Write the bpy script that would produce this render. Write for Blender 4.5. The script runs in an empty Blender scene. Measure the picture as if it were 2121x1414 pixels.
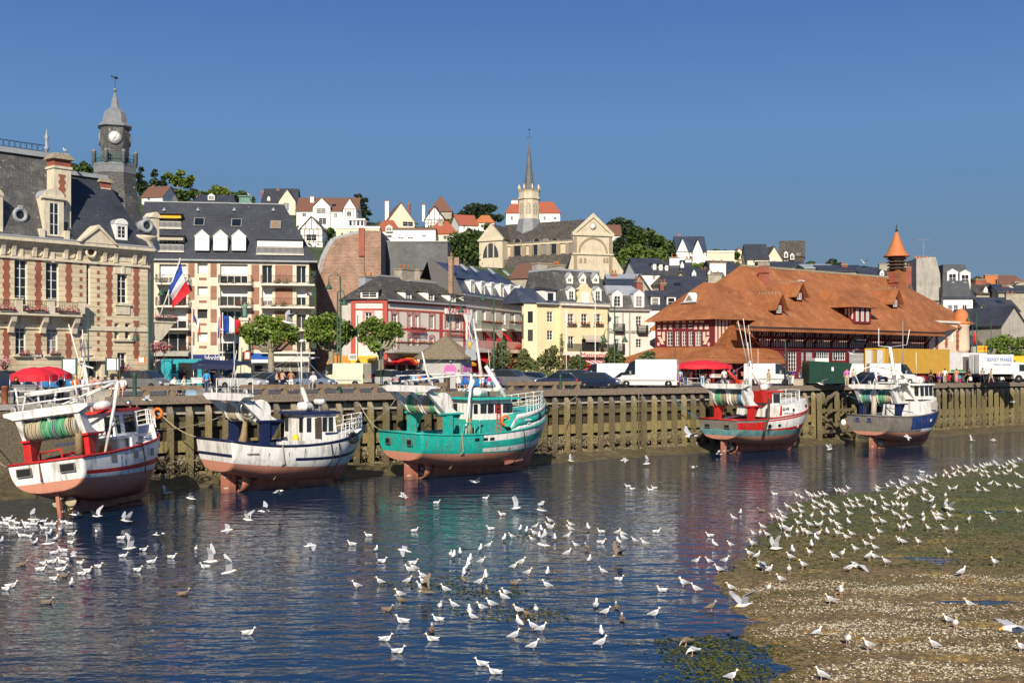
import bpy,bmesh,math,random
from math import sin,cos,pi,sqrt,atan2,tan,atan
rd=math.radians;exp_=math.exp
from mathutils import Vector as V,Matrix as MX,noise as NZ
random.seed(7)
S=bpy.context.scene
C=S.collection
# ---------------- camera, sky, sun, exposure ----------------
F,CX,HY,H=2400.0,1060.5,758.0,8.0
cd=bpy.data.cameras.new('camera');cam=bpy.data.objects.new('camera',cd);C.objects.link(cam)
cam.location=(0,0,H);cam.rotation_euler=(rd(90),0,0)
cd.sensor_width=36;cd.lens=36*F/2121;cd.shift_y=(HY-707)/2121
cd.clip_start=0.5;cd.clip_end=6000
S.camera=cam
SUN_AZ,SUN_EL=rd(186),rd(31)
W=bpy.data.worlds.new('World');S.world=W;W.use_nodes=True
wn=W.node_tree.nodes;wl=W.node_tree.links
sky=wn.new('ShaderNodeTexSky');sky.sky_type='NISHITA';sky.sun_disc=False
sky.sun_elevation=SUN_EL;sky.sun_rotation=SUN_AZ
sky.altitude=0;sky.air_density=1.0;sky.dust_density=0.25;sky.ozone_density=3.5
hs=wn.new('ShaderNodeHueSaturation');hs.inputs['Saturation'].default_value=1.12
wl.new(sky.outputs[0],hs.inputs['Color'])
wtc=wn.new('ShaderNodeTexCoord');wsx=wn.new('ShaderNodeSeparateXYZ');wl.new(wtc.outputs['Generated'],wsx.inputs[0])
wr=wn.new('ShaderNodeValToRGB');we=wr.color_ramp.elements
for p_,c_ in((.0,(.140,.215,.305)),(.10,(.127,.214,.330)),(.20,(.108,.236,.450)),(.29,(.074,.166,.415)),(1.,(.045,.10,.30))):
 e_=we[0]if p_==0 else(we[len(we)-1]if p_==1. else we.new(p_));e_.position=p_;e_.color=(c_[0],c_[1],c_[2],1)
wl.new(wsx.outputs[2],wr.inputs[0])
wm1=wn.new('ShaderNodeMixRGB');wm1.blend_type='MULTIPLY';wm1.inputs[0].default_value=1;wm1.inputs[2].default_value=(10.1,10.1,10.1,1);wl.new(wr.outputs[0],wm1.inputs[1])
wm2=wn.new('ShaderNodeMixRGB');wm2.inputs[0].default_value=.95;wl.new(hs.outputs[0],wm2.inputs[1]);wl.new(wm1.outputs[0],wm2.inputs[2])
wl.new(wm2.outputs[0],wn['Background'].inputs['Color'])
wn['Background'].inputs['Strength'].default_value=0.085
sd=bpy.data.lights.new('sun','SUN');so=bpy.data.objects.new('sun',sd);C.objects.link(so)
sd.energy=4.8;sd.angle=rd(0.5);sd.color=(1.0,0.90,0.74)
sdir=V((sin(SUN_AZ)*cos(SUN_EL),cos(SUN_AZ)*cos(SUN_EL),sin(SUN_EL)))
so.rotation_euler=sdir.to_track_quat('Z','Y').to_euler();so.location=(0,-60,80)
S.view_settings.view_transform='Standard';S.view_settings.look='None'
S.view_settings.exposure=0.38;S.view_settings.gamma=1.0
try:S.view_settings.use_curve_mapping=False
except Exception:pass
# ---------------- materials ----------------
M={}
def newmat(name):
 m=bpy.data.materials.new(name);m.use_nodes=True;M[name]=m
 return m,m.node_tree.nodes,m.node_tree.links,m.node_tree.nodes['Principled BSDF']
def nd(ns,t,**kw):
 n=ns.new(t)
 for k,v in kw.items():
  if k[0]=='i':
   key=k[1:];key=int(key)if key.isdigit()else key.replace('_',' ')
   n.inputs[key].default_value=v
  else:setattr(n,k,v)
 return n
def c4(c):return(c[0],c[1],c[2],1)
def sc(c,k):return tuple(max(0,min(1,x*k))for x in c)
def ramp(ns,stops,interp='LINEAR'):
 r=ns.new('ShaderNodeValToRGB');r.color_ramp.interpolation=interp
 e=r.color_ramp.elements
 while len(e)<len(stops):e.new(0.5)
 for q,(p,c)in zip(e,stops):q.position=p;q.color=c4(c)
 return r
def mk(name,col,rough=.65,var=.18,scale=3.0,bump=.1,metal=0,spec=.3,col2=None,dirt=0):
 m,ns,ls,b=newmat(name)
 tc=nd(ns,'ShaderNodeTexCoord');n=nd(ns,'ShaderNodeTexNoise',iScale=scale,iDetail=6.0,iRoughness=.62)
 ls.new(tc.outputs['Object'],n.inputs['Vector'])
 r=ramp(ns,[(.3,sc(col,1-var)),(.7,col2 or sc(col,1+var*.7))])
 ls.new(n.outputs['Fac'],r.inputs[0]);out=r.outputs[0]
 if dirt:
  mp=nd(ns,'ShaderNodeMapping');mp.inputs['Scale'].default_value=(2.2,2.2,.35)
  n2=nd(ns,'ShaderNodeTexNoise',iScale=1.6,iDetail=5.0)
  ls.new(tc.outputs['Object'],mp.inputs[0]);ls.new(mp.outputs[0],n2.inputs['Vector'])
  r2=ramp(ns,[(.5,(0,0,0)),(.72,(dirt,)*3)])
  ls.new(n2.outputs['Fac'],r2.inputs[0])
  mx=nd(ns,'ShaderNodeMixRGB');mx.inputs[2].default_value=(.16,.13,.09,1)
  ls.new(r2.outputs[0],mx.inputs[0]);ls.new(out,mx.inputs[1]);out=mx.outputs[0]
 ls.new(out,b.inputs['Base Color'])
 b.inputs['Roughness'].default_value=rough;b.inputs['Metallic'].default_value=metal
 b.inputs['Specular IOR Level'].default_value=spec
 if bump:
  bp=nd(ns,'ShaderNodeBump',iStrength=bump,iDistance=.05)
  ls.new(n.outputs['Fac'],bp.inputs['Height']);ls.new(bp.outputs[0],b.inputs['Normal'])
 return m
def courses(name,c1,c2,mortar,w,h,msize=.02,rough=.75,bump=.4,spots=None,spot_amt=.66,stain=None,stain_s=.35):
 """brick / slate / tile courses laid along the object's x (or y) and z"""
 m,ns,ls,b=newmat(name)
 tc=nd(ns,'ShaderNodeTexCoord');sx=nd(ns,'ShaderNodeSeparateXYZ');ls.new(tc.outputs['Object'],sx.inputs[0])
 ad=nd(ns,'ShaderNodeMath',operation='ADD');ls.new(sx.outputs[0],ad.inputs[0]);ls.new(sx.outputs[1],ad.inputs[1])
 cb=nd(ns,'ShaderNodeCombineXYZ');ls.new(ad.outputs[0],cb.inputs[0]);ls.new(sx.outputs[2],cb.inputs[1])
 br=nd(ns,'ShaderNodeTexBrick',iScale=1.0,iMortar_Size=msize,iBrick_Width=w,iRow_Height=h)
 br.inputs['Color1'].default_value=c4(c1);br.inputs['Color2'].default_value=c4(c2);br.inputs['Mortar'].default_value=c4(mortar)
 ls.new(cb.outputs[0],br.inputs['Vector'])
 n=nd(ns,'ShaderNodeTexNoise',iScale=stain_s,iDetail=7.0,iRoughness=.7);ls.new(tc.outputs['Object'],n.inputs['Vector'])
 r=ramp(ns,[(.32,(.62,.6,.58)),(.7,(1.18,1.18,1.18))])
 ls.new(n.outputs['Fac'],r.inputs[0])
 mx=nd(ns,'ShaderNodeMixRGB',blend_type='MULTIPLY');mx.inputs[0].default_value=1
 ls.new(br.outputs['Color'],mx.inputs[1]);ls.new(r.outputs[0],mx.inputs[2]);out=mx.outputs[0]
 if stain:
  r3=ramp(ns,[(.52,(0,0,0)),(.68,(.75,)*3)])
  n3=nd(ns,'ShaderNodeTexNoise',iScale=stain_s*2.3,iDetail=8.0,iRoughness=.75);ls.new(tc.outputs['Object'],n3.inputs['Vector'])
  ls.new(n3.outputs['Fac'],r3.inputs[0]);m3=nd(ns,'ShaderNodeMixRGB');m3.inputs[2].default_value=c4(stain)
  ls.new(r3.outputs[0],m3.inputs[0]);ls.new(out,m3.inputs[1]);out=m3.outputs[0]
 if spots:
  n2=nd(ns,'ShaderNodeTexNoise',iScale=2.6,iDetail=4.0);ls.new(tc.outputs['Object'],n2.inputs['Vector'])
  r2=ramp(ns,[(spot_amt,(0,0,0)),(spot_amt+.07,(.8,)*3)]);ls.new(n2.outputs['Fac'],r2.inputs[0])
  m2=nd(ns,'ShaderNodeMixRGB');m2.inputs[2].default_value=c4(spots)
  ls.new(r2.outputs[0],m2.inputs[0]);ls.new(out,m2.inputs[1]);out=m2.outputs[0]
 ls.new(out,b.inputs['Base Color']);b.inputs['Roughness'].default_value=rough
 b.inputs['Specular IOR Level'].default_value=.3
 bp=nd(ns,'ShaderNodeBump',iStrength=bump,iDistance=.03)
 ls.new(br.outputs['Fac'],bp.inputs['Height']);bp.invert=True;ls.new(bp.outputs[0],b.inputs['Normal'])
 return m
def leafmat(name,cols,rough=.6):
 m,ns,ls,b=newmat(name)
 g=nd(ns,'ShaderNodeNewGeometry');r=ramp(ns,[(i/(len(cols)-1),c)for i,c in enumerate(cols)])
 ls.new(g.outputs['Random Per Island'],r.inputs[0]);ls.new(r.outputs[0],b.inputs['Base Color'])
 b.inputs['Roughness'].default_value=rough;b.inputs['Specular IOR Level'].default_value=.25
 return m
 # ---------------- mesh builder ----------------
class MB:
 def __init__(s,mat=None):s.v=[];s.f=[];s.mi=[];s.sm=[];s.ms=[];s.c=0;s.X=None;s.use(mat)if mat else None
 def use(s,mat):
  if mat not in s.ms:s.ms.append(mat)
  s.c=s.ms.index(mat);return s
 def add(s,vs,fs,mat=None,smooth=False):
  if mat:s.use(mat)
  n=len(s.v)
  s.v+=[tuple(s.X@V(v))for v in vs]if s.X else[tuple(v)for v in vs]
  for f in fs:s.f.append(tuple(n+i for i in f));s.mi.append(s.c);s.sm.append(smooth)
  return s
 def box(s,x0,x1,y0,y1,z0,z1,mat=None):
  return s.add([(x0,y0,z0),(x1,y0,z0),(x1,y1,z0),(x0,y1,z0),(x0,y0,z1),(x1,y0,z1),(x1,y1,z1),(x0,y1,z1)],[(0,3,2,1),(4,5,6,7),(0,1,5,4),(1,2,6,5),(2,3,7,6),(3,0,4,7)],mat)
 def fz(s,a,z0,b,z1,mat=None):
  return s.add([(a[0],a[2],z0),(a[1],a[2],z0),(a[1],a[3],z0),(a[0],a[3],z0),(b[0],b[2],z1),(b[1],b[2],z1),(b[1],b[3],z1),(b[0],b[3],z1)],[(0,3,2,1),(4,5,6,7),(0,1,5,4),(1,2,6,5),(2,3,7,6),(3,0,4,7)],mat)
 def pz(s,pts,d,mat=None):
  """3-D polygon swept by vector d"""
  n=len(pts);d=V(d);a=[V(p)for p in pts];vs=a+[p+d for p in a]
  return s.add(vs,[tuple(range(n))[::-1],tuple(range(n,2*n))]+[(i,(i+1)%n,n+(i+1)%n,n+i)for i in range(n)],mat)
 def poly(s,pts,mat=None):return s.add(pts,[tuple(range(len(pts)))],mat)
 def tb(s,pts,r,n=6,mat=None,cap=True):
  pts=[V(p)for p in pts];vs=[];k=len(pts)
  for i,p in enumerate(pts):
   d=(pts[min(i+1,k-1)]-pts[max(i-1,0)]).normalized()
   a=d.orthogonal().normalized()if i==0 else(a-d*a.dot(d)).normalized()
   b=d.cross(a);rr=r[i]if isinstance(r,(list,tuple))else r
   vs+=[p+(a*cos(2*pi*j/n)+b*sin(2*pi*j/n))*rr for j in range(n)]
  fs=[(i*n+j,i*n+(j+1)%n,(i+1)*n+(j+1)%n,(i+1)*n+j)for i in range(k-1)for j in range(n)]
  if cap:fs+=[tuple(range(n))[::-1],tuple(range((k-1)*n,k*n))]
  return s.add(vs,fs,mat,n>5)
 def lt(s,prof,n=16,cx=0,cy=0,mat=None,smooth=True,ph=0,sy=1):
  vs=[(cx+r*cos(2*pi*j/n+ph),cy+sy*r*sin(2*pi*j/n+ph),z)for r,z in prof for j in range(n)]
  fs=[(i*n+j,i*n+(j+1)%n,(i+1)*n+(j+1)%n,(i+1)*n+j)for i in range(len(prof)-1)for j in range(n)]
  fs+=[tuple(range(n))[::-1],tuple(range((len(prof)-1)*n,len(prof)*n))]
  return s.add(vs,fs,mat,smooth)
 def loft8(s,prof,cx,cy,a,k=.54,mat=None):
  vs=[]
  for r,z in prof:
   for x,y in((1,-k),(1,k),(k,1),(-k,1),(-1,k),(-1,-k),(-k,-1),(k,-1)):vs.append((cx+r*(x*cos(a)-y*sin(a)),cy+r*(x*sin(a)+y*cos(a)),z))
  return s.add(vs,[(i*8+j,i*8+(j+1)%8,i*8+8+(j+1)%8,i*8+8+j)for i in range(len(prof)-1)for j in range(8)]+[tuple(range(8))[::-1],tuple(range(len(prof)*8-8,len(prof)*8))],mat)
 def ball(s,c,r,n=8,mat=None):
  c=V(c);r=V(r)if not isinstance(r,(int,float))else V((r,r,r));vs=[c+V((0,0,-r.z))];k=n//2
  for i in range(1,k):
   a=-pi/2+pi*i/k
   vs+=[c+V((r.x*cos(a)*cos(2*pi*j/n),r.y*cos(a)*sin(2*pi*j/n),r.z*sin(a)))for j in range(n)]
  vs.append(c+V((0,0,r.z)));e=len(vs)-1
  fs=[(0,1+(j+1)%n,1+j)for j in range(n)]
  fs+=[(1+i*n+j,1+i*n+(j+1)%n,1+(i+1)*n+(j+1)%n,1+(i+1)*n+j)for i in range(k-2)for j in range(n)]
  fs+=[(e,1+(k-2)*n+j,1+(k-2)*n+(j+1)%n)for j in range(n)]
  return s.add(vs,fs,mat,True)
 def mesh(s,name):
  me=bpy.data.meshes.new(name);me.from_pydata(s.v,[],s.f)
  for m in s.ms:me.materials.append(M[m])
  me.polygons.foreach_set('material_index',s.mi);me.polygons.foreach_set('use_smooth',s.sm)
  me.update();return me
 def bd(s,name,parent=None,loc=None,rz=None):
  o=bpy.data.objects.new(name,s.mesh(name));C.objects.link(o)
  if parent:o.parent=parent
  if loc is not None:o.location=loc
  if rz is not None:o.rotation_euler=(0,0,rz)
  return o
def tag(o,label=None,cat=None,group=None,kind=None):
 for k,v in(('label',label),('category',cat),('group',group),('kind',kind)):
  if v:o[k]=v
 return o
def empty(name,loc=(0,0,0),rz=0,label=None,cat=None,group=None):
 o=bpy.data.objects.new(name,None);C.objects.link(o);o.location=loc;o.rotation_euler=(0,0,rz);o.empty_display_size=.3
 return tag(o,label,cat,group)
def link(name,me,parent=None,loc=None,rz=None):
 o=bpy.data.objects.new(name,me);C.objects.link(o)
 if parent:o.parent=parent
 if loc is not None:o.location=loc
 if rz is not None:o.rotation_euler=(0,0,rz)
 return o
def copy_tree(o,parent=None):
 c=o.copy();C.objects.link(c)
 if parent:c.parent=parent
 for ch in o.children:copy_tree(ch,c)
 return c
def text(s,size,parent,loc,mat,rot=(pi/2,0,0),w=None,name='lettering',ext=.012,align='CENTER'):
 cu=bpy.data.curves.new('t','FONT');cu.body=s;cu.size=size;cu.extrude=ext;cu.align_x=align;cu.align_y='CENTER';cu.resolution_u=2
 t=bpy.data.objects.new('t',cu);C.objects.link(t);bpy.context.view_layer.update()
 me=bpy.data.meshes.new_from_object(t.evaluated_get(bpy.context.evaluated_depsgraph_get()))
 bpy.data.objects.remove(t);bpy.data.curves.remove(cu)
 xs=[v.co.x for v in me.vertices];k=w/(max(xs)-min(xs))if w else 1
 for v in me.vertices:v.co.x*=k
 me.materials.clear();me.materials.append(M[mat])
 o=link(name,me,parent,loc);o.rotation_euler=rot;return o
 # ---------------- photo geometry ----------------
def pt(px,py,Z):return V(((px-CX)/F*Z,Z,H-(py-HY)*Z/F))
def gnd(px,py,z=0.):return pt(px,py,(H-z)*F/(py-HY))
QZ=6.0
D=V((.784,.621,0)).normalized();N=V((-D.y,D.x,0));QANG=atan2(D.y,D.x)
def quv(u,v,z=QZ):return V((0,96,0))+D*u+N*v+V((0,0,z))
def qu(px,v=0.):
 k=(px-CX)/F;Z=(96+v*N.y+D.y*(-v*N.x)/D.x)/(1-k*D.y/D.x)
 return(k*Z-v*N.x)/D.x
def q(px,v=0.,z=QZ):return quv(qu(px,v),v,z)
class Fr:
 """a facade or boat frame: origin, x to the right along it, y away from the camera, z up from z0"""
 def __init__(s,A,ang,w=0,ze=0,z0=QZ):s.A=V((A[0],A[1]));s.ang=ang;s.d=V((cos(ang),sin(ang)));s.n=V((-s.d.y,s.d.x));s.w=w;s.ze=ze;s.z0=z0
 def at(s,px,py,y=0.):
  k=(px-CX)/F;o=s.A+s.n*y;x=(k*o.y-o.x)/(s.d.x-k*s.d.y);Z=o.y+x*s.d.y
  return x,H-(py-HY)*Z/F-s.z0
 def x(s,px,y=0.):return s.at(px,0,y)[0]
 def m(s,px,y=0.):x=s.x(px,y);return(s.A.y+s.n.y*y+x*s.d.y)/F
 def z(s,px,py,y=0.):return s.at(px,py,y)[1]
 def rect(s,r,y=0.):
  x0=s.x(r[0],y);x1=s.x(r[2],y);m=(r[0]+r[2])/2
  return x0,x1,s.z(m,r[3],y),s.z(m,r[1],y)
 def root(s,name,label,cat,group=None):return empty(name,(s.A.x,s.A.y,s.z0),s.ang,label,cat,group)
def eave(xL,yL,xR,yR,ZL,z0=QZ):
 A=pt(xL,yL,ZL);B=pt(xR,yR,ZL*(HY-yL)/(HY-yR));d=B-A
 return Fr(A,atan2(d.y,d.x),sqrt(d.x**2+d.y**2),A.z-z0,z0)
 # ---------------- surfaces ----------------
for n_,c_,k_ in[('white',(.8,.78,.73),dict(var=.06,rough=.5)),('boat_white',(.78,.77,.73),dict(var=.10,rough=.42,dirt=.7,spec=.5)),('shed_white',(.74,.73,.7),dict(var=.06,dirt=.25)),('cream',(.68,.60,.46),dict(var=.10,scale=1.2,dirt=.3)),('stone_cream',(.66,.585,.44),dict(var=.12,scale=2.5,dirt=.35)),('pale_render',(.70,.66,.58),dict(var=.07,scale=.8,dirt=.25)),('yellow_render',(.78,.66,.40),dict(var=.06,scale=.8,dirt=.2)),('peach',(.74,.60,.45),dict(var=.08)),('grey_render',(.36,.34,.30),dict(var=.18,scale=1.0,dirt=.5)),('dark_render',(.12,.115,.11),dict(var=.2)),('old_stone',(.36,.32,.25),dict(var=.3,scale=2.0,bump=.4)),('church_stone',(.58,.50,.37),dict(var=.14,scale=.7,dirt=.35)),('church_brown',(.30,.235,.16),dict(var=.2)),('zinc',(.32,.34,.36),dict(var=.15,rough=.5,scale=1.2)),('lead',(.20,.21,.22),dict(var=.25,rough=.55,scale=2)),('red_trim',(.42,.075,.06),dict(var=.15)),('pink_trim',(.50,.27,.24),dict(var=.15)),('maroon',(.17,.022,.03),dict(var=.2)),('dark_maroon',(.10,.016,.02),dict(var=.2)),('infill',(.72,.56,.44),dict(var=.06)),('timber_dark',(.07,.05,.04),dict(var=.3)),('iron',(.022,.024,.026),dict(var=.2,rough=.5)),('green_iron',(.035,.085,.055),dict(var=.15,rough=.45)),('teal_iron',(.05,.16,.15),dict(var=.15)),('blue_paint',(.12,.26,.42),dict(var=.1)),('awning_yellow',(.80,.46,.03),dict(var=.08)),('awning_orange',(.72,.27,.03),dict(var=.08)),('awning_red',(.55,.015,.02),dict(var=.1)),('parasol_red',(.62,.02,.035),dict(var=.1)),('awning_blue',(.02,.10,.36),dict(var=.1)),('shop_blue',(.012,.03,.16),dict(var=.1)),('shop_purple',(.05,.02,.04),dict(var=.1)),('navy',(.012,.018,.05),dict(var=.12,rough=.5)),('boat_navy',(.012,.02,.07),dict(var=.1,rough=.4)),('boat_red',(.50,.02,.018),dict(var=.22,rough=.42,dirt=.3)),('boat_teal',(.015,.40,.33),dict(var=.25,rough=.45,dirt=.75)),('boat_blue',(.015,.045,.17),dict(var=.25,rough=.4,dirt=.4)),('teal_fade',(.07,.26,.29),dict(var=.35,scale=1.5,col2=(.20,.34,.32))),('boat_grey',(.20,.185,.16),dict(var=.28,scale=1.6,dirt=.7,rough=.6)),('rust',(.22,.075,.03),dict(var=.4)),('rope_beige',(.42,.35,.23),dict(var=.25,scale=8)),('rope_green',(.06,.30,.16),dict(var=.35,scale=8)),('rope_blue',(.04,.17,.30),dict(var=.3,scale=8)),('net_brown',(.28,.2,.1),dict(var=.4,scale=9,bump=.5)),('rubber',(.012,.012,.013),dict(var=.2,rough=.8)),('steel',(.42,.42,.42),dict(var=.1,rough=.35,metal=.9)),('grey_metal',(.25,.25,.25),dict(var=.1,rough=.45)),('orange',(.70,.16,.02),dict(var=.1)),('red',(.55,.02,.02),dict(var=.1)),('yellow',(.75,.55,.03),dict(var=.1)),('green',(.04,.28,.06),dict(var=.15)),('blue',(.02,.10,.42),dict(var=.1)),('pink',(.60,.16,.42),dict(var=.12)),('magenta',(.55,.04,.22),dict(var=.1)),('black',(.012,.012,.013),dict(var=.1)),('grey',(.3,.3,.29),dict(var=.1)),('skin',(.55,.31,.21),dict(var=.08,bump=0)),('skin_tan',(.42,.21,.12),dict(var=.08,bump=0)),('denim',(.06,.09,.16),dict(var=.2)),('khaki',(.48,.40,.27),dict(var=.1)),('lilac',(.52,.42,.56),dict(var=.1)),('purple',(.14,.04,.30),dict(var=.1)),('salmon',(.62,.25,.17),dict(var=.12)),('light_blue',(.35,.52,.68),dict(var=.1)),('sky_blue',(.02,.30,.62),dict(var=.1)),('hair_brown',(.07,.035,.018),dict(var=.3)),('hair_black',(.012,.010,.009),dict(var=.2)),('hair_blond',(.42,.28,.12),dict(var=.2)),('hair_grey',(.4,.38,.36),dict(var=.15)),('gull_white',(.82,.80,.76),dict(var=.05,bump=0)),('gull_grey',(.42,.43,.45),dict(var=.1,bump=0)),('gull_brown',(.22,.165,.11),dict(var=.5,scale=30,bump=0)),('beak',(.70,.42,.05),dict(var=.1,bump=0)),('gull_leg',(.55,.33,.25),dict(var=.1,bump=0)),('bark',(.20,.165,.12),dict(var=.35,scale=4,bump=.4)),('pale_bark',(.26,.235,.17),dict(var=.35,scale=3,bump=.3)),('bronze',(.13,.25,.2),dict(var=.3)),('plaster_grey',(.44,.43,.41),dict(var=.08)),('thatch',(.20,.155,.095),dict(var=.3,scale=5,bump=.8,col2=(.28,.22,.14))),('mussels',(.15,.12,.075),dict(var=.9,scale=9,bump=1.0,col2=(.34,.29,.17))),('concrete',(.42,.39,.32),dict(var=.25,scale=1.5,dirt=.6)),('plank',(.24,.17,.11),dict(var=.3,scale=4)),('kerb',(.33,.31,.28),dict(var=.2)),('shell',(.62,.56,.44),dict(var=.2,scale=40,bump=0)),('quay_soil',(.10,.09,.07),dict(var=.3)),('tarpaulin',(.014,.02,.06),dict(var=.2)),('flower_red',(.55,.05,.05),dict(var=.3)),('cardboard',(.55,.47,.36),dict(var=.08)),('canvas',(.45,.40,.32),dict(var=.1)),('brown_roof_tile',(.17,.085,.055),dict(var=.25,scale=6,bump=.4)),('red_roof_tile',(.36,.105,.055),dict(var=.25,scale=6,bump=.4)),('orange_tile',(.50,.17,.06),dict(var=.2,scale=6,bump=.3)),('lichen_cap',(.30,.26,.18),dict(var=.4,scale=5)),('flag_blue',(.02,.06,.32),dict(var=.06)),('flag_red',(.62,.02,.03),dict(var=.06)),('flag_white',(.8,.8,.8),dict(var=.04)),('shutter',(.72,.72,.70),dict(var=.04)),]:mk(n_,c_,**k_)
courses('brick',(.34,.105,.055),(.26,.075,.04),(.42,.33,.25),.24,.08,.012,spots=None)
courses('brick_mottled',(.36,.18,.11),(.22,.12,.085),(.42,.33,.26),.5,.2,.03,stain=(.42,.29,.20),stain_s=.5)
courses('brick_red',(.36,.08,.045),(.30,.06,.04),(.36,.2,.14),.22,.075,.01)
courses('slate',(.048,.055,.072),(.065,.07,.085),(.03,.034,.044),.34,.22,.02,rough=.5,spots=(.42,.40,.36),spot_amt=.72)
courses('slate_lichen',(.095,.095,.097),(.135,.132,.122),(.055,.055,.06),.30,.18,.02,rough=.6,spots=(.45,.43,.38),spot_amt=.66,stain=(.24,.235,.21),stain_s=.3)
courses('slate_old',(.075,.07,.064),(.105,.096,.08),(.045,.042,.038),.30,.20,.02,rough=.65,spots=(.30,.26,.16),spot_amt=.62,stain=(.12,.105,.075),stain_s=.5)
courses('slate_hung',(.12,.125,.13),(.15,.155,.16),(.085,.09,.095),.30,.18,.012,rough=.55,stain=(.17,.18,.18),stain_s=.2)
courses('slate_blue',(.05,.066,.105),(.068,.083,.122),(.032,.04,.06),.32,.2,.02,rough=.38,spots=(.4,.4,.4),spot_amt=.74)
courses('market_tile',(.47,.18,.064),(.39,.145,.05),(.26,.09,.035),.22,.16,.03,rough=.7,spots=(.56,.40,.22),spot_amt=.68,stain=(.46,.21,.075),stain_s=.3)
courses('ashlar',(.72,.61,.42),(.68,.57,.39),(.48,.40,.29),40.,.42,.022,bump=.8)
def glass(name,cols,rough=.06):
 m,ns,ls,b=newmat(name);oi=nd(ns,'ShaderNodeObjectInfo');r=ramp(ns,cols,'CONSTANT')
 ls.new(oi.outputs['Random'],r.inputs[0]);ls.new(r.outputs[0],b.inputs['Base Color'])
 b.inputs['Roughness'].default_value=rough;b.inputs['Specular IOR Level'].default_value=.6
glass('pane',[(0,(.018,.022,.026)),(.55,(.05,.05,.05)),(.78,(.22,.21,.19))])
glass('car_glass',[(0,(.010,.014,.018)),(.6,(.02,.025,.03))],.04)
def hullpaint(name,a,b_,c_):
 m,ns,ls,b=newmat(name);tc=nd(ns,'ShaderNodeTexCoord')
 mp=nd(ns,'ShaderNodeMapping');mp.inputs['Scale'].default_value=(1.4,1.4,.6);ls.new(tc.outputs['Object'],mp.inputs[0])
 n=nd(ns,'ShaderNodeTexNoise',iScale=1.3,iDetail=8.0,iRoughness=.7);ls.new(mp.outputs[0],n.inputs['Vector'])
 sx=nd(ns,'ShaderNodeSeparateXYZ');ls.new(tc.outputs['Object'],sx.inputs[0])
 ma=nd(ns,'ShaderNodeMath',operation='MULTIPLY_ADD');ls.new(sx.outputs[2],ma.inputs[0]);ma.inputs[1].default_value=.32;ma.inputs[2].default_value=-.05
 mb_=nd(ns,'ShaderNodeMath',operation='MULTIPLY_ADD');ls.new(n.outputs['Fac'],mb_.inputs[0]);mb_.inputs[1].default_value=.9;ls.new(ma.outputs[0],mb_.inputs[2])
 r=ramp(ns,[(.38,c_),(.62,b_),(.95,a)]);ls.new(mb_.outputs[0],r.inputs[0]);ls.new(r.outputs[0],b.inputs['Base Color'])
 b.inputs['Roughness'].default_value=.6
 bp=nd(ns,'ShaderNodeBump',iStrength=.25,iDistance=.03);ls.new(n.outputs['Fac'],bp.inputs['Height']);ls.new(bp.outputs[0],b.inputs['Normal'])
hullpaint('antifoul',(.54,.24,.16),(.42,.155,.10),(.20,.085,.06))
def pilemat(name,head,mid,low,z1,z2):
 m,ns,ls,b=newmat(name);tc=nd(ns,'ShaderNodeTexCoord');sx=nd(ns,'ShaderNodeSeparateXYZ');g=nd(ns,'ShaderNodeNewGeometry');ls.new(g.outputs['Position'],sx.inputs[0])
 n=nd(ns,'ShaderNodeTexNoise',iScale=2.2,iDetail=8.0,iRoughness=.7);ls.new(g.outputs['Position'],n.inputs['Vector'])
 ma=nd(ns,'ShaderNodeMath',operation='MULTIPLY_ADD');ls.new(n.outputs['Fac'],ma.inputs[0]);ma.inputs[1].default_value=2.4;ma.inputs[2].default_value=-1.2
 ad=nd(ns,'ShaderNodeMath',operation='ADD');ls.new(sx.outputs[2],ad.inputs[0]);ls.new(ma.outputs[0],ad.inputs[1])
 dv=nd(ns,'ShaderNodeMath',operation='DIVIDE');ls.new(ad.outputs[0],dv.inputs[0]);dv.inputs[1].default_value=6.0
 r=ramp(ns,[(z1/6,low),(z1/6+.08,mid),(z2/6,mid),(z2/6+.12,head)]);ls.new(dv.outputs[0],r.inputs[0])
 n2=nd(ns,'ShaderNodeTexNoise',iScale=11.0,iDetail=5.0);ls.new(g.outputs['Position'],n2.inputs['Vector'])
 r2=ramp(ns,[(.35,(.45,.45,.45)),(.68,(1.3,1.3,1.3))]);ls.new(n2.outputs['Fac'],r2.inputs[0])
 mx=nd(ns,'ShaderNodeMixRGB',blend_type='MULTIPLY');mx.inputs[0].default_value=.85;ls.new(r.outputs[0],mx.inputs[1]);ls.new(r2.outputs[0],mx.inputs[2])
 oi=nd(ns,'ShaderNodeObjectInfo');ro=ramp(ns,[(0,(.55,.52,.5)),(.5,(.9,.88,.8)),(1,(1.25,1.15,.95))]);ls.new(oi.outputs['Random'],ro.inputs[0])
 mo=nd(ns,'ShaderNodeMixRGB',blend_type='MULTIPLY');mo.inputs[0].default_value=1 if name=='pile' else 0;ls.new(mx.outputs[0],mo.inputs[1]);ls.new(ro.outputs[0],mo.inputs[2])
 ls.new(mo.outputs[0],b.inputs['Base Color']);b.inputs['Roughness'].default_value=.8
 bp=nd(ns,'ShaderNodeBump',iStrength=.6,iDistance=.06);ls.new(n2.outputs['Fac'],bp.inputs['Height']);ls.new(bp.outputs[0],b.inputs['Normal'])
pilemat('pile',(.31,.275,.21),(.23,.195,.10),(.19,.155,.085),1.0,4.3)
pilemat('pile_old',(.24,.19,.14),(.14,.125,.06),(.13,.11,.06),1.2,4.6)
pilemat('back_boards',(.12,.10,.08),(.06,.052,.028),(.032,.027,.02),.8,4.5)  # board colour darkened to stand for shade in the gaps between piles
pilemat('quay_masonry',(.30,.26,.20),(.14,.115,.07),(.09,.075,.04),1.0,5.0)
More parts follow.
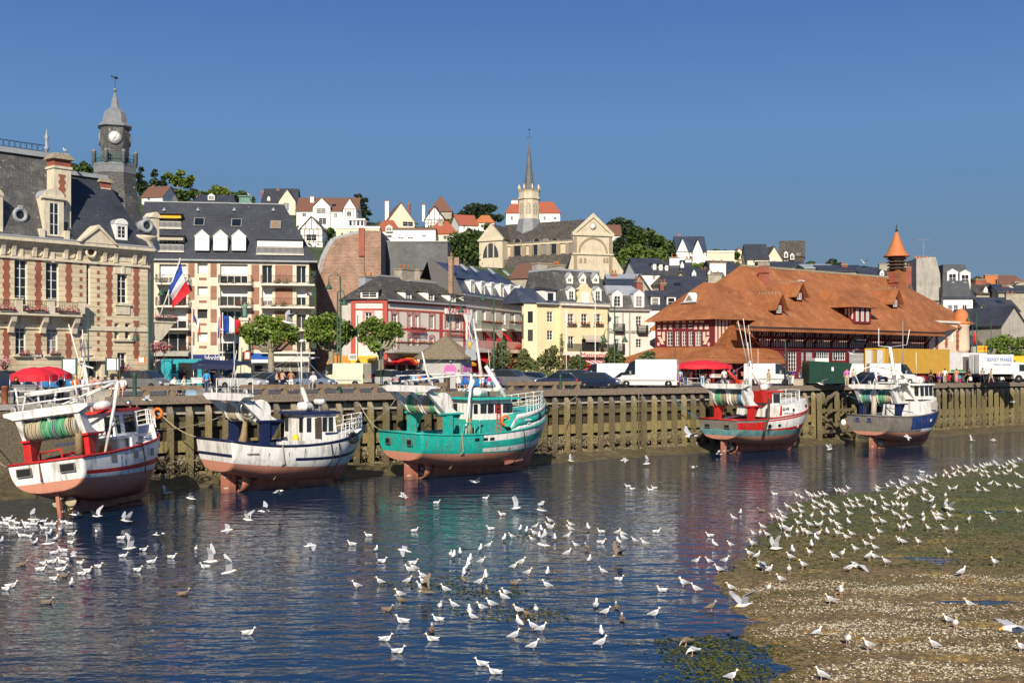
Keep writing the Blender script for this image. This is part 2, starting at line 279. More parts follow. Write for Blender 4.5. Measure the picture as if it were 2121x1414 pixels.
leafmat('plane_leaf',[(.05,.09,.014),(.10,.16,.025),(.15,.21,.035),(.20,.26,.05)])
leafmat('bush_leaf',[(.04,.07,.018),(.08,.11,.03),(.13,.14,.05),(.16,.15,.07)])
leafmat('wood_leaf',[(.018,.04,.01),(.035,.065,.015),(.06,.095,.02),(.085,.12,.03)])
leafmat('pine_leaf',[(.012,.028,.012),(.022,.042,.018),(.04,.06,.022)])
leafmat('light_leaf',[(.06,.10,.015),(.10,.15,.025),(.15,.19,.04)])
leafmat('flower_mix',[(.45,.06,.10),(.55,.16,.22),(.60,.35,.38),(.06,.12,.03),(.5,.05,.06)])
leafmat('flower_red_leaf',[(.06,.13,.02),(.08,.16,.03),(.55,.04,.02),(.6,.10,.03)])
leafmat('weed_leaf',[(.035,.04,.008),(.065,.07,.014),(.10,.10,.025)])
leafmat('mussel_bits',[(.02,.018,.015),(.09,.07,.04),(.22,.18,.10),(.40,.35,.22),(.5,.44,.32)])
leafmat('shell_bits',[(.28,.22,.12),(.44,.37,.23),(.60,.52,.37),(.66,.60,.48)])
leafmat('rope_wrap',[(.46,.40,.28),(.36,.30,.19),(.52,.46,.34)])
leafmat('rope_wrap_green',[(.05,.30,.16),(.09,.36,.2),(.30,.36,.2),(.04,.24,.13)])
leafmat('rope_wrap_blue',[(.03,.16,.28),(.06,.24,.36),(.30,.30,.26),(.02,.08,.15)])
leafmat('rope_wrap_brown',[(.26,.19,.11),(.36,.28,.18),(.17,.12,.07)])
# ---------------- water ----------------
m,ns,ls,b=newmat('water')
tc=nd(ns,'ShaderNodeNewGeometry')
b.inputs['Base Color'].default_value=(.006,.026,.06,1);b.inputs['Roughness'].default_value=.05;b.inputs['IOR'].default_value=1.33
b.inputs['Specular IOR Level'].default_value=.5
def wv(scale,stretch,rot,det,rough=.6):
 mp=nd(ns,'ShaderNodeMapping');mp.inputs['Scale'].default_value=(stretch,1,1);mp.inputs['Rotation'].default_value=(0,0,rot)
 n=nd(ns,'ShaderNodeTexNoise',iScale=scale,iDetail=det,iRoughness=rough);ls.new(tc.outputs['Position'],mp.inputs[0]);ls.new(mp.outputs[0],n.inputs['Vector']);return n
n1=wv(.9,.5,.45,2.0,.5);n2=wv(3.0,.5,-.25,2.0,.5);n3=wv(.10,.6,.4,3.0)
r3=ramp(ns,[(.36,(.35,)*3),(.64,(1.0,)*3)]);ls.new(n3.outputs['Fac'],r3.inputs[0])
a1=nd(ns,'ShaderNodeMath',operation='MULTIPLY_ADD');ls.new(n2.outputs['Fac'],a1.inputs[0]);a1.inputs[1].default_value=.30;ls.new(n1.outputs['Fac'],a1.inputs[2])
bp=nd(ns,'ShaderNodeBump',iDistance=.12);ls.new(r3.outputs[0],bp.inputs['Strength']);ls.new(a1.outputs[0],bp.inputs['Height']);ls.new(bp.outputs[0],b.inputs['Normal'])
mb=MB('water')
p0=quv(-220,2.5,0);p1=quv(420,2.5,0);p2=quv(420,-420,0);p3=quv(-220,-420,0)
mb.poly([p3,p2,p1,p0]);tag(mb.bd('water'),kind='structure')
# ---------------- quay ground ----------------
m,ns,ls,b=newmat('asphalt')
g=nd(ns,'ShaderNodeNewGeometry');n=nd(ns,'ShaderNodeTexNoise',iScale=.35,iDetail=9.0,iRoughness=.7);ls.new(g.outputs['Position'],n.inputs['Vector'])
r=ramp(ns,[(.35,(.055,.053,.05)),(.65,(.11,.105,.098))]);ls.new(n.outputs['Fac'],r.inputs[0]);ls.new(r.outputs[0],b.inputs['Base Color']);b.inputs['Roughness'].default_value=.85
mb=MB('asphalt');mb.poly([quv(-200,4),quv(-33.6,4),quv(-33.6,.5),quv(420,.5),quv(420,75),quv(-200,75)]);mb.poly([quv(-200,-.2,5.62),quv(-33.6,-.2,5.62),quv(-33.6,4,5.62),quv(-200,4,5.62)]);tag(mb.bd('quay_road'),kind='structure')
mb=MB('kerb');mb.box(-200,400,16.5,19.5,-.05,.13);tag(mb.bd('pavement',loc=V((0,96,QZ)),rz=QANG),kind='structure')
# ---------------- hill ----------------
SKY=[(-1500,330),(-300,350),(150,372),(290,408),(420,416),(540,440),(700,452),(860,470),(1000,474),(1130,478),(1260,498),(1400,536),(1550,546),(1700,566),(1900,580),(2121,590),(2700,625),(3600,700)]
HZ0,HZ1=168.,345.
def lerp(tab,x):
 if x<=tab[0][0]:return tab[0][1]
 for(a,b0),(c,d)in zip(tab,tab[1:]):
  if x<=c:return b0+(d-b0)*(x-a)/(c-a)
 return tab[-1][1]
def hill_z(X,Z):
 px=CX+X/Z*F;zs=H+(HY-lerp(SKY,px))*HZ1/F
 t=max(0,min(1,(Z-HZ0)/(HZ1-HZ0)));return QZ-.1+(zs-QZ+.1)*t*(1.25-.25*t)
def on_hill(px,py):
 """point of the hillside seen at a photo pixel"""
 lo,hi=HZ0+1,HZ1
 for _ in range(40):
  mid=(lo+hi)/2;X=(px-CX)/F*mid;y=HY-(hill_z(X,mid)-H)*F/mid
  if y>py:lo=mid
  else:hi=mid
 return V(((px-CX)/F*lo,lo,hill_z((px-CX)/F*lo,lo)))
m,ns,ls,b=newmat('hill_ground')
g=nd(ns,'ShaderNodeNewGeometry');n=nd(ns,'ShaderNodeTexNoise',iScale=.12,iDetail=9.0,iRoughness=.75);ls.new(g.outputs['Position'],n.inputs['Vector'])
r=ramp(ns,[(.3,(.022,.04,.012)),(.5,(.045,.07,.02)),(.72,(.10,.10,.05))]);ls.new(n.outputs['Fac'],r.inputs[0]);ls.new(r.outputs[0],b.inputs['Base Color']);b.inputs['Roughness'].default_value=.95
mb=MB('hill_ground');cols=90;zs_=[150,168]+[168+177*i/26 for i in range(1,27)]+[380,450,560]
vs=[]
for Z in zs_:
 for i in range(cols+1):
  px=-1500+5200*i/cols;Zc=min(Z,HZ1);X=(px-CX)/F*Z
  z=hill_z((px-CX)/F*Zc,Zc)+(0 if Z<=HZ1 else-(Z-HZ1)*.12)
  vs.append((X,Z,z+(NZ.noise(V((X,Z,0))*.05)*1.2 if 175<Z<340 else 0)))
mb.add(vs,[(j*(cols+1)+i,j*(cols+1)+i+1,(j+1)*(cols+1)+i+1,(j+1)*(cols+1)+i)for j in range(len(zs_)-1)for i in range(cols)],smooth=True)
tag(mb.bd('hill'),kind='structure')
# ---------------- mud strip at the foot of the quay ----------------
m,ns,ls,b=newmat('mud')
g=nd(ns,'ShaderNodeNewGeometry');n=nd(ns,'ShaderNodeTexNoise',iScale=1.3,iDetail=9.0,iRoughness=.75);ls.new(g.outputs['Position'],n.inputs['Vector'])
r=ramp(ns,[(.3,(.045,.036,.018)),(.5,(.10,.082,.04)),(.68,(.17,.15,.075))]);ls.new(n.outputs['Fac'],r.inputs[0]);ls.new(r.outputs[0],b.inputs['Base Color']);b.inputs['Roughness'].default_value=.55
bp=nd(ns,'ShaderNodeBump',iStrength=.8,iDistance=.12);ls.new(n.outputs['Fac'],bp.inputs['Height']);ls.new(bp.outputs[0],b.inputs['Normal'])
mb=MB('mud');nu,nv=420,14;vs=[]
def mud_z(u,v):
 w=NZ.noise(V((u*.12,3.1,0)));e=2.9+1.6*w+1.2*NZ.noise(V((u*.45,9,0)))
 t=1-(-v)/e
 return .75*t+.16*NZ.noise(V((u*1.1,v*1.1,5)))+.07*NZ.noise(V((u*3.7,v*3.7,2)))-.12
for i in range(nu+1):
 u=-55+165*i/nu
 for j in range(nv+1):
  v=.6-7.5*j/nv;p=quv(u,v,max(-.6,mud_z(u,min(v,0))));vs.append(p)
mb.add(vs,[(i*(nv+1)+j,i*(nv+1)+j+1,(i+1)*(nv+1)+j+1,(i+1)*(nv+1)+j)for i in range(nu)for j in range(nv)],smooth=True)
tag(mb.bd('mud'),kind='structure')
# ---------------- mud bank on the right ----------------
BANK=[(2300,925),(2121,957),(1990,972),(1880,1004),(1800,1018),(1700,1030),(1645,1046),(1600,1082),(1565,1120),(1500,1178),(1468,1206),(1505,1240),(1530,1292),(1562,1332),(1602,1382),(1625,1430),(1660,1560),(1700,1900)]
bank_e=[gnd(x,y)for x,y in BANK]
def bank_d(X,Y):
 """signed distance to the water's edge, positive on the bank"""
 best=1e9;ins=1
 for a,c in zip(bank_e,bank_e[1:]):
  dx,dy=c.x-a.x,c.y-a.y;t=max(0,min(1,((X-a.x)*dx+(Y-a.y)*dy)/(dx*dx+dy*dy)))
  ex,ey=X-a.x-t*dx,Y-a.y-t*dy;d=ex*ex+ey*ey
  if d<best:best=d;ins=1 if dx*ey-dy*ex>0 else-1
 return ins*sqrt(best)
PUD=[(p.x,p.y,rx,ry)for p,rx,ry in((gnd(x,y),rx,ry)for x,y,rx,ry in[(2075,1060,3.2,.5),(1990,1072,1.6,.28),(2010,1040,2.0,.3),(1870,1156,1.7,.28),(1960,1128,1.0,.25),(2040,1247,1.4,.3),(2090,1215,.8,.2),(1995,1210,.6,.2),(1930,1195,.7,.18),(1700,1318,.6,.16),(1850,1335,.7,.15),(2060,1303,.9,.22),(1620,1338,.5,.2),(1680,1190,.5,.15),(1990,1372,.6,.15),(1575,1288,.5,.15)])]
def bank_z(X,Y,d=None):
 d=bank_d(X,Y)if d is None else d
 n=NZ.noise(V((X*.20,Y*.17,0)));n2=NZ.noise(V((X*.9,Y*.6,4)));n3=NZ.noise(V((X*3.1,Y*2.6,8)))
 n-=2.2*sum(exp_(-((X-a)/rx)**2-((Y-b_)/ry)**2)for a,b_,rx,ry in PUD if abs(Y-b_)<3*ry and abs(X-a)<3*rx)if d>.3 else 0
 if d<0:return max(-.5,d*.10+.10*n2+.05*n3-.02)
 return min(d*.08,.085+.006*d)+.15*n*min(1,d*.4)+.09*n2+.045*n3
m,ns,ls,b=newmat('bank_mud')
g=nd(ns,'ShaderNodeNewGeometry');ps=g.outputs['Position']
n=nd(ns,'ShaderNodeTexNoise',iScale=.22,iDetail=9.0,iRoughness=.72);ls.new(ps,n.inputs['Vector'])
nf=nd(ns,'ShaderNodeTexNoise',iScale=5.5,iDetail=8.0,iRoughness=.75);ls.new(ps,nf.inputs['Vector'])
sx=nd(ns,'ShaderNodeSeparateXYZ');ls.new(ps,sx.inputs[0])
mr=nd(ns,'ShaderNodeMapRange');ls.new(sx.outputs[1],mr.inputs[0]);mr.inputs[1].default_value=30;mr.inputs[2].default_value=62
ad=nd(ns,'ShaderNodeMath',operation='MULTIPLY_ADD');ls.new(n.outputs['Fac'],ad.inputs[0]);ad.inputs[1].default_value=1.7
m3=nd(ns,'ShaderNodeMath',operation='MULTIPLY_ADD');ls.new(mr.outputs[0],m3.inputs[0]);m3.inputs[1].default_value=.75;m3.inputs[2].default_value=-.80;ls.new(m3.outputs[0],ad.inputs[2])
rg=ramp(ns,[(.25,(.25,.165,.06)),(.42,(.20,.15,.045)),(.62,(.14,.13,.03)),(.85,(.10,.11,.022))]);ls.new(ad.outputs[0],rg.inputs[0])
rf=ramp(ns,[(.36,(.28,.27,.25)),(.52,(.95,.95,.95)),(.68,(2.0,1.95,1.65))]);ls.new(nf.outputs['Fac'],rf.inputs[0])
mx=nd(ns,'ShaderNodeMixRGB',blend_type='MULTIPLY');mx.inputs[0].default_value=1;ls.new(rg.outputs[0],mx.inputs[1]);ls.new(rf.outputs[0],mx.inputs[2])
ls.new(mx.outputs[0],b.inputs['Base Color']);b.inputs['Roughness'].default_value=.7
bp=nd(ns,'ShaderNodeBump',iStrength=1.0,iDistance=.10);ls.new(nf.outputs['Fac'],bp.inputs['Height']);ls.new(bp.outputs[0],b.inputs['Normal'])
mb=MB('bank_mud');vs=[];rows,cls=330,260
for j in range(rows+1):
 Y=24*(125/24)**(j/rows)
 for i in range(cls+1):
  k=.10+.42*i/cls;X=k*Y;vs.append((X,Y,bank_z(X,Y)))
mb.add(vs,[(j*(cls+1)+i,j*(cls+1)+i+1,(j+1)*(cls+1)+i+1,(j+1)*(cls+1)+i)for j in range(rows)for i in range(cls)],smooth=True)
tag(mb.bd('mud_bank'),kind='structure')
rnd=random.Random(3);sh=MB('shell_bits');wd=MB('weed_leaf');DR=[]
for x,y in[(1650,1215),(1700,1205),(1560,1215),(1880,1215),(1960,1220),(1770,1245),(1850,1255),(1720,1260),(1930,1270),(1800,1290),(1880,1300),(1980,1240),(2050,1255),(2080,1200),(1990,1195),(1700,1290),(1760,1310),(1840,1320),(1900,1345),(1960,1345),(1860,1378),(1800,1372),(2060,1340),(2090,1380),(2010,1385),(1930,1400),(2100,1290),(1750,1395),(2000,1310),(1680,1240),(1820,1220),(1600,1300)]:
 p=gnd(x,y,.15);DR.append((p.x,p.y,rnd.uniform(.7,1.5)))
def flake(mb,X,Y,z,s):
 a=rnd.uniform(0,6.28);t=rnd.uniform(-.5,.5);n=5
 c,si=cos(a),sin(a)
 v_=[(s*cos(2*pi*q_/n)*1.2,s*sin(2*pi*q_/n)*.8)for q_ in range(n)]
 mb.add([(X+u_*c-w_*si,Y+u_*si+w_*c,z+u_*t)for u_,w_ in v_]+[(X,Y,z+s*.45)],[(i,(i+1)%n,n)for i in range(n)])
for cx_,cy_,rr in DR:
 for _ in range(int(300*rr)):
  X=cx_+rnd.gauss(0,1.15*rr);Y=cy_+rnd.gauss(0,.26*rr)+.25*sin(X*1.3);z=bank_z(X,Y)
  if z>.04:flake(sh,X,Y,z+.01,rnd.uniform(.013,.04))
for _ in range(900):
 Y=27*(80/27)**rnd.random();X=rnd.uniform(.15,.47)*Y;z=bank_z(X,Y)
 if z>.05:flake(sh,X,Y,z+.01,rnd.uniform(.012,.03))
WEED=[gnd(x,y)for x,y in[(1442,1352),(1480,1362),(1470,1335),(1500,1378),(1530,1392),(1560,1400),(1420,1334),(1580,1350),(1500,1330),(1455,1372),(1510,1404),(1465,1400)]]+[gnd(x,y)for x,y in[(975,1232),(1005,1222),(1030,1230),(1085,1280),(1060,1276),(930,1213),(900,1212),(820,1210),(990,1262),(1070,1262),(1120,1268),(960,1196),(1092,1110)]]
def tuft(X,Y,z,s):
 for _ in range(3):
  a=rnd.uniform(0,6.28);l=s*rnd.uniform(.8,1.8);h_=s*rnd.uniform(.1,.4);w_=s*.35
  wd.add([(X-sin(a)*w_,Y+cos(a)*w_,z),(X+sin(a)*w_,Y-cos(a)*w_,z),(X+cos(a)*l,Y+sin(a)*l,z+h_*.3),(X+cos(a)*l*.4,Y+sin(a)*l*.4,z+h_)],[(0,1,2,3)])
for i,p in enumerate(WEED):
 for _ in range(130 if i<12 else 45):
  X=p.x+rnd.gauss(0,.55 if i<12 else .7);Y=p.y+rnd.gauss(0,.5 if i<12 else .5);tuft(X,Y,max(0.0,bank_z(X,Y))+.005,rnd.uniform(.05,.10))
n_=0
while n_<9000:
 Y=27*(95/27)**rnd.random();X=rnd.uniform(.13,.47)*Y;d_=bank_d(X,Y)
 if d_<-.2:continue
 g_=NZ.noise(V((X*.22,Y*.16,11)))+(.25 if Y>45 else-.05)+(.5 if d_<.8 else 0)
 n_+=1
 if g_>.0:tuft(X,Y,bank_z(X,Y,d_),rnd.uniform(.04,.085)*(1 if Y<45 else 1.5))
tag(sh.bd('shells'),kind='stuff');tag(wd.bd('seaweed'),kind='stuff')
# ---------------- timber quay wall: one thing, each pile a part ----------------
qw=empty('quay_wall',quv(0,0,0),QANG,'long weathered timber quay wall with olive piles and mussel-crusted foot behind the trawlers','quay wall')
rq=random.Random(5)
U0,U1=-33.3,92
def pile_mesh(w,h,chamf):
 mb=MB('pile');y0=-.38
 pts=[(0,.0,-.8),(0,y0,-.8),(0,y0,h-chamf),(0,.0,h)]
 mb.pz([(-w/2,p[1],p[2])for p in pts],(w,0,0));return mb.mesh('pile')
pms=[pile_mesh(.36,5.42,.5),pile_mesh(.40,5.36,.62),pile_mesh(.34,5.45,.42)]
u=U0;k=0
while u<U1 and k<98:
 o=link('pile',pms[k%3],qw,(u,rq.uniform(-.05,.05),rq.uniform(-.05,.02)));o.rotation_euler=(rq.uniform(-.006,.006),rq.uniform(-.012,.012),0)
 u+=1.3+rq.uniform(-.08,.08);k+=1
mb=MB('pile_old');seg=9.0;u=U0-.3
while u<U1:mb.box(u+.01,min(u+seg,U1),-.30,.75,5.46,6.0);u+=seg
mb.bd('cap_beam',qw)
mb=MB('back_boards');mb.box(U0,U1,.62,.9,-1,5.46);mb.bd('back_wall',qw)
mb=MB('concrete');mb.box(U0,U1,.40,.615,4.72,5.22);mb.bd('concrete_band',qw)
mb=MB('pile');
mb.box(U0,U1,.12,.5,2.18,2.95)
mb.bd('waler',qw)
mb=MB('pile_old');mb.box(U0,U1,.3,.6,3.85,4.2);mb.bd('waler',qw)
def crust(name,z0,z1,y0,d):
 mb=MB('mussels');nu,nz=900,9;vs=[]
 for i in range(nu+1):
  u=U0+(U1-U0)*i/nu
  for j in range(nz+1):
   t=j/nz;z=z0+(z1-z0)*t;bul=sin(pi*t)**.6
   y=y0-d*bul*(.5+.9*NZ.noise(V((u*.8,z*.9,3)))+.35*NZ.noise(V((u*4,z*4,1))))
   vs.append((u,min(y,.6),z+.18*NZ.noise(V((u*1.1,7,z)))*(1 if j==nz else .4)))
 mb.add(vs,[(i*(nz+1)+j,(i+1)*(nz+1)+j,(i+1)*(nz+1)+j+1,i*(nz+1)+j+1)for i in range(nu)for j in range(nz)],smooth=True)
 mb.bd(name,qw)
crust('mussel_bed',1.05,1.95,.25,.42);crust('mussel_bed',-.1,.78,.1,.55)
mbt=MB('mussel_bits')
for _ in range(26000):
 u=U0+(U1-U0)*rq.random()**1.15;z=rq.choice((rq.uniform(1.0,2.0),rq.uniform(-.05,.8),rq.uniform(.1,2.2)*rq.random()));y=rq.uniform(-.42,.02);s=rq.uniform(.03,.075)
 a=rq.uniform(0,6.3);b_=rq.uniform(-.8,.8);c_,s_=cos(a)*s,sin(a)*s
 mbt.add([(u-c_,y,z-s_),(u+s_*.5,y-s*b_,z-c_*.5),(u+c_,y-s*.6,z+s_),(u-s_*.5,y-s*.3,z+c_*.5)],[(0,1,2,3)])
o=mbt.bd('mussel_crust',qw);o['kind']='stuff'
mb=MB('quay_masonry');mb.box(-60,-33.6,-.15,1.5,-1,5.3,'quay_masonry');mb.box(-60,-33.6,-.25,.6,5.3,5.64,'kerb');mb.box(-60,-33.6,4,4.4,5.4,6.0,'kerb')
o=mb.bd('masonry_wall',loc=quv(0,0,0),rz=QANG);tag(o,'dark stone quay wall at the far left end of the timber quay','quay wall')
def bar(mb,a,b,w=.3,mat='pile_old'):mb.use(mat);mb.tb([a,b],w/2*1.2,4)
tf=empty('fender_dolphin',quv(0,0,0),QANG,'braced timber fender frame standing against the quay right of the red trawler','fender frame')
ua=qu(1680);ub=qu(1752)
for uu in(ua,(ua+ub)/2,ub):
 mb=MB();bar(mb,(uu,-1.15,-.6),(uu,-1.0,5.2),.42,'pile');mb.bd('post',tf)
mb=MB();bar(mb,(ua,-1.1,3.4),(ub,-1.1,3.4),.34,'pile');bar(mb,(ua,-1.1,1.2),(ub,-1.1,1.2),.36,'pile');mb.bd('rail',tf)
mb=MB();bar(mb,(ua,-1.05,4.0),(ua+(ub-ua)*.5,-1.05,5.3),.3);bar(mb,(ua,-1.05,2.9),(ub-.6,-1.05,.6),.34,'pile');mb.bd('brace',tf)
for px,lb in((277,'iron ladder on the quay wall behind the red and white trawler'),(1327,'mussel-covered ladder between piles left of the red trawler')):
 u=qu(px,-.5);t=empty('quay_ladder',quv(u,-.45,0),QANG,lb,'ladder')
 for s_ in(-.22,.22):
  mb=MB('pile_old');mb.box(s_-.035,s_+.035,-.06,.02,.8,5.5);mb.bd('rail',t)
 for i in range(14):mb=MB('pile_old');mb.box(-.184,.184,-.045,-.005,1.0+.32*i,1.06+.32*i);mb.bd('rung',t)
def seat_beam(x0,x1,label,v=.55,mat='plank'):
 u0,u1=qu(x0,v),qu(x1,v);t=empty('timber_rail',quv(u0,v),QANG,label,'timber rail','timber rails along the quay edge')
 L=u1-u0;n=max(1,round(L/4.5))
 mb=MB(mat)
 for i in range(n):mb.box(L*i/n+.012,L*(i+1)/n-.012,-.17,.17,.38,.68)
 mb.bd('beam',t);n2=max(2,round(L/1.5));
 for i in range(n2):
  mb=MB(mat);x=.35+(L-.7)*i/(n2-1);mb.pz([(x-.2,-.15,.0),(x+.2,-.15,.0),(x+.13,-.15,.378),(x-.13,-.15,.378)],(0,.3,0));mb.bd('block',t)
seat_beam(292,418,'timber rail on blocks behind the fisher with the folding table');seat_beam(499,783,'long timber rail above the white trawler in front of the cream van')
seat_beam(868,925,'short timber rail behind the green trawler gantry');seat_beam(1052,1154,'timber rail in front of the grey off-roader right of the green trawler');seat_beam(1158,1202,'short timber rail left of the dark red estate car')
u0,u1=qu(148,.6),qu(243,.6);mb=MB('concrete');mb.box(0,u1-u0,-.35,.35,0,.8,'concrete');mb.box(-.02,u1-u0+.02,-.38,.38,.8,.87,'kerb')
tag(mb.bd('stone_bench',loc=quv(u0,.6,5.62),rz=QANG),'low concrete bench block with people sitting on it above the left trawler','bench')
def bollard(px,v,h,r,mat,label,base=None):
 mb=MB(mat);mb.lt([(r*1.05,0),(r*1.05,h*.06),(r,h*.08),(r,h*.86),(r*1.12,h*.88),(r*1.12,h*.94),(r*.9,h),(0.01,h*1.02)],14)
 o=mb.bd('bollard',loc=q(px,v,5.62 if px<100 else QZ));tag(o,label,'bollard','bollards on the quay')
bollard(10,.7,1.15,.2,'rust','rusty brown bollard at the far left quay edge');bollard(279,.5,1.55,.13,'green_iron','tall green bollard right of the seated couple')
bollard(922,.6,1.25,.12,'timber_dark','dark post left of the couple behind the green trawler');bollard(929,.6,1.1,.12,'timber_dark','shorter dark post just left of the couple behind the green trawler')
bollard(703,.15,.5,.13,'green_iron','small dark bollard by the beam in front of the cream van');bollard(1161,.3,1.25,.12,'green_iron','green bollard beside the dark estate car right of the green trawler')
# ---------------- trawlers ----------------
def quad3(a):
 z0,z1,z2=a;return lambda t:z0*(1-t)*(1-2*t)+4*z1*t*(1-t)+z2*t*(2*t-1)
class Boat:pass
def hull_half(b,t,z):
 K=b.K(t);Sx=b.S(t);qn=max(0,min(1,(z-K)/(Sx-K)))
 plan=b.B/2*(.90+.10*min(1,t/.3)if t<.5 else(1-((t-.5)/.5)**2.6)if t<.999 else 0)
 plan=max(plan,.05);n=3.0-1.75*max(0,(t-.25)/.75)**.8
 return plan*(1-(1-qn)**n)**(1/n)
def hull_x(b,t,z):
 qn=max(0,(z-b.K(t))/(b.S(t)-b.K(t)));return b.L*t-b.rake*(1-min(1,qn))**1.3*max(0,(t-.55)/.45)**1.5-.25*max(0,1-t/.1)*(1-qn)*-1
def hp(b,t,z,side):return(hull_x(b,t,z),side*hull_half(b,t,z),z)
def trawler(name,label,A,ang,L,B,bands,sheer,rake=1.3,keel=(1.4,.55,.35),heel=0,pitch=0,fore=None,deckmat='grey_metal',rail='boat_white'):
 b=Boat();b.L,b.B,b.rake=L,B,rake;b.S=quad3(sheer)
 kq=quad3(keel);b.K=lambda t:max(.12,kq(t))if t<.12 else max(.12,keel[0]+(keel[1]-keel[0])*min(1,(t-0)/.42))if t<.42 else keel[1]+(keel[2]-keel[1])*(t-.42)/.58
 b.K=(lambda kk:lambda t:kk[0]+(kk[1]-kk[0])*sin(min(1,t/.5)*pi/2)+(kk[2]-kk[1])*max(0,(t-.5)/.5))(keel)
 b.fr=Fr(A,ang,z0=0);b.root=b.fr.root(name,label,'fishing boat','trawlers moored along the quay')
 b.root.rotation_euler=(heel,pitch,ang)
 mb=MB();NT=40;rows=[]
 for i,(zq,mat)in enumerate(bands):
  f0=quad3(zq)if zq else b.K;f1=quad3(bands[i+1][0])if i+1<len(bands)else b.S
  n=7 if i==0 else 2
  for j in range(n):rows.append((f0,f1,j/n,mat))
 rows.append((f0,f1,1,None));ts=[1-(1-i/NT)**1.15 for i in range(NT+1)]
 def P(t,r,side):
  f0,f1,a,_=r;aa=a**1.6 if f0 is b.K else a;z=f0(t)*(1-aa)+f1(t)*aa;z=max(b.K(t),min(z,b.S(t)));return hp(b,t,z,side)
 for side in(-1,1):
  base=len(mb.v);vs=[P(t,r,side)for t in ts for r in rows];R=len(rows);mb.v+=vs
  for i in range(NT):
   tm=(ts[i]+ts[i+1])/2
   for j in range(R-1):
    mt=rows[j][3]
    if isinstance(mt,tuple):mt=mt[1]if tm<mt[0]else mt[2]
    f=(i*R+j,(i+1)*R+j,(i+1)*R+j+1,i*R+j+1);f=f if side<0 else f[::-1]
    mb.use(mt);mb.f.append(tuple(base+x for x in f));mb.mi.append(mb.c);mb.sm.append(True)
 base=len(mb.v);mb.v+=[P(0,r,-1)for r in rows]+[P(0,r,1)for r in rows]
 for j in range(R-1):
  mt=rows[j][3];mt=(mt[3]if len(mt)>3 else mt[1])if isinstance(mt,tuple)else mt
  mb.use(mt);mb.f.append((base+j,base+j+1,base+R+j+1,base+R+j));mb.mi.append(mb.c);mb.sm.append(False)
 ho=mb.bd('hull',b.root);sm=ho.modifiers.new('skin','SOLIDIFY');sm.thickness=.07;sm.offset=-1
 mb=MB(deckmat);dk=[(t,b.S(t)-.75)for t in ts[:-2]];vs=[]
 for t,z in dk:hb=hull_half(b,t,z)-.05;x=hull_x(b,t,z);vs+=[(x,-hb,z),(x,hb,z)]
 mb.add(vs,[(2*i,2*i+2,2*i+3,2*i+1)for i in range(len(dk)-1)]);mb.bd('deck',b.root)
 mb=MB(rail)
 for side in(-1,1):mb.tb([hp(b,t,b.S(t),side)for t in ts[:-1]],.075,6)
 mb.tb([hp(b,0,b.S(0),-1),hp(b,0,b.S(0),1)],.075,6);mb.bd('gunwale',b.root)
 mb=MB('antifoul');mb.pz([(1.9,-.09,.02),(L-rake-.75,-.09,.02),(L-rake-.35,-.09,keel[2]+.2),(L*.5,-.09,keel[1]+.2),(3.2,-.09,1.05)],(0,.18,0));mb.bd('keel',b.root)
 return b
def rudder(b,x=.55,w=.95,z1=1.45,nozzle=True,gold=False):
 mb=MB('antifoul');mb.box(x,x+w*.62,-.10,.10,-.25,z1);mb.box(x+w*.66,x+w,-.07,.07,-.05,z1*.92);
 mb.tb([(x+.45,0,z1),(x+.45,0,2.0)],.09,8);ro=mb.bd('rudder',b.root)
 for zz in(.25,.95):mb=MB('shell');mb.box(x+.12,x+.42,-.125,-.101,zz,zz+.09);mb.bd('anode',ro)
 px_=x+w+.45
 mb=MB('rope_beige' if gold else 'steel')
 for k in range(4):
  a=k*pi/2+.4;c_,s_=cos(a),sin(a);r0,r1=.1,.62;
  pr=[(-.05,-.04),(-.12,.18),(-.02,.30),(.06,.1)]
  vs=[(px_+dx,c_*r0-s_*(.05),s_*r0+c_*.05+.72)for dx in(-.03,.03)]+[(px_-.06,c_*r1*.6-s_*.28,.72+s_*r1*.6+c_*.28),(px_-.03,c_*r1,.72+s_*r1),(px_+.08,c_*r1*.6+s_*.22,.72+s_*r1*.6-c_*.22)]
  mb.pz([vs[0],vs[2],vs[3],vs[4]],(.035,0,0))
 mb.tb([(px_-.25,0,.72),(px_+.9,0,.72)],[.05,.13],10);mb.bd('propeller',b.root)
 if nozzle:
  mb=MB('antifoul');n=22;R_=.78;vs=[]
  for j in range(n):a=2*pi*j/n;vs+=[(px_-.32,R_*cos(a),.74+R_*sin(a)),(px_+.32,(R_-.06)*cos(a),.74+(R_-.06)*sin(a)),(px_+.32,(R_-.13)*cos(a),.74+(R_-.13)*sin(a)),(px_-.32,(R_-.08)*cos(a),.74+(R_-.08)*sin(a))]
  mb.add(vs,[(4*j+k,4*j+(k+1)%4,4*((j+1)%n)+(k+1)%4,4*((j+1)%n)+k)for j in range(n)for k in range(4)],smooth=True);mb.bd('propeller_nozzle',b.root)
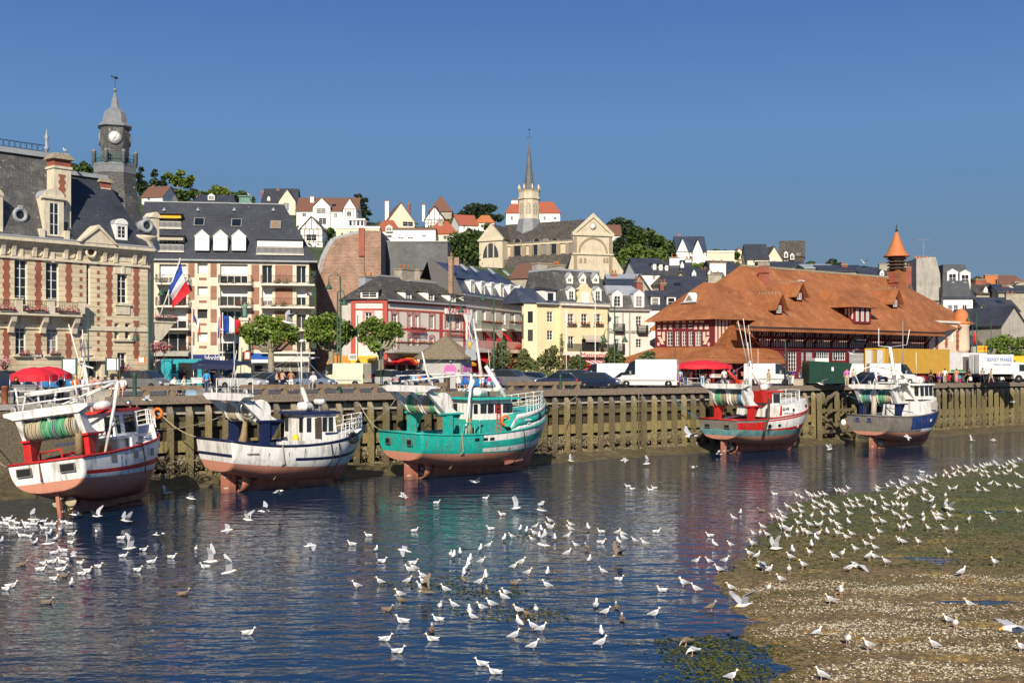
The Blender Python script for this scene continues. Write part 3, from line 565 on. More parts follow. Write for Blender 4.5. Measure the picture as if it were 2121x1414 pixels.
def drum(b,x,y0,y1,z,r,mats,flange='boat_white'):
 mb=MB('grey_metal');X0=MX.Rotation(-pi/2,4,'X');mb.X=MX.Translation((x,0,z))@X0
 mb.lt([(.16,y0-.1),(.16,y1+.1)],10)
 for yy in(y0,y1-.05):mb.lt([(r*1.22,yy),(r*1.22,yy+.05)],20,mat=flange,smooth=False)
 o=mb.bd('net_drum',b.root)
 rr=random.Random(int(x*100+y0*37));n=int((y1-y0-.1)/.065);cuts=len(mats)
 for ci,mt in enumerate(mats):
  mb=MB(mt)
  for i in range(int(n*ci/cuts),int(n*(ci+1)/cuts)):
   for lay in range(2):
    yy=y0+.08+i*.065+rr.uniform(-.02,.02);R_=r*(rr.uniform(.86,1.0)if lay else rr.uniform(.98,1.1));tl=rr.uniform(-.12,.12)*r;m_=16;ph=rr.uniform(0,6)
    ring=[V((x+R_*cos(2*pi*k/m_),yy+tl*sin(2*pi*k/m_+ph),z+R_*(1+.05*sin(3*2*pi*k/m_+ph))*sin(2*pi*k/m_)))for k in range(m_)];vs=[]
    for k in range(m_):
     d=(ring[k]-V((x,yy,z))).normalized()
     vs+=[ring[k]+d*.045,ring[k]+V((0,.05,0)),ring[k]-d*.04,ring[k]-V((0,.05,0))]
    mb.add(vs,[(4*k+e,4*k+(e+1)%4,4*((k+1)%m_)+(e+1)%4,4*((k+1)%m_)+e)for k in range(m_)for e in range(4)],smooth=True)
  mb.bd('rope',o)
 return o
def gantry(b,x0,x1,w,zd,z1,z2,low,up='boat_white',rails=True,mid=True):
 """stern gantry: coloured posts to z1, pale plates leaning aft to a beam at z2"""
 g=None
 for s_ in(-1,1):
  mb=MB(low);mb.box(x0-.28,x0+.28,s_*w-.22,s_*w+.22,zd,z1);mb.pz([(x0+.28,s_*w-.03,z1-.05),(x0+1.15,s_*w-.03,z1-.05),(x0+.28,s_*w-.03,zd+.5)],(0,.06,0));mb.box(x0-.45,x0+1.2,s_*w-.3,s_*w+.3,z1-.05,z1+.07);mb.bd('gantry_post',b.root)
  mb=MB(up);ya,yb=s_*w-.17,s_*w+.17
  mb.pz([(x0-.35,ya,z1+.07),(x0+.8,ya,z1+.07),(x0+.28,ya,z1+.38),(x1+.30,ya,z2-.2),(x1-.22,ya,z2-.2)],(0,.34,0));mb.bd('gantry_leg',b.root)
 if mid:
  mb=MB(up);mb.pz([(x0-.1,-.07,z1+.25),(x0+.25,-.07,z1+.25),(x1+.2,-.07,z2-.2),(x1-.2,-.07,z2-.2)],(0,.14,0));mb.bd('gantry_leg',b.root)
 mb=MB(up);pts=[(x1-.32,-w-.75,z2+.05),(x1-.32,-w-.75,z2+.2),(x1-.32,-w-.2,z2+.25),(x1-.32,w+.2,z2+.25),(x1-.32,w+.75,z2+.2),(x1-.32,w+.75,z2+.05),(x1-.32,w+.2,z2-.2),(x1-.32,-w-.2,z2-.2)]
 mb.pz(pts,(.64,0,0));mb.bd('gantry_beam',b.root)
 for y in(-w-.35,-.2,.45,w+.3):
  mb=MB('grey_metal');mb.X=MX.Translation((x1,y,z2+.42))@MX.Rotation(pi/2,4,'X');mb.lt([(.2,-.08),(.16,-.03),(.16,.03),(.2,.08)],12);mb.X=None;mb.box(x1-.04,x1+.04,y-.12,y+.12,z2+.25,z2+.46,'boat_white');mb.bd('pulley',b.root)
def rl(b,pts,h,mat='boat_white',bars=3,r=.028,name='bow_rail'):
 mb=MB(mat)
 for k in range(bars):mb.tb([V(p)+V((0,0,h*(k+1)/bars))for p in pts],r,5)
 for p in pts:mb.tb([p,V(p)+V((0,0,h))],r*1.15,5)
 return mb.bd(name,b.root)
def bow_rail(b,t0,h,zoff=0.,n=7,inset=.12,side_back=True,bars=3):
 ts=[t0+(.985-t0)*i/n for i in range(n+1)]
 def p(t,s_):x,y,z=hp(b,t,b.S(t),s_);return(x-.1,y-s_*inset if abs(y)>inset else 0,z+zoff)
 rl(b,[p(t,-1)for t in ts]+[p(t,1)for t in ts[::-1]],h,bars=bars)
def panes(b,par,pts,nrm,d=.02):
 for p in pts:
  mb=MB('car_glass');mb.pz([V(v)+V(nrm)*.004 for v in p],V(nrm)*d);o=mb.bd('window',par)
  c_=sum((V(v)for v in p),V())/len(p);mb=MB('rubber');mb.pz([c_+(V(v)-c_)*1.14+V(nrm)*.001 for v in p],V(nrm)*(d*.6));mb.bd('frame',o)
def wheelhouse(b,x0,x1,w,z0,z1,mat='boat_white',roof='boat_navy',front_lean=.25,side_w=(.12,.36,.58,.80),wt=.30,wb=.68,over=.25,door=None):
 mb=MB(mat);mb.fz((x0,x1,-w,w),z0,(x0+.05,x1-front_lean,-w+.08,w-.08),z1);o=mb.bd('wheelhouse',b.root)
 mb=MB(roof);mb.fz((x0-.3,x1+.1,-w-over*.6,w+over*.6),z1,(x0-.25,x1,-w-over*.5,w+over*.5),z1+.16);mb.bd('roof',o)
 hgt=z1-z0;za,zb=z1-hgt*wb*.72,z1-hgt*.12
 for s_ in(-1,1):
  def yy(z):return s_*(w-.08*(z-z0)/hgt)
  P_=[]
  for f in side_w:
   xa=x0+(x1-x0-front_lean)*f;xb=xa+wt
   P_.append([(xa,yy(za),za),(xb,yy(za),za),(xb+.02,yy(zb),zb),(xa+.02,yy(zb),zb)])
  panes(b,o,P_,(0,s_,0))
  if door is not None:
   mb=MB('timber_dark');xa=x0+(x1-x0)*door;mb.pz([(xa,yy(z0)+s_*.002,z0+.1),(xa+.5,yy(z0)+s_*.002,z0+.1),(xa+.5,yy(zb)+s_*.002,zb),(xa,yy(zb)+s_*.002,zb)],(0,s_*.03,0));mb.bd('door',o)
 fx=lambda z:x1-front_lean*(z-z0)/hgt
 panes(b,o,[[(fx(za),y,za),(fx(za),y+.36,za),(fx(zb),y+.34,zb),(fx(zb),y+.02,zb)]for y in[(-w+.14)+(2*w-.62)*i/3 for i in range(4)]],(1,0,.1))
 panes(b,o,[[(x0,y,za),(x0,y+.4,za),(x0,y+.4,zb),(x0,y,zb)]for y in(-w+.2,w-.6)],(-1,0,0))
 return o
def spar(b,pts,r,mat='boat_white',name='mast',par=None):
 mb=MB(mat);mb.tb(pts,r,8);return mb.bd(name,par or b.root)
def ring(mb,c,R_,r,ax=1,n=16,m_=6,mats=None):
 c=V(c);vs=[];e1,e2=[(V((0,1,0)),V((0,0,1))),(V((1,0,0)),V((0,0,1))),(V((1,0,0)),V((0,1,0)))][ax];e3=e1.cross(e2)
 for i in range(n):
  a=2*pi*i/n;d=e1*cos(a)+e2*sin(a)
  vs+=[c+d*(R_+r*cos(2*pi*j/m_))+e3*r*sin(2*pi*j/m_)for j in range(m_)]
 mb.add(vs,[(i*m_+j,i*m_+(j+1)%m_,((i+1)%n)*m_+(j+1)%m_,((i+1)%n)*m_+j)for i in range(n)for j in range(m_)],smooth=True)
def tyre(b,t,z,side,R_=.3):
 x,y,_=hp(b,t,z,side);mb=MB('rubber');ring(mb,(x,y+side*.14,z),R_,.11);mb.bd('tyre_fender',b.root)
def raised(b,t0,t1,h0,h1,inset,mat='boat_white',n=12,name='forecastle',z0=-.5):
 mb=MB(mat);vs=[]
 for i in range(n+1):
  t=t0+(t1-t0)*i/n;x,y,z=hp(b,t,b.S(t),1);y=max(.04,y-inset);h=h0+(h1-h0)*i/n
  vs+=[(x-.1,-y,z+z0),(x-.1,-y*.9,z+h),(x-.1,y*.9,z+h),(x-.1,y,z+z0)]
 mb.add(vs,[(4*i+k,4*(i+1)+k,4*(i+1)+k+1,4*i+k+1)for i in range(n)for k in range(3)]+[(0,1,2,3),tuple(4*n+k for k in(3,2,1,0))]);return mb.bd(name,b.root)
def raft(b,x,y,z,l=.95,r=.3):
 mb=MB('boat_white');mb.X=MX.Translation((x,y,z+r))@MX.Rotation(pi/2,4,'Y');mb.lt([(r*.7,-l/2),(r*.95,-l/2+.06),(r,-.05),(r*1.06,-.03),(r*1.06,.03),(r,.05),(r*.95,l/2-.06),(r*.7,l/2)],14);mb.bd('liferaft',b.root)
def clutter(b,x0,x1,w,z,seed,mats,n=14):
 rr=random.Random(seed)
 for k in range(n):
  mb=MB(rr.choice(mats));x=rr.uniform(x0,x1);y=rr.uniform(-w,w);s=rr.uniform(.22,.5)
  if rr.random()<.5:mb.fz((x,x+s*1.3,y,y+s),z,(x-.04,x+s*1.34,y-.04,y+s+.04),z+s*.6);nm='fish_box'
  else:mb.ball((x,y,z+s*.45),(s*.6,s*.6,s*.55),8);nm='net_bundle'
  mb.bd(nm,b.root)
def hatch_marks(b,t_list,z,side=-1,w=.42,h=.2,mat='black'):
 for t in t_list:
  p=[hp(b,t,z,side),hp(b,t+w/b.L,z,side),hp(b,t+w/b.L,z+h,side),hp(b,t,z+h,side)]
  mb=MB(mat);mb.pz([V(v)+V((0,side*.012,0))for v in p],(0,side*.012,0));mb.bd('scupper',b.root)
def stern_ports(b,ys,z,w=.8,h=.32,mat='black'):
 for y in ys:
  mb=MB('grey_metal');mb.box(-.035,-.008,y-w/2-.05,y+w/2+.05,z-.05,z+h+.05,'boat_grey');mb.box(-.05,-.036,y-w/2,y+w/2,z,z+h,mat);mb.bd('stern_port',b.root)
def hull_text(b,s,t,z,size,mat,w=None,side=-1):
 x,y,_=hp(b,t,z,side);x2,y2,_=hp(b,t+.03,z,side);x3,y3,_=hp(b,t,z+.2,side)
 a=atan2(y2-y,x2-x);lean=atan((y3-y)/.2)
 o=text(s,size,b.root,(x,y-.035,z),mat,w=w);o.rotation_euler=(pi/2-lean*side*-1 if False else pi/2+lean,0,a);return o
def rope(pts,r,mat,label,sag=.6):
 a,c=V(pts[0]),V(pts[1]);P_=[]
 for i in range(13):t=i/12;p=a.lerp(c,t);P_.append(p+V((0,0,-4*sag*t*(1-t))))
 mb=MB(mat);mb.tb(P_,r,5);o=mb.bd('mooring_rope');tag(o,label,'rope','mooring ropes of the trawlers')
def antenna(b,pts,r=.018):return spar(b,pts,r,'boat_white','antenna')
def wpt(b,p):
 bpy.context.view_layer.update();return b.root.matrix_world@V(p)
b2=trawler('fishing_trawler','white trawler with navy stripes and navy gantry posts, second boat from the left',(-18.75,72.7),rd(40),11.2,5.4,[(None,'antifoul'),((2.05,1.55,1.45),'boat_white'),((2.38,1.95,2.22),(.40,'boat_white','boat_navy','boat_navy')),((2.58,2.15,2.42),'boat_white'),((3.32,2.86,3.72),'boat_navy')],(3.42,2.97,3.86),rake=2.1,deckmat='grey_metal',rail='boat_navy')
b=b2;rudder(b)
gantry(b,2.45,1.0,2.1,2.6,4.55,6.05,'boat_navy')
drum(b,2.35,-1.75,-.12,5.15,.62,['rope_wrap']);drum(b,2.35,.12,1.75,5.15,.62,['rope_wrap'])
mb=MB('net_brown');mb.tb([(2.3,0,5.2),(2.15,-.1,4.4),(2.0,-.2,3.6),(1.8,-.3,2.8)],[.2,.16,.22,.4],8);mb.bd('net',b.root)
wheelhouse(b,5.7,8.3,1.35,2.6,4.85,roof='boat_navy',door=.32,side_w=(.10,.42,.60,.80))
raised(b,.66,.90,.35,.12,.45,name='trunk_cabin')
mb=MB('boat_navy');mb.box(7.3,8.25,-1.372,-1.353,3.35,3.62);mb.bd('stripe',b.root)
mb=MB('boat_white')
for i in range(9):mb.box(3.4+i*.38,3.72+i*.38,-2.35,-1.9,2.3,3.22+.05*(i%2))
mb.bd('fish_box',b.root)
clutter(b,3.0,5.4,1.4,2.55,4,['navy','green','timber_dark','grey','net_brown'],12)
mb=MB('yellow');mb.lt([(.2,3.0),(.22,3.4),(.1,3.6),(.02,3.62)],10,5.0,-1.5);mb.bd('oilskin',b.root)
spar(b,[(6.9,0,5.0),(6.3,0,6.6)],[.2,.13]);spar(b,[(6.3,0,6.6),(6.25,0,9.3)],[.07,.03]);antenna(b,[(6.3,0,7.9),(6.7,-.2,8.0),(6.8,-.2,9.1)])
antenna(b,[(6.6,.4,5.0),(6.1,.4,9.6)],.014)
mb=MB('boat_white');mb.lt([(.1,5.0),(.12,5.45),(.4,5.5),(.42,5.7),(.36,5.8)],14,7.55,-.2);mb.bd('radar',b.root);raft(b,6.1,-.7,5.05)
bow_rail(b,.72,.95,.05);tyre(b,.80,3.25,-1,.30)
hull_text(b,'CN 502070',.86,3.05,.36,'black',1.25);hull_text(b,'CORNOUAIL',.13,2.55,.16,'black',.8)
mb=MB('steel');ring(mb,(1.4,-1.95,5.35),.5,.05,1);mb.bd('winch_wheel',b.root)
rl(b,[(.9,-1.6,6.3),(.9,-.3,6.3),(.9,1.4,6.3),(1.9,1.4,6.3),(1.9,-1.6,6.3)],.9,bars=1,name='gantry_rail')
antenna(b,[(1.4,-.2,6.3),(1.2,-.4,9.6)],.02);antenna(b,[(1.3,.3,6.3),(1.4,-.4,9.0)],.018)
for t_,z0_ in((.30,3.05),(.62,3.0),(.68,3.0)):
 x,y,_=hp(b,t_,z0_,-1);mb=MB('rope_beige' if t_<.6 else 'rubber');mb.tb([(x,y-.06,z0_),(x+.1,y-.08,2.0),(x,hull_half(b,t_,.9)*-1-.05,.8)],.035,5);mb.bd('hanging_rope',b.root)
b3=trawler('fishing_trawler','turquoise and white trawler, the largest, moored at the middle of the quay',(-7.95,81.2),rd(41),14.0,5.6,[(None,'antifoul'),((2.0,1.75,1.95),(.40,'boat_teal','boat_teal')),((2.1,1.85,2.05),(.40,'boat_teal','boat_white')),((2.35,2.15,2.7),(.36,'boat_teal','boat_teal','boat_teal')),((2.8,2.65,3.35),(.40,'boat_teal','boat_white')),((3.3,3.15,3.95),'boat_teal')],(3.38,3.2,4.0),rake=1.9,deckmat='grey_metal',rail='boat_teal')
b=b3;rudder(b,w=1.1);gantry(b,2.7,1.0,2.15,2.6,4.65,6.4,'boat_teal')
drum(b,2.6,.15,1.75,5.35,.66,['rope_wrap','rope_wrap_green']);drum(b,2.6,-1.75,-.15,5.35,.66,['rope_wrap_green','rope_wrap'])
mb=MB('boat_white');ts=[.58+.42*i/16 for i in range(17)];hh=lambda t:1.15*min(1,(t-.56)/.07)
for s_ in(-1,1):
 def pp(t,a):x,y,z=hp(b,t,b.S(t),s_);return(x,y*(1-.05*a),z+hh(t)*a)
 for k,(a0,a1,mt)in enumerate([(.0,.25,'boat_white'),(.25,.68,'boat_teal'),(.68,1,'boat_white')]):
  vs=[];[vs.extend([pp(t,a0),pp(t,a1)])for t in ts];fs=[(2*i,2*i+2,2*i+3,2*i+1)for i in range(16)];mb.add(vs,fs if s_<0 else[f[::-1]for f in fs],mt,True)
vs=[]
for t in ts:x,y,z=hp(b,t,b.S(t),1);vs+=[(x,-y*.95,z+hh(t)-.02),(x,y*.95,z+hh(t)-.02)]
mb.add(vs,[(2*i,2*i+2,2*i+3,2*i+1)for i in range(16)],'boat_teal');o=mb.bd('forecastle',b.root);s2=o.modifiers.new('skin','SOLIDIFY');s2.thickness=.05;s2.offset=-1
wh=wheelhouse(b,6.0,9.6,1.6,2.6,5.55,roof='boat_teal',front_lean=.45,side_w=(.06,.28,.50,.74,.86),wt=.5,wb=.45,over=.6)
mb=MB('boat_teal');mb.box(6.0,8.5,-1.74,-1.64,2.6,4.1);mb.box(5.93,5.99,-1.6,1.6,2.6,4.1);mb.bd('teal_panel',wh)
mb=MB('red');[mb.box(7.5+i*.34,7.53+i*.34,-1.80,-1.76,3.0,5.2)for i in(0,1)];[mb.box(7.53,7.84,-1.79,-1.77,3.2+.3*i,3.24+.3*i)for i in range(7)];mb.bd('ladder',wh)
mb=MB('orange');ring(mb,(8.25,-1.9,4.0),.34,.1);mb.bd('lifebuoy',b.root)
spar(b,[(7.0,1.2,5.7),(7.4,.5,7.4)],[.2,.16]);spar(b,[(8.8,-1.2,5.7),(8.1,-.6,7.2),(7.6,-.4,8.0)],[.22,.18,.14])
mb=MB('boat_white');mb.box(6.4,9.0,-.9,1.4,6.15,6.35);mb.box(6.9,8.3,-.6,1.0,7.25,7.38);mb.bd('mast_platform',b.root)
spar(b,[(7.5,0,7.3),(7.3,.1,9.0),(6.9,.2,11.5)],[.14,.1,.04]);antenna(b,[(7.1,0,8.6),(6.2,.3,11.8)],.03);antenna(b,[(8.4,0,7.2),(8.2,0,9.2)])
mb=MB('awning_yellow');mb.lt([(.02,9.2),(.17,9.7),(.05,9.75)],10,6.6,.2);mb.bd('day_shape',b.root);raft(b,6.7,-.6,5.75,1.3,.34)
mb=MB('boat_white');mb.lt([(.05,5.7),(.05,6.1),(.3,6.15),(.3,6.35),(.2,6.45)],12,8.3,-.9);mb.bd('radar',b.root)
spar(b,[(4.6,-1.7,2.9),(5.3,-1.4,6.0),(5.6,-1.2,7.4)],[.1,.1,.1],name='derrick');spar(b,[(5.6,-1.2,7.4),(1.3,1.5,6.9)],.07,name='boom');spar(b,[(5.6,-1.0,7.5),(1.2,2.0,7.3)],.04,name='boom')
spar(b,[(3.1,-.6,5.0),(2.0,-.6,7.6),(1.6,-.6,9.0)],[.1,.08,.05],name='derrick');spar(b,[(3.4,.2,5.0),(2.0,-.5,7.8)],.05,name='derrick')
mb=MB('boat_teal');mb.box(4.0,5.9,-2.1,-2.0,3.9,4.0);mb.box(4.0,5.9,.9,1.0,4.3,4.42);[mb.tb([(4.2+.5*i,-2.05,2.6),(4.2+.5*i,-2.05,3.9)],.05,6)for i in range(4)];mb.bd('deck_frame',b.root)
clutter(b,3.4,6.6,1.9,2.75,12,['red','blue','green','orange','boat_white','rope_green','net_brown','boat_teal'],20)
mb=MB('net_brown');mb.tb([(4.9,-1.9,4.3),(4.85,-1.9,3.6),(4.9,-1.9,3.0)],[.12,.2,.28],8);mb.bd('net',b.root)
bow_rail(b,.72,.95,1.15,8);hatch_marks(b,(.33,.385,.43),2.68,h=.2);stern_ports(b,(-1.3,1.3),2.55,.5,.35,'black');hatch_marks(b,(.83,),4.0,w=.4,h=.45)
hull_text(b,'ANTIMON',.71,4.02,.22,'boat_white',.8);hull_text(b,'CAEN',.715,3.78,.15,'boat_white',.4)
tyre(b,.99,4.6,-1,.22)
mb=MB('antifoul');x0_,y0_,_=hp(b,.60,1.0,-1);x1_,y1_,_=hp(b,.82,1.0,-1);mb.pz([(x0_,y0_-.05,.75),(x1_,y1_-.05,.95),(x1_,y1_-.05,1.25),(x0_,y0_-.05,1.0)],(-.12,-.22,0));mb.bd('bilge_keel',b.root)
for t_ in(.245,.67):
 x,y,_=hp(b,t_,3.1,-1);mb=MB('rope_beige' if t_<.4 else 'rubber');mb.tb([(x,y-.06,3.3),(x+.1,y-.1,2.0),(x,hull_half(b,t_,.9)*-1-.06,.7)],.035,5);mb.bd('hanging_rope',b.root)
b4=trawler('fishing_trawler','red and white trawler with grey stern and faded blue band, right of the turquoise one',(18.6,104.9),rd(39),13.2,5.0,[(None,'antifoul'),((1.75,1.6,1.9),'teal_fade'),((2.35,2.1,2.25),(.42,'boat_red','boat_red','boat_grey')),((2.45,2.3,2.95),(.28,'boat_red','boat_white','boat_grey')),((2.95,3.05,3.9),(.28,'boat_grey','boat_red','boat_grey')),((3.02,3.2,4.05),(.28,'boat_grey','boat_white','boat_grey'))],(3.2,3.35,4.2),rake=2.0,rail='boat_red')
b=b4;rudder(b,nozzle=False,w=.6);gantry(b,2.3,1.2,1.95,2.5,4.35,6.15,'boat_red')
mb=MB('antifoul');ring(mb,(1.9,0,.75),.72,.06,0,20,6);mb.bd('propeller_nozzle',b.root)
drum(b,2.2,.1,1.7,5.2,.72,['rope_wrap_brown','rope_wrap_green']);drum(b,2.2,-1.65,-.2,5.2,.72,['rope_wrap_blue','rope_wrap'])
mb=MB('boat_white');ts=[.42+.50*i/14 for i in range(15)]
for s_ in(-1,1):
 def pp4(t,a):x,y,z=hp(b,t,b.S(t),s_);return(x-.5*a*(t-.42),y*(1-.10*a),z+1.05*a*(1-.30*(t-.42)))
 vs=[];[vs.extend([pp4(t,0),pp4(t,1)])for t in ts];fs=[(2*i,2*i+2,2*i+3,2*i+1)for i in range(14)];mb.add(vs,fs if s_<0 else[f[::-1]for f in fs],'boat_white',True)
vs=[]
for t in ts:a_=[hp(b,t,b.S(t),s_)for s_ in(-1,1)];zt=a_[0][2]+1.05*(1-.30*(t-.42));vs+=[(a_[0][0]-.5*(t-.42),a_[0][1]*.9,zt),(a_[1][0]-.5*(t-.42),a_[1][1]*.9,zt)]
mb.add(vs,[(2*i,2*i+2,2*i+3,2*i+1)for i in range(14)]);mb.poly([hp(b,.42,b.S(.42),-1),hp(b,.42,b.S(.42),1),vs[1],vs[0]]);mb.poly([hp(b,.92,b.S(.92),-1),vs[28],vs[29],hp(b,.92,b.S(.92),1)])
o=mb.bd('forecastle',b.root)
mb=MB('boat_red');x,y,_=hp(b,.42,4,-1);mb.pz([(x+.15,y-.03,3.5),(x+.5,y-.03,3.5),(x+.75,y*.92-.03,4.35),(x+.55,y*.92-.03,4.35)],(0,.02,0));mb.bd('stripe',o)
for t_ in(.60,.80):
 x,y,z=hp(b,t_,b.S(t_),-1);mb=MB('black');mb.X=MX.Translation((x,y*.96-.03,z+.45))@MX.Rotation(pi/2,4,'X');mb.lt([(.15,0),(.15,.03)],12);mb.bd('porthole',o)
x,y,z=hp(b,.50,b.S(.5),-1);t_=text('ELVIS',.34,o,(x+.15,y*.95-.06,z+.68),'black',w=.95);t_.rotation_euler=(pi/2,0,.0);t_=text('NEVILLE SEA',.2,o,(x+.5,y*.98-.06,z+.28),'grey_metal',w=1.5)
wheelhouse(b,5.6,7.7,1.2,3.6,5.55,roof='boat_red',side_w=(.15,.5,.76),wt=.42)
mb=MB('boat_red');mb.fz((4.9,6.0,-1.3,1.3),4.6,(4.6,6.2,-1.3,1.3),5.7);mb.bd('winch_cover',b.root)
spar(b,[(4.6,0,5.0),(4.5,0,8.5)],[.22,.14]);spar(b,[(6.6,.2,5.8),(4.7,0,7.8)],[.22,.16],'shed_white')
antenna(b,[(4.5,0,8.4),(4.2,0,10.2)],.03);antenna(b,[(4.6,.3,8.0),(3.3,.4,12.2)],.03);antenna(b,[(4.3,-.2,8.0),(3.7,.1,12.4)],.03);antenna(b,[(4.6,-.3,7.8),(4.2,-.1,11.8)],.03);antenna(b,[(5.8,0,5.7),(5.7,0,9.6)])
spar(b,[(4.5,-.5,5.0),(1.6,.2,7.6)],[.1,.14],'boat_red','derrick');spar(b,[(2.2,1.4,4.6),(1.6,.9,6.6)],[.05,.05],'boat_red','derrick')
mb=MB('boat_white');mb.lt([(.06,5.9),(.06,6.3),(.3,6.35),(.3,6.5)],12,6.4,-.5);mb.bd('radar',b.root);raft(b,5.6,-.9,5.75)
rl(b,[(6.8,-1.75,4.55),(7.6,-1.75,4.55),(8.5,-1.7,4.55),(9.4,-1.5,4.6),(10.3,-1.2,4.7),(10.9,-.8,4.8),(10.9,.8,4.8),(9.4,1.5,4.6)],.95,bars=2)
clutter(b,2.6,5.0,1.6,2.6,21,['grey','boat_white','navy','orange','red','net_brown'],14);hatch_marks(b,(.31,.42),2.42,h=.24);stern_ports(b,(-1.1,1.2),2.48,.55,.25)
mb=MB('boat_white');x,y,_=hp(b,.68,2.3,-1);mb.X=MX.Translation((x,y-.05,2.35))@MX.Rotation(pi/2,4,'X');mb.lt([(.16,0),(.16,.02)],14);mb.X=None;mb.box(x-.2,x+.2,y-.09,y-.071,2.32,2.37,'boat_red');mb.bd('load_mark',b.root)
mb=MB('timber_dark');x,y,_=hp(b,.27,3,-1);mb.tb([(x+.9,y+.2,5.0),(x+.3,y-.2,3.4),(x,y-.12,2.5),(x-.05,y+.1,1.6)],.13,7);mb.bd('hose',b.root)
b5=trawler('fishing_trawler','dark blue trawler with white wheelhouse and bare grey stern, rightmost of the moored boats',(33.95,110.9),rd(40),12.4,5.0,[(None,'antifoul'),((1.75,1.6,1.75),(.46,'boat_grey','boat_white','boat_grey')),((1.85,1.9,2.1),(.32,'boat_grey','boat_blue','boat_grey')),((3.2,3.15,4.1),(.32,'rust','boat_blue','boat_grey'))],(3.3,3.25,4.2),rake=1.7,rail='boat_grey')
b=b5;rudder(b,nozzle=False,w=1.0,z1=1.5);gantry(b,2.3,1.2,1.95,2.5,4.35,6.0,'boat_navy')
drum(b,2.2,.6,1.7,5.0,.58,['rope_wrap_blue','rope_wrap_green']);drum(b,2.2,-1.65,-.1,5.0,.58,['rope_wrap','rope_wrap_green'])
mb=MB('canvas');mb.tb([(1.9,.3,5.2),(1.7,.3,4.2),(1.6,.3,3.0)],[.28,.26,.3],8);mb.bd('net',b.root)
o=raised(b,.52,.985,1.25,.75,.12)
mb=MB('canvas');x,y,z=hp(b,.66,b.S(.66),-1);mb.box(x-.5,x+.5,y+.02,y+.12,z+.25,z+1.0);mb.bd('hatch_cover',o)
wheelhouse(b,7.2,9.6,1.35,4.7,6.1,roof='boat_white',front_lean=-.15,side_w=(.05,.38,.68),wt=.55,wb=1.0)
mb=MB('boat_white');mb.ball((7.6,-.5,6.6),.28,10);mb.bd('radome',b.root);raft(b,8.8,-.3,6.25,1.2,.35)
spar(b,[(6.9,.4,4.5),(6.0,.8,7.2),(5.6,1.0,9.9)],[.28,.22,.16]);spar(b,[(7.5,-.9,4.4),(6.2,.4,7.6)],[.2,.15])
mb=MB('boat_white');mb.box(5.2,6.9,-.5,2.1,7.1,7.2);mb.box(5.0,6.6,-.6,1.9,6.3,6.42);mb.bd('mast_platform',b.root)
antenna(b,[(5.6,1,9.9),(5.5,2.2,10),(5.5,2.2,11.8)],.04);antenna(b,[(5.6,1,9.9),(5.7,-.8,10.1),(5.7,-1.1,11.6)],.04);antenna(b,[(7.8,-.6,6.3),(7.2,-.9,9.4)],.025)
spar(b,[(1.2,1.6,6.2),(.7,1.9,7.5),(2.0,.6,8.0),(1.6,-.2,6.2)],.08,name='gantry_frame');spar(b,[(2.0,.6,8.0),(3.2,-1.2,7.6),(2.4,-1.8,6.1)],.08,name='gantry_frame');spar(b,[(2.0,.6,8.0),(2.2,.3,7.2),(1.6,.3,6.2)],.1,name='gantry_frame')
clutter(b,2.8,6.2,1.7,2.6,33,['navy','orange','yellow','boat_white','net_brown','boat_navy'],16);stern_ports(b,(-.3,1.0),2.75,.4,.3,'boat_blue');hatch_marks(b,(.58,),2.55,w=.35,h=.28,mat='boat_white')
mb=MB('boat_white');mb.ball((.1,2.65,2.5),(.28,.28,.36),10);mb.bd('fender',b.root)
mb=MB('boat_white');mb.box(4.6,6.4,-2.0,-1.2,3.0,3.35);mb.bd('fish_box',b.root)
b1=trawler('fishing_trawler','red and white trawler leaning to the left, seen from astern at the far left',(-24.0,60.4),rd(80),11.8,4.7,[(None,'antifoul'),((1.95,1.75,1.9),'boat_white'),((2.15,2.0,2.35),(.03,'boat_white','boat_red','boat_white')),((2.35,2.25,2.8),'boat_white'),((3.0,3.15,3.85),'boat_red')],(3.06,3.25,3.95),rake=1.5,keel=(1.42,.4,.3),heel=rd(-7.5),rail='boat_red')
b=b1;b.root.location.z=.0;rudder(b,x=.75,w=.35,nozzle=False,gold=True,z1=1.4)
mb=MB('rope_beige');
for s_ in(-1,1):mb.ball((1.35,s_*.38,.75),(.03,.34,.26),12)
mb.bd('propeller_blade',b.root)
gantry(b,1.5,.9,1.7,2.4,4.2,5.6,'boat_red')
drum(b,1.35,-1.55,-.25,4.75,.52,['rope_wrap','rope_wrap_green'],'grey_metal');drum(b,1.35,-.2,1.5,4.75,.52,['rope_wrap_green','rope_wrap'],'grey_metal')
mb=MB('net_brown');mb.tb([(1.2,-1.45,5.0),(1.1,-1.45,4.2),(1.05,-1.4,3.2)],[.16,.2,.24],8);mb.bd('net',b.root)
for y_ in(-1.7,1.75):spar(b,[(1.0,y_,5.8),(.9,y_,7.1)],.05,name='gantry_rail')
spar(b,[(.9,1.75,6.2),(.9,-1.7,6.2)],.045,name='gantry_rail');spar(b,[(.9,1.75,6.6),(.9,-1.7,6.6)],.045,name='gantry_rail');spar(b,[(.9,1.5,5.8),(.9,1.2,6.7),(2.0,1.0,5.9)],.06,name='gantry_rail');spar(b,[(.9,-.3,5.8),(1.6,-.2,6.8)],.06,name='gantry_rail')
spar(b,[(.8,1.2,6.7),(3.47,-2.75,6.9)],.09,name='boom');spar(b,[(1.4,-.4,5.9),(3.47,-2.75,6.9)],.05,name='boom');spar(b,[(1.4,-.9,5.9),(3.47,-2.75,6.85)],.05,name='boom')
spar(b,[(2.9,-1.75,2.9),(3.3,-2.4,5.4),(3.47,-2.75,6.9)],[.08,.09,.1],name='derrick')
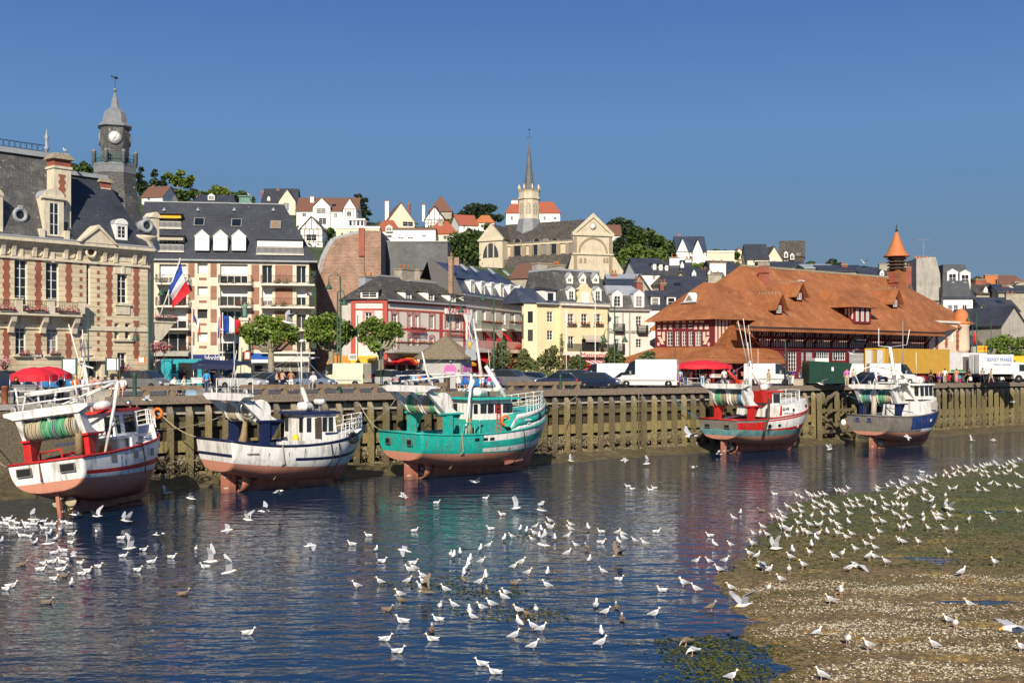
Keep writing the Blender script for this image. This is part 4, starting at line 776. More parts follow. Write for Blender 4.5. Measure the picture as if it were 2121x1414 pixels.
wheelhouse(b,5.2,8.0,1.3,2.9,5.3,roof='boat_red',side_w=(.10,.46,.62,.78),wt=.36)
mb=MB('boat_white');mb.pz([(3.9,-1.75,3.75),(10.4,-1.2,3.75),(10.4,1.2,3.75),(3.9,1.75,3.75)],(0,0,.16));mb.bd('shelter_deck',b.root)
mb=MB('boat_white');[mb.box(6.2,6.9,s_*1.55-.12,s_*1.55+.12,2.5,3.75)for s_ in(-1,1)];mb.bd('shelter_post',b.root)
raised(b,.80,.985,.75,.6,.08)
spar(b,[(6.0,.4,5.4),(5.8,.5,8.6)],[.14,.08]);antenna(b,[(5.9,.3,5.4),(5.4,.9,10.6)],.03);antenna(b,[(5.9,.9,5.4),(5.6,.2,10.2)],.025);spar(b,[(5.2,-.4,7.9),(6.2,1.0,8.3)],.05)
mb=MB('steel');mb.box(5.4,5.9,-.1,.3,8.6,8.66);mb.box(5.4,5.9,-.1,.3,9.1,9.15);[mb.tb([(5.4,y_,8.6),(5.4,y_,9.6)],.03,5)for y_ in(-.1,.1,.3)];mb.bd('antenna_rack',b.root)
mb=MB('boat_white');mb.ball((6.1,-.2,5.75),(.7,.5,.3),10);mb.bd('liferaft',b.root);mb=MB('steel');mb.ball((7.6,-1.0,5.75),.2,10);mb.bd('lamp',b.root)
clutter(b,2.0,4.6,1.6,2.45,41,['orange','red','boat_white','green','red','net_brown'],16)
mb=MB('red');mb.tb([(2.0,.2,3.6),(2.2,1.6,3.5)],.05,6);mb.tb([(2.0,.2,3.0),(2.2,1.6,2.9)],.05,6);mb.tb([(2.0,.2,2.6),(2.0,.2,3.6)],.05,6);mb.tb([(2.2,1.6,2.5),(2.2,1.6,3.5)],.05,6);mb.bd('deck_rail',b.root)
mb=MB('orange');mb.ball((3.5,-1.5,3.1),(.5,.4,.5),8);mb.bd('oilskin',b.root);mb=MB('boat_white');mb.ball((8.6,-1.2,3.3),(.7,.5,.55),8);mb.bd('fender',b.root)
bow_rail(b,.80,.9,.55,5);stern_ports(b,(-1.25,1.25),2.42,.78,.36);hatch_marks(b,(.22,.42,.60),2.55,w=.5,h=.42,mat='boat_grey')
mb=MB('rust');mb.box(-.012,.0,.28,.36,2.0,3.02);mb.bd('rust_streak',b.root);mb=MB('orange');ring(mb,(10.2,-1.4,5.0),.28,.09,0);mb.bd('lifebuoy',b.root)
hull_text(b,'CN 1',.88,3.1,.42,'boat_red',.9);hull_text(b,'JENNIFER',.90,3.75,.2,'grey_metal',.9)
for t_ in(.5,):
 x,y,_=hp(b,t_,3.1,-1);mb=MB('rubber');mb.tb([(x-.3,y+.1,3.4),(x,y-.08,3.3),(x+.1,y-.1,2.4),(x,y-.06,1.6)],.05,6);mb.bd('hanging_rope',b.root)
def stays(b,top,feet,r=.014):
 for f in feet:spar(b,[top,f],r,'grey_metal','stay')
stays(b1,(5.8,.5,8.5),[(1.0,1.6,5.9),(1.0,-1.5,5.9),(11,0,4.6)]);stays(b2,(6.25,0,8.8),[(1.1,1.9,6.2),(1.1,-1.9,6.2),(10.6,0,4.6),(8.2,1.2,4.9)]);stays(b3,(7.1,.1,10),[(1.1,2,6.5),(1.1,-2,6.5),(13.2,0,5.9),(9,1.5,5.6)]);stays(b4,(4.5,0,8.4),[(1.3,1.8,6.2),(1.3,-1.8,6.2),(12,0,5)]);stays(b5,(5.7,1,9.6),[(1.3,1.8,6.1),(1.3,-1.8,6.1),(11.5,0,5)])
rs_=random.Random(9)
for b,n_,zt_ in((b1,5,2.9),(b2,7,2.8),(b3,10,3.0),(b4,8,3.0),(b5,8,3.0)):
 for _ in range(n_):
  t=rs_.uniform(.03,.85);z=rs_.uniform(1.9,zt_);l=rs_.uniform(.25,.9);P_=[V(hp(b,t+dt,zz,-1))+V((0,-.012,0))for dt,zz in((0,z),(.004,z),(.003,z-l),(.001,z-l))];mb=MB(rs_.choice(('rust','rust','timber_dark')));mb.pz(P_,(0,-.006,0));mb.bd('rust_streak',b.root)
rope((wpt(b1,(11,-.3,4.1)),q(505,-.4,5.3)),.03,'rope_beige','rope from the left trawler bow to the timber quay',.5)
rope((wpt(b1,(.3,2.2,3.0)),q(-30,-.3,4.0)),.03,'rope_beige','slack rope from the left trawler stern to the quay',.6)
rope((wpt(b2,(.2,2.4,3.4)),q(330,-.4,4.9)),.03,'rope_beige','rusty rope from the white trawler stern to the quay',.3);rope((wpt(b2,(11,0,3.9)),q(820,-.4,5.5)),.03,'rope_beige','rope from the white trawler bow to the quay',.4)
rope((wpt(b3,(.3,2.4,3.4)),q(745,-.4,5.2)),.03,'rope_beige','rope from the turquoise trawler stern to the quay',.4);rope((wpt(b3,(13.8,0,4.6)),q(1200,-.4,5.6)),.03,'rope_beige','rope from the turquoise trawler bow to the quay',.3)
rope((wpt(b4,(.3,2.2,3.2)),q(1395,-.4,5.2)),.03,'rope_blue','blue rope from the red trawler stern to the quay',.4);rope((wpt(b5,(4.6,-2.2,3.5)),q(1748,-.4,5.0)),.035,'rope_blue','bright blue rope across the stern of the blue trawler',.2)
# ---------------- building kit ----------------
def holes_wall(mb,x0,x1,z0,z1,holes,y,rec,mat):
 """front wall (facing -y) with real openings and their reveals"""
 mb.use(mat);hs_=[h for h in holes if h[1]>x0 and h[0]<x1 and h[3]>z0 and h[2]<z1]
 xs=sorted(set([x0,x1]+[min(max(v,x0),x1)for h in hs_ for v in h[:2]]));zs=sorted(set([z0,z1]+[min(max(v,z0),z1)for h in hs_ for v in h[2:4]]))
 for a,c in zip(zs,zs[1:]):
  run=None
  for e,f in zip(xs,xs[1:]):
   mx,mz=(e+f)/2,(a+c)/2;solid=not any(h[0]<mx<h[1]and h[2]<mz<h[3]for h in hs_)
   if solid:run=(run[0],f)if run else(e,f)
   if(not solid or f==xs[-1])and run:mb.add([(run[0],y,a),(run[1],y,a),(run[1],y,c),(run[0],y,c)],[(0,1,2,3)]);run=None
 for h in hs_:
  a,c,e,f=h[:4]
  mb.add([(a,y,e),(a,y,f),(a,y+rec,f),(a,y+rec,e)],[(0,1,2,3)]);mb.add([(c,y,e),(c,y,f),(c,y+rec,f),(c,y+rec,e)],[(3,2,1,0)])
  mb.add([(a,y,e),(c,y,e),(c,y+rec,e),(a,y+rec,e)],[(3,2,1,0)]);mb.add([(a,y,f),(c,y,f),(c,y+rec,f),(a,y+rec,f)],[(0,1,2,3)])
WC={}
def win(par,x0,x1,z0,z1,y,nx=2,nz=3,fm='white',pm='pane',t=.07,bl=0):
 w,h=round(x1-x0,2),round(z1-z0,2);key=(w,h,nx,nz,fm,pm,bl)
 if key not in WC:
  mb=MB(fm);mb.box(0,t,-.05,.03,0,h);mb.box(w-t,w,-.05,.03,0,h);mb.box(t,w-t,-.05,.03,0,t);mb.box(t,w-t,-.05,.03,h-t,h)
  for i in range(1,nx):mb.box(w*i/nx-t*.45,w*i/nx+t*.45,-.045,.02,t,h-t)
  for i in range(1,nz):mb.box(t,w-t,-.035,.015,h*i/nz-t*.3,h*i/nz+t*.3)
  if bl:mb.box(t,w-t,-.03,-.005,h*(1-bl),h-t,'shutter')
  f=mb.mesh('window');mp=MB(pm);mp.box(.01,w-.01,.0,.012,.01,h-.01);WC[key]=(f,mp.mesh('pane'))
 o=link('window',WC[key][0],par,(x0,y,z0));link('pane',WC[key][1],o);return o
def shell(root,fr,x0,x1,z1,dep,rects,mat,y=0,rec=.22,nx=2,nz=3,fm='white',pm='pane',z0=0,bl=0,name='wall',sub=None):
 """walls with openings at photo rectangles; each opening gets a window part"""
 hs_=[]
 for r in rects:a,c,e,f=fr.rect(r[:4],y);hs_.append((a,c,e,f)+tuple(r[4:]))
 mb=MB(mat);holes_wall(mb,x0,x1,z0,z1,hs_,y,rec,mat)
 mb.add([(x0,y,z0),(x0,y+dep,z0),(x1,y+dep,z0),(x1,y,z0),(x0,y,z1),(x0,y+dep,z1),(x1,y+dep,z1),(x1,y,z1)],[(0,4,5,1),(1,5,6,2),(2,6,7,3),(4,7,6,5)])
 w=mb.bd(name,root)
 for h in hs_:
  o_=h[4]if len(h)>4 else{}
  win(root,h[0],h[1],h[2],h[3],y+rec-.04,**{**dict(nx=nx,nz=nz,fm=fm,pm=pm,bl=bl),**o_})
 return w
def gable_roof(mb,x0,x1,y0,y1,ze,zr,ax='x',over=.3,t=.18,mat=None):
 if mat:mb.use(mat)
 if ax=='x':
  ym=(y0+y1)/2;s_=(zr-ze)/(ym-y0);e=ze-over*s_
  for ya,yb in((y0-over,ym),(y1+over,ym)):mb.pz([(x0-over,ya,e),(x0-over,yb,zr),(x0-over,yb,zr+t),(x0-over,ya,e+t)],(x1-x0+2*over,0,0))
 else:
  xm=(x0+x1)/2;s_=(zr-ze)/(xm-x0);e=ze-over*s_
  for xa,xb in((x0-over,xm),(x1+over,xm)):mb.pz([(xa,y0-over,e),(xb,y0-over,zr),(xb,y0-over,zr+t),(xa,y0-over,e+t)],(0,y1-y0+2*over,0))
def chimney(root,x,y,w,d,z0,z1,mat='brick_red',pots=2,cap='lichen_cap',potm='orange_tile'):
 mb=MB(mat);mb.box(x-w/2,x+w/2,y-d/2,y+d/2,z0,z1);mb.box(x-w/2-.08,x+w/2+.08,y-d/2-.08,y+d/2+.08,z1,z1+.18,cap);mb.use(potm)
 for i in range(pots):cx_=x-w/2+w*(i+.5)/pots;mb.lt([(.13,z1+.18),(.10,z1+.62),(.12,z1+.66)],8,cx_,y)
 return mb.bd('chimney',root)
def dormer(root,x0,x1,z0,z1,y,dep,kind='gable',wall='white',roof='slate',nx=2,nz=2,rise=.5,m=.12,pm='pane'):
 mb=MB(wall);rec=.1;h_=[(x0+m,x1-m,z0+m,z1-m)];holes_wall(mb,x0,x1,z0,z1,h_,y,rec,wall)
 mb.add([(x0,y,z0),(x0,y+dep,z0),(x1,y+dep,z0),(x1,y,z0),(x0,y,z1),(x0,y+dep,z1),(x1,y+dep,z1),(x1,y,z1)],[(0,4,5,1),(2,6,7,3),(4,7,6,5)])
 xm=(x0+x1)/2
 if kind=='gable':mb.pz([(x0,y,z1),(x1,y,z1),(xm,y,z1+rise)],(0,.12,0),wall);gable_roof(mb,x0,x1,y+.02,y+dep,z1,z1+rise,'y',.10,.07,roof)
 elif kind=='flat':mb.box(x0-.12,x1+.12,y-.12,y+dep,z1,z1+.14,roof)
 elif kind=='arch':
  p=[(xm+(x1-x0)/2*1.06*cos(pi*i/10),y-.06,z1+rise*sin(pi*i/10))for i in range(11)];mb.pz(p,(0,.2,0),wall);mb.pz([(xm+(a[0]-xm)*.98,y+.14,a[2])for a in p],(0,dep-.14,0),roof)
 elif kind=='shed':mb.pz([(x0-.15,y-.25,z1),(x0-.15,y-.25,z1+.12),(x0-.15,y+dep,z1+rise+.12),(x0-.15,y+dep,z1+rise)],(x1-x0+.3,0,0),roof)
 elif kind=='hip':
  mb.fz((x0-.2,x1+.2,y-.25,y+dep),z1,(xm-.05,xm+.05,y+.5,y+dep),z1+rise,roof)
 o=mb.bd('dormer',root);win(o,x0+m,x1-m,z0+m,z1-m,y+rec-.03,nx,nz,pm=pm,t=.06);return o
def railing(root,x0,x1,y0,z0,h,mat='iron',y1=None,step=.16,name='railing',r=.013):
 mb=MB(mat);mb.box(x0,x1,y0-.02,y0+.02,z0+h-.04,z0+h);mb.box(x0,x1,y0-.015,y0+.015,z0+.06,z0+.09)
 n=max(2,int((x1-x0)/step))
 for i in range(n+1):x=x0+(x1-x0)*i/n;mb.box(x-r,x+r,y0-r,y0+r,z0+.09,z0+h-.04)
 if y1 is not None:
  for x in(x0,x1):mb.box(x-.02,x+.02,y0+.02,y1,z0+h-.04,z0+h);[mb.box(x-r,x+r,y0+(y1-y0)*j/5-r,y0+(y1-y0)*j/5+r,z0,z0+h-.04)for j in range(1,5)]
 return mb.bd(name,root)
def flowers(root,x0,x1,y,z,n=60,mat='flower_mix',s=.09,d=.2,h=.35,name='flower_box',seed=1):
 rr=random.Random(seed+int(x0*50));mb=MB('timber_dark');mb.box(x0+.05,x1-.05,y-d*.6,y+d*.6,z,z+.16);mb.use(mat)
 for _ in range(n):
  c_=V((rr.uniform(x0,x1),y+rr.uniform(-d,d),z+.1+abs(rr.gauss(0,h*.5))));lq(mb,c_,s*rr.uniform(.7,1.3),rr)
 return mb.bd(name,root)
def lq(mb,c_,s,rr,flat=0):
 a=V((rr.gauss(0,1),rr.gauss(0,1),rr.gauss(0,1)*(1-flat))).normalized();b_=a.cross(V((rr.gauss(0,1),rr.gauss(0,1),rr.gauss(0,1)))).normalized()*s;a=a*s*1.2
 mb.add([c_-a*.6-b_*.35,c_-a*.2+b_*.6,c_+a*.7+b_*.3,c_+a*.25-b_*.55],[(0,1,2,3)])
def qn(mb,x,w,z0,z1,y,mat,step=.42,off=.16):
 mb.use(mat);z=z0;k=0
 while z<z1-.05:e=off if k%2 else 0;mb.box(x-w/2-e,x+w/2+e,y-.02,y+.02,z,min(z+step,z1));z+=step;k+=1
 # ================= town hall =================
fr=eave(-60,484,315,515.4,93.3);fr.z0=QZ;th=fr.root('town_hall','cream stone town hall with red brick strips, slate roofs and clock tower','town hall')
xe=fr.x(306);ze=fr.ze;XL=-6.0
WN=[(30,537,57,632,dict(nz=5)),(95,543,122,636,dict(nz=5)),(243,567,264,628,dict(nz=4)),(179,545,187,630,dict(nx=1,nz=5)),(32,671,54,734,dict(nz=4)),(97,674,120,734,dict(nz=4)),(237,669,247,702,dict(nx=1,nz=2)),(259,669,270,702,dict(nx=1,nz=2)),(243,730,262,772),(178,742,203,793,dict(nx=1,nz=1,pm='pane')),(-45,532,-18,630,dict(nz=5)),(-45,668,-20,732,dict(nz=4))]
shell(th,fr,XL,xe,ze-.2,11,WN,'ashlar',rec=.3)
mb=MB('stone_cream');mb.box(XL,xe+.3,-.75,.0,ze-.3,ze);mb.box(XL,xe+.2,-.45,.0,ze-.5,ze-.3);mb.box(XL,xe+.12,-.18,0,ze-1.75,ze-1.55);mb.box(XL,xe+.1,-.12,0,5.1,5.5);mb.box(XL,xe+.1,-.2,0,0,1.0);mb.box(XL,xe+.1,-.1,0,ze-.75,ze-.5)
mb.bd('cornice',th)
for px in(5,27,70,93,135,162,215,238,277,296):x=fr.x(px);mb=MB('stone_cream');mb.pz([(x-.17,0,ze-1.5),(x-.17,-.18,ze-1.5),(x-.17,-.22,ze-1.0),(x-.17,-.42,ze-.5),(x-.17,0,ze-.5)],(.34,0,0));mb.bd('bracket',th)
mb=MB('stone_cream')
for px in(14,81,148,228,287):x=fr.x(px);ring(mb,(x,-.04,ze-1.12),.26,.06,1,14,5)
for px in(50,115,258):x=fr.x(px);mb.box(x-.75,x+.75,-.06,0,ze-1.35,ze-.9)
mb.bd('frieze_ornament',th)
for px,za,zb,zc,zd in((13,527,640,668,742),(79,531,640,690,742),(142,536,625,690,742),(226,545,654,662,742),(282,547,654,664,742),(-60,520,640,668,742)):
 x=fr.x(px);mb=MB();qn(mb,x,.42,fr.z(px,zb),fr.z(px,za),-.01,'brick_red',.36,.09);mb.bd('brick_strip',th);mb=MB();qn(mb,x,.42,fr.z(px,zd),fr.z(px,zc),-.01,'brick_red',.36,.09);mb.bd('brick_strip',th)
for px in(167.5,203.5):
 for py in range(546,730,16):
  if not(640<py<672 and px<180):x,z=fr.at(px,py+(px-167)*.06);mb=MB('brick_red');mb.box(x-.13,x+.13,-.02,.02,z-.16,z+.16);mb.bd('brick_inset',th)
for r in WN[:2]+WN[4:6]+[WN[2]]:
 mb=MB('stone_cream');a,c,e,f=fr.rect(r[:4]);mb.box(a-.3,c+.3,-.06,.0,f,f+.75);mb.box((a+c)/2-.13,(a+c)/2+.13,-.16,-.06,f-.02,f+.85)
 if r in WN[4:6]:mb.box(a-.25,c+.25,-.3,0,e-.18,e)
 mb.bd('window_surround',th)
mb=MB('stone_cream')
a,c,e,f=fr.rect(WN[2][:4]);mb.box(a-.3,c+.3,-.2,0,e-.22,e);mb.box(a-.2,c+.2,-.1,0,e-1.0,e-.22);x0,x1,e,f=fr.rect((236,669,272,702));mb.box(x0-.15,x1+.15,-.2,0,e-.2,e)
mb.bd('window_sill',th)
xm=fr.x(190);mb=MB('stone_cream');mb.box(xm-1.25,xm+1.25,-.7,0,2.45,2.65);mb.box(xm-1.0,xm-.7,-.4,0,.0,2.45);mb.box(xm+.7,xm+1.0,-.4,0,0,2.45);mb.bd('door_hood',th)
x0,x1=fr.x(158),fr.x(226);xm=(x0+x1)/2;mb=MB('stone_cream')
mb.pz([(x0-.1,-.8,ze+.0),(x1+.1,-.8,ze),(xm+.1,-.8,ze+1.25)],(0,.75,0));mb.pz([(x0-.25,-.95,ze+.02),(x0-.05,-.95,ze-.0),(xm+.1,-.95,ze+1.3),(x1+.1,-.95,ze),(x1+.3,-.95,ze+.02),(xm+.1,-.95,ze+1.6)],(0,1.6,0));ring(mb,(fr.x(185),-.3,ze-.75),.42,.13,1,18,6);mb.bd('pediment',th)
mb=MB('brick_red');mb.X=MX.Translation((fr.x(185),-.06,ze-.75))@MX.Rotation(pi/2,4,'X');mb.lt([(.4,0),(.4,.05)],16);mb.X=None;mb.bd('round_window',th)
x0,x1=XL,fr.x(158);zb=fr.z(90,648);mb=MB('stone_cream');mb.box(x0,x1,-1.05,0,zb-.28,zb)
for px in(28,95,157):x=fr.x(px);mb.box(x-.32,x+.32,-1.0,-.55,zb,zb+1.0);mb.box(x-.38,x+.38,-1.06,-.5,zb+1.0,zb+1.12)
mb.bd('balcony',th)
for px in(20,86,151):x=fr.x(px);mb=MB('stone_cream');mb.pz([(x-.22,-.95,zb-.28),(x-.22,0,zb-.28),(x-.22,0,zb-1.75),(x-.22,-.32,zb-1.7),(x-.22,-.42,zb-1.25),(x-.22,-.8,zb-.8)],(.44,0,0));mb.bd('balcony_bracket',th)
for a,c in((-20,22),(35,88),(102,152)):railing(th,fr.x(a),fr.x(c),-.92,zb,.95,step=.14);flowers(th,fr.x(a)+.2,fr.x(c)-.1,-1.08,zb+.02,150,s=.085,seed=a+50)
for px in(48,112,250):flowers(th,fr.x(px)-.5,fr.x(px)+.45,-.25,fr.z(px,736 if px<200 else 770),70,s=.08,seed=px)
mb=MB('slate_lichen');xr0,xr1=-12.,fr.x(92,4);zr=fr.z(60,322,4);zl=zr
prof=[(0,ze),(.5,ze+1.0),(1.3,ze+3.0),(2.6,zr-2.2),(4,zr)];xc=fr.x(150)
vs=[];n_=len(prof)
for i,(yy,zz)in enumerate(prof):t=(zz-ze)/(zr-ze);vs+=[(XL-6,yy-.3,zz),(xc+(xr1-xc)*t**.8,yy-.3,zz)]
mb.add(vs,[(2*i,2*i+1,2*i+3,2*i+2)for i in range(n_-1)])
vs=[]
for i,(yy,zz)in enumerate(prof):t=(zz-ze)/(zr-ze);vs+=[(xc+(xr1-xc)*t**.8,yy-.3,zz),(xc+(xr1-xc)*t**.8,8.3-yy,zz)]
mb.add(vs,[(2*i,2*i+1,2*i+3,2*i+2)for i in range(n_-1)]);mb.poly([(XL-6,3.7,zr),(xr1,3.7,zr),(xr1,4.3,zr),(XL-6,4.3,zr)])
mb.box(XL-6,xr1+.1,3.3,4.7,zr-.1,zr+.35,'zinc');mb.bd('main_roof',th)
mb=MB('iron');zz=zr+.35;x=-6.
while x<xr1-.2:ring(mb,(x,3.6,zz+.35),.28,.025,1,10,4);x+=.5
mb.box(-6,xr1,3.58,3.62,zz+.62,zz+.66);mb.box(-6,xr1,3.58,3.62,zz+.04,zz+.08);mb.bd('roof_cresting',th)
mb=MB('zinc');mb.lt([(.14,zz-.9),(.16,zz+.3),(.3,zz+.4),(.12,zz+.55),(.13,zz+1.2),(.2,zz+1.4),(.08,zz+1.6),(.02,zz+2.1)],10,xr1,3.6);mb.bd('finial',th)
x2,x3,x4=fr.x(146),fr.x(152,4),fr.x(214,4);zr2=fr.z(183,368,4);mb=MB('slate');
mb.add([(x2-.3,-.2,ze),(xe+.2,-.2,ze),(x4,3.6,zr2),(x3-.6,3.6,zr2),(xe+.2,9,ze),(x4,5,zr2),(x3-.6,5,zr2)],[(0,1,2,3),(1,4,5,2),(3,2,5,6)],'slate');mb.box(x3-.6,x4+.1,3.3,5.2,zr2-.05,zr2+.3,'zinc');mb.box(XL,xe+.3,-.78,.2,ze,ze+.14,'zinc');mb.bd('side_roof',th)
yc=.5;x0,x1=fr.x(112,yc),fr.x(147,yc);zt=fr.z(130,345,yc)
mb=MB('stone_cream');mb.box(x0,x1,yc,yc+1.3,ze,zt-.2);mb.box(x0-.1,x1+.1,yc-.1,yc+1.4,zt-.2,zt);mb.box(x0,x1,yc,yc+1.3,zt,zt+.6,'brick_red');mb.fz((x0-.25,x1+.25,yc-.25,yc+1.55),zt+.6,(x0+.1,x1-.1,yc,yc+1.3),zt+1.15,'lichen_cap');qn(mb,(x0+x1)/2-.05,.42,zt-3.6,zt-.7,yc-.005,'brick_red',.3,.1);mb.bd('chimney',th)
yc=3.;x0,x1=fr.x(209,yc),fr.x(230,yc);zt=fr.z(219,378,yc);mb=MB('stone_cream');mb.box(x0,x1,yc,yc+1.0,ze+1,zt-.5);mb.box(x0,x1,yc,yc+1.0,zt-.5,zt,'brick_red');mb.fz((x0-.15,x1+.15,yc-.15,yc+1.15),zt,(x0,x1,yc,yc+1),zt+.35,'lichen_cap');mb.bd('chimney',th)
a,c,e,f=fr.rect((83,404,140,479),-.1);o=dormer(th,a+.35,c-.35,ze,f-.2,-.12,3.2,'arch','stone_cream','zinc',2,3,.75,.45)
mb=MB('stone_cream');mb.box(a-.1,a+.35,-.3,.4,ze,ze+.9);mb.box(c-.35,c+.1,-.3,.4,ze,ze+.9);mb.box(a+.15,c-.15,-.3,.3,f-.35,f-.15);mb.bd('scroll',o)
a,c,e,f=fr.rect((-50,398,6,477),-.1);dormer(th,a,c,ze,f-.2,-.12,3.2,'arch','stone_cream','zinc',2,3,.75,.45)
a,c,e,f=fr.rect((240,462,264,497),.1);dormer(th,a,c,e,f-.1,.1,2.2,'arch','white','zinc',2,3,.5,.16)
for px,py,yy in((38,446,.75),(300,468,1.2)):
 x,z=fr.at(px,py,yy);mb=MB('zinc');ring(mb,(x,yy-.35,z),.5,.17,1,18,8);mb.X=MX.Translation((x,yy+.9,z))@MX.Rotation(pi/2,4,'X');mb.lt([(.5,0),(.58,1.2)],16);mb.X=None;mb.box(x-.14,x+.14,yy-.55,yy-.1,z+.45,z+.8);o=mb.bd('round_dormer',th)
 mb=MB('pane');mb.X=MX.Translation((x,yy-.3,z))@MX.Rotation(pi/2,4,'X');mb.lt([(.4,0),(.4,.02)],14);mb.bd('pane',o)
yt=6.5;xt=fr.x(238,yt);zp=fr.z(238,345,yt);zd=fr.z(238,332,yt);zdt=fr.z(238,265,yt);zds=fr.z(238,226,yt);zs1=fr.z(238,187,yt);zv=fr.z(238,161,yt);kx=fr.m(238,yt)
ct=empty('clock_tower',(0,0,0));ct.parent=th
af=atan2(-(fr.A+fr.d*xt+fr.n*yt).y,-(fr.A+fr.d*xt+fr.n*yt).x)-fr.ang;R8=dict(n=8,cx=xt,cy=yt,smooth=False,ph=pi/8+af)
mb=MB('slate_lichen');mb.lt([(kx*80,ze-1),(kx*76,ze),(kx*62,ze+2.2),(kx*51,ze+4.6),(kx*44,zp-1.2),(kx*42,zp)],**R8);mb.bd('tower_base',ct)
mb=MB('lead');mb.lt([(kx*44,zp-.8),(kx*45,zp-.2),(kx*46,zp),(kx*46,zp+.12)],**R8);mb.bd('platform',ct)
for i in range(8):
 a=af+pi/8+i*pi/4;x,y=xt+kx*44*cos(a),yt+kx*44*sin(a);mb=MB('lead');mb.lt([(.2,zp+.1),(.2,zp+1.15),(.26,zp+1.2),(.05,zp+1.4)],8,x,y);mb.bd('post',ct)
 a2=a+pi/4;p,r_=V((x,y,0)),V((xt+kx*44*cos(a2),yt+kx*44*sin(a2),0));mb=MB('teal_iron')
 for hz in(.25,.6,.95):mb.tb([p+V((0,0,zp+hz)),r_+V((0,0,zp+hz))],.02,4)
 for k in range(1,10):w_=p.lerp(r_,k/10);mb.tb([w_+V((0,0,zp+.1)),w_+V((0,0,zp+.95))],.014,4)
 mb.bd('railing',ct)
mb=MB('slate_lichen');mb.loft8([(kx*28,zp+.1),(kx*28,zdt)],xt,yt,af);mb.loft8([(kx*29,zdt-.12),(kx*33,zdt),(kx*33,zdt+.1)],xt,yt,af,mat='lead');mb.bd('belfry',ct)
mb=MB('lead');hh_=zds-zdt;mb.loft8([(kx*32,zdt+.1),(kx*25,zdt+hh_*.22),(kx*23,zdt+hh_*.5),(kx*20,zdt+hh_*.78),(kx*12,zdt+hh_*.97),(kx*8.5,zds+.1),(kx*6,zds+.8),(kx*2.4,zs1-.35),(kx*2.2,zs1-.2)],xt,yt,af);mb.ball((xt,yt,zs1),kx*4,10);mb.bd('dome',ct)
mb=MB('iron');mb.tb([(xt,yt,zs1),(xt,yt,zv-.1)],.03,5);mb.ball((xt+.1,yt,zv),(.24,.06,.13),8);mb.pz([(xt-.1,yt,zv),(xt-.4,yt,zv+.18),(xt-.3,yt,zv-.05)],(0,.03,0));mb.bd('weather_vane',ct)
zc=fr.z(237,284,yt-1.2);rc=kx*11.2
Rk=kx*28
for k in(0,1,2):
 a=af+(k-1)*pi/2;mb=MB('lead');T=MX.Translation((xt+Rk*cos(a),yt+Rk*sin(a),zc))@MX.Rotation(a+pi/2,4,'Z')@MX.Rotation(pi/2,4,'X');mb.X=T
 mb.lt([(rc*1.25,0),(rc*1.25,.12),(rc*1.02,.14)],20);o=mb.bd('clock',ct)
 mb=MB('white');mb.X=T;mb.lt([(rc,.05),(rc,.15)],20);mb.use('black');
 for j in range(12):b_=j*pi/6;mb.box(rc*.84*cos(b_)-.025,rc*.84*cos(b_)+.025,rc*.84*sin(b_)-.035,rc*.84*sin(b_)+.035,.15,.156)
 mb.pz([(-.03,-.05,.16),(.03,-.05,.16),(.36*rc/.6,.66*rc/.6,.16)],(0,0,.008));mb.pz([(-.04,.0,.17),(.03,-.05,.17),(-.22,-.32,.17)],(0,0,.008));mb.bd('clock_face',o)
x,yk=fr.x(314),1.2;mb=MB('stone_cream');mb.lt([(1.0,0),(1.0,ze-.6),(1.35,ze-.2),(1.35,ze),(1.05,ze+.1),(1.05,ze+.8),(1.3,ze+1.0),(1.3,ze+1.2)],16,x-.2,yk);mb.bd('corner_turret',th)
x2,z2=fr.at(319,452,1.6);mb=MB('stone_cream');mb.box(x2-.45,x2+.3,1.2,2.4,ze,z2);mb.pz([(x2-.6+1.1*i/8,1.1,z2+.55*sin(pi*i/8))for i in range(9)],(0,1.5,0));mb.bd('dormer',th)
xb,zb2=fr.at(330,662,1.5);mb=MB('stone_cream');mb.box(xb-1.2,xb+1.2,.5,2.5,zb2-.3,zb2);mb.pz([(xb-1.1,.6,zb2-.3),(xb+1.0,.6,zb2-.3),(xb+.4,.6,zb2-1.1),(xb-.3,.6,zb2-1.9),(xb-1.1,.6,zb2-2)],(0,1.6,0));mb.bd('side_balcony',th)
flowers(th,xb-1.1,xb+1.3,.45,zb2,200,s=.09,seed=9);railing(th,xb-1.1,xb+1.1,.62,zb2,.95)
# ================= apartment block =================
fr=eave(327,536,623.6,540,143);ap=fr.root('apartment_block','modern apartment block with balconies, red brick panels and a steep slate roof','apartment block')
x0,x1,ze=fr.x(285),fr.x(640),fr.ze
R_=[]
for y0,y1 in((545,567),(593,612),(640,660),(688,708)):R_+=[(409,y0,430,y1,dict(nx=1,nz=1,bl=.9 if y0!=640 else .0,fm='shutter'))]
for k,(a,c)in enumerate(((547,586),(594,633),(641,680),(690,728))):R_+=[(330,a,386,c,dict(nx=3,nz=1,bl=(.7,.25,.6,.0)[k])),(456,a,513,c,dict(nx=4,nz=1,bl=(.62,.5,.1,.55)[k])),(543,a+2,564,c,dict(nx=2,nz=1,bl=(.0,.72,.6,.5)[k])),(614,a+3,634,c,dict(nx=2,nz=1,bl=(0,.5,.2,.4)[k]))]
R_+=[(330,752,388,785,dict(nx=3,nz=1)),(402,752,466,785,dict(nx=4,nz=1)),(480,752,516,785,dict(nx=2,nz=1)),(524,755,545,785,dict(nx=1,nz=1)),(560,752,640,785,dict(nx=4,nz=1))]
shell(ap,fr,x0,x1,ze,13,R_,'cream',rec=.5)
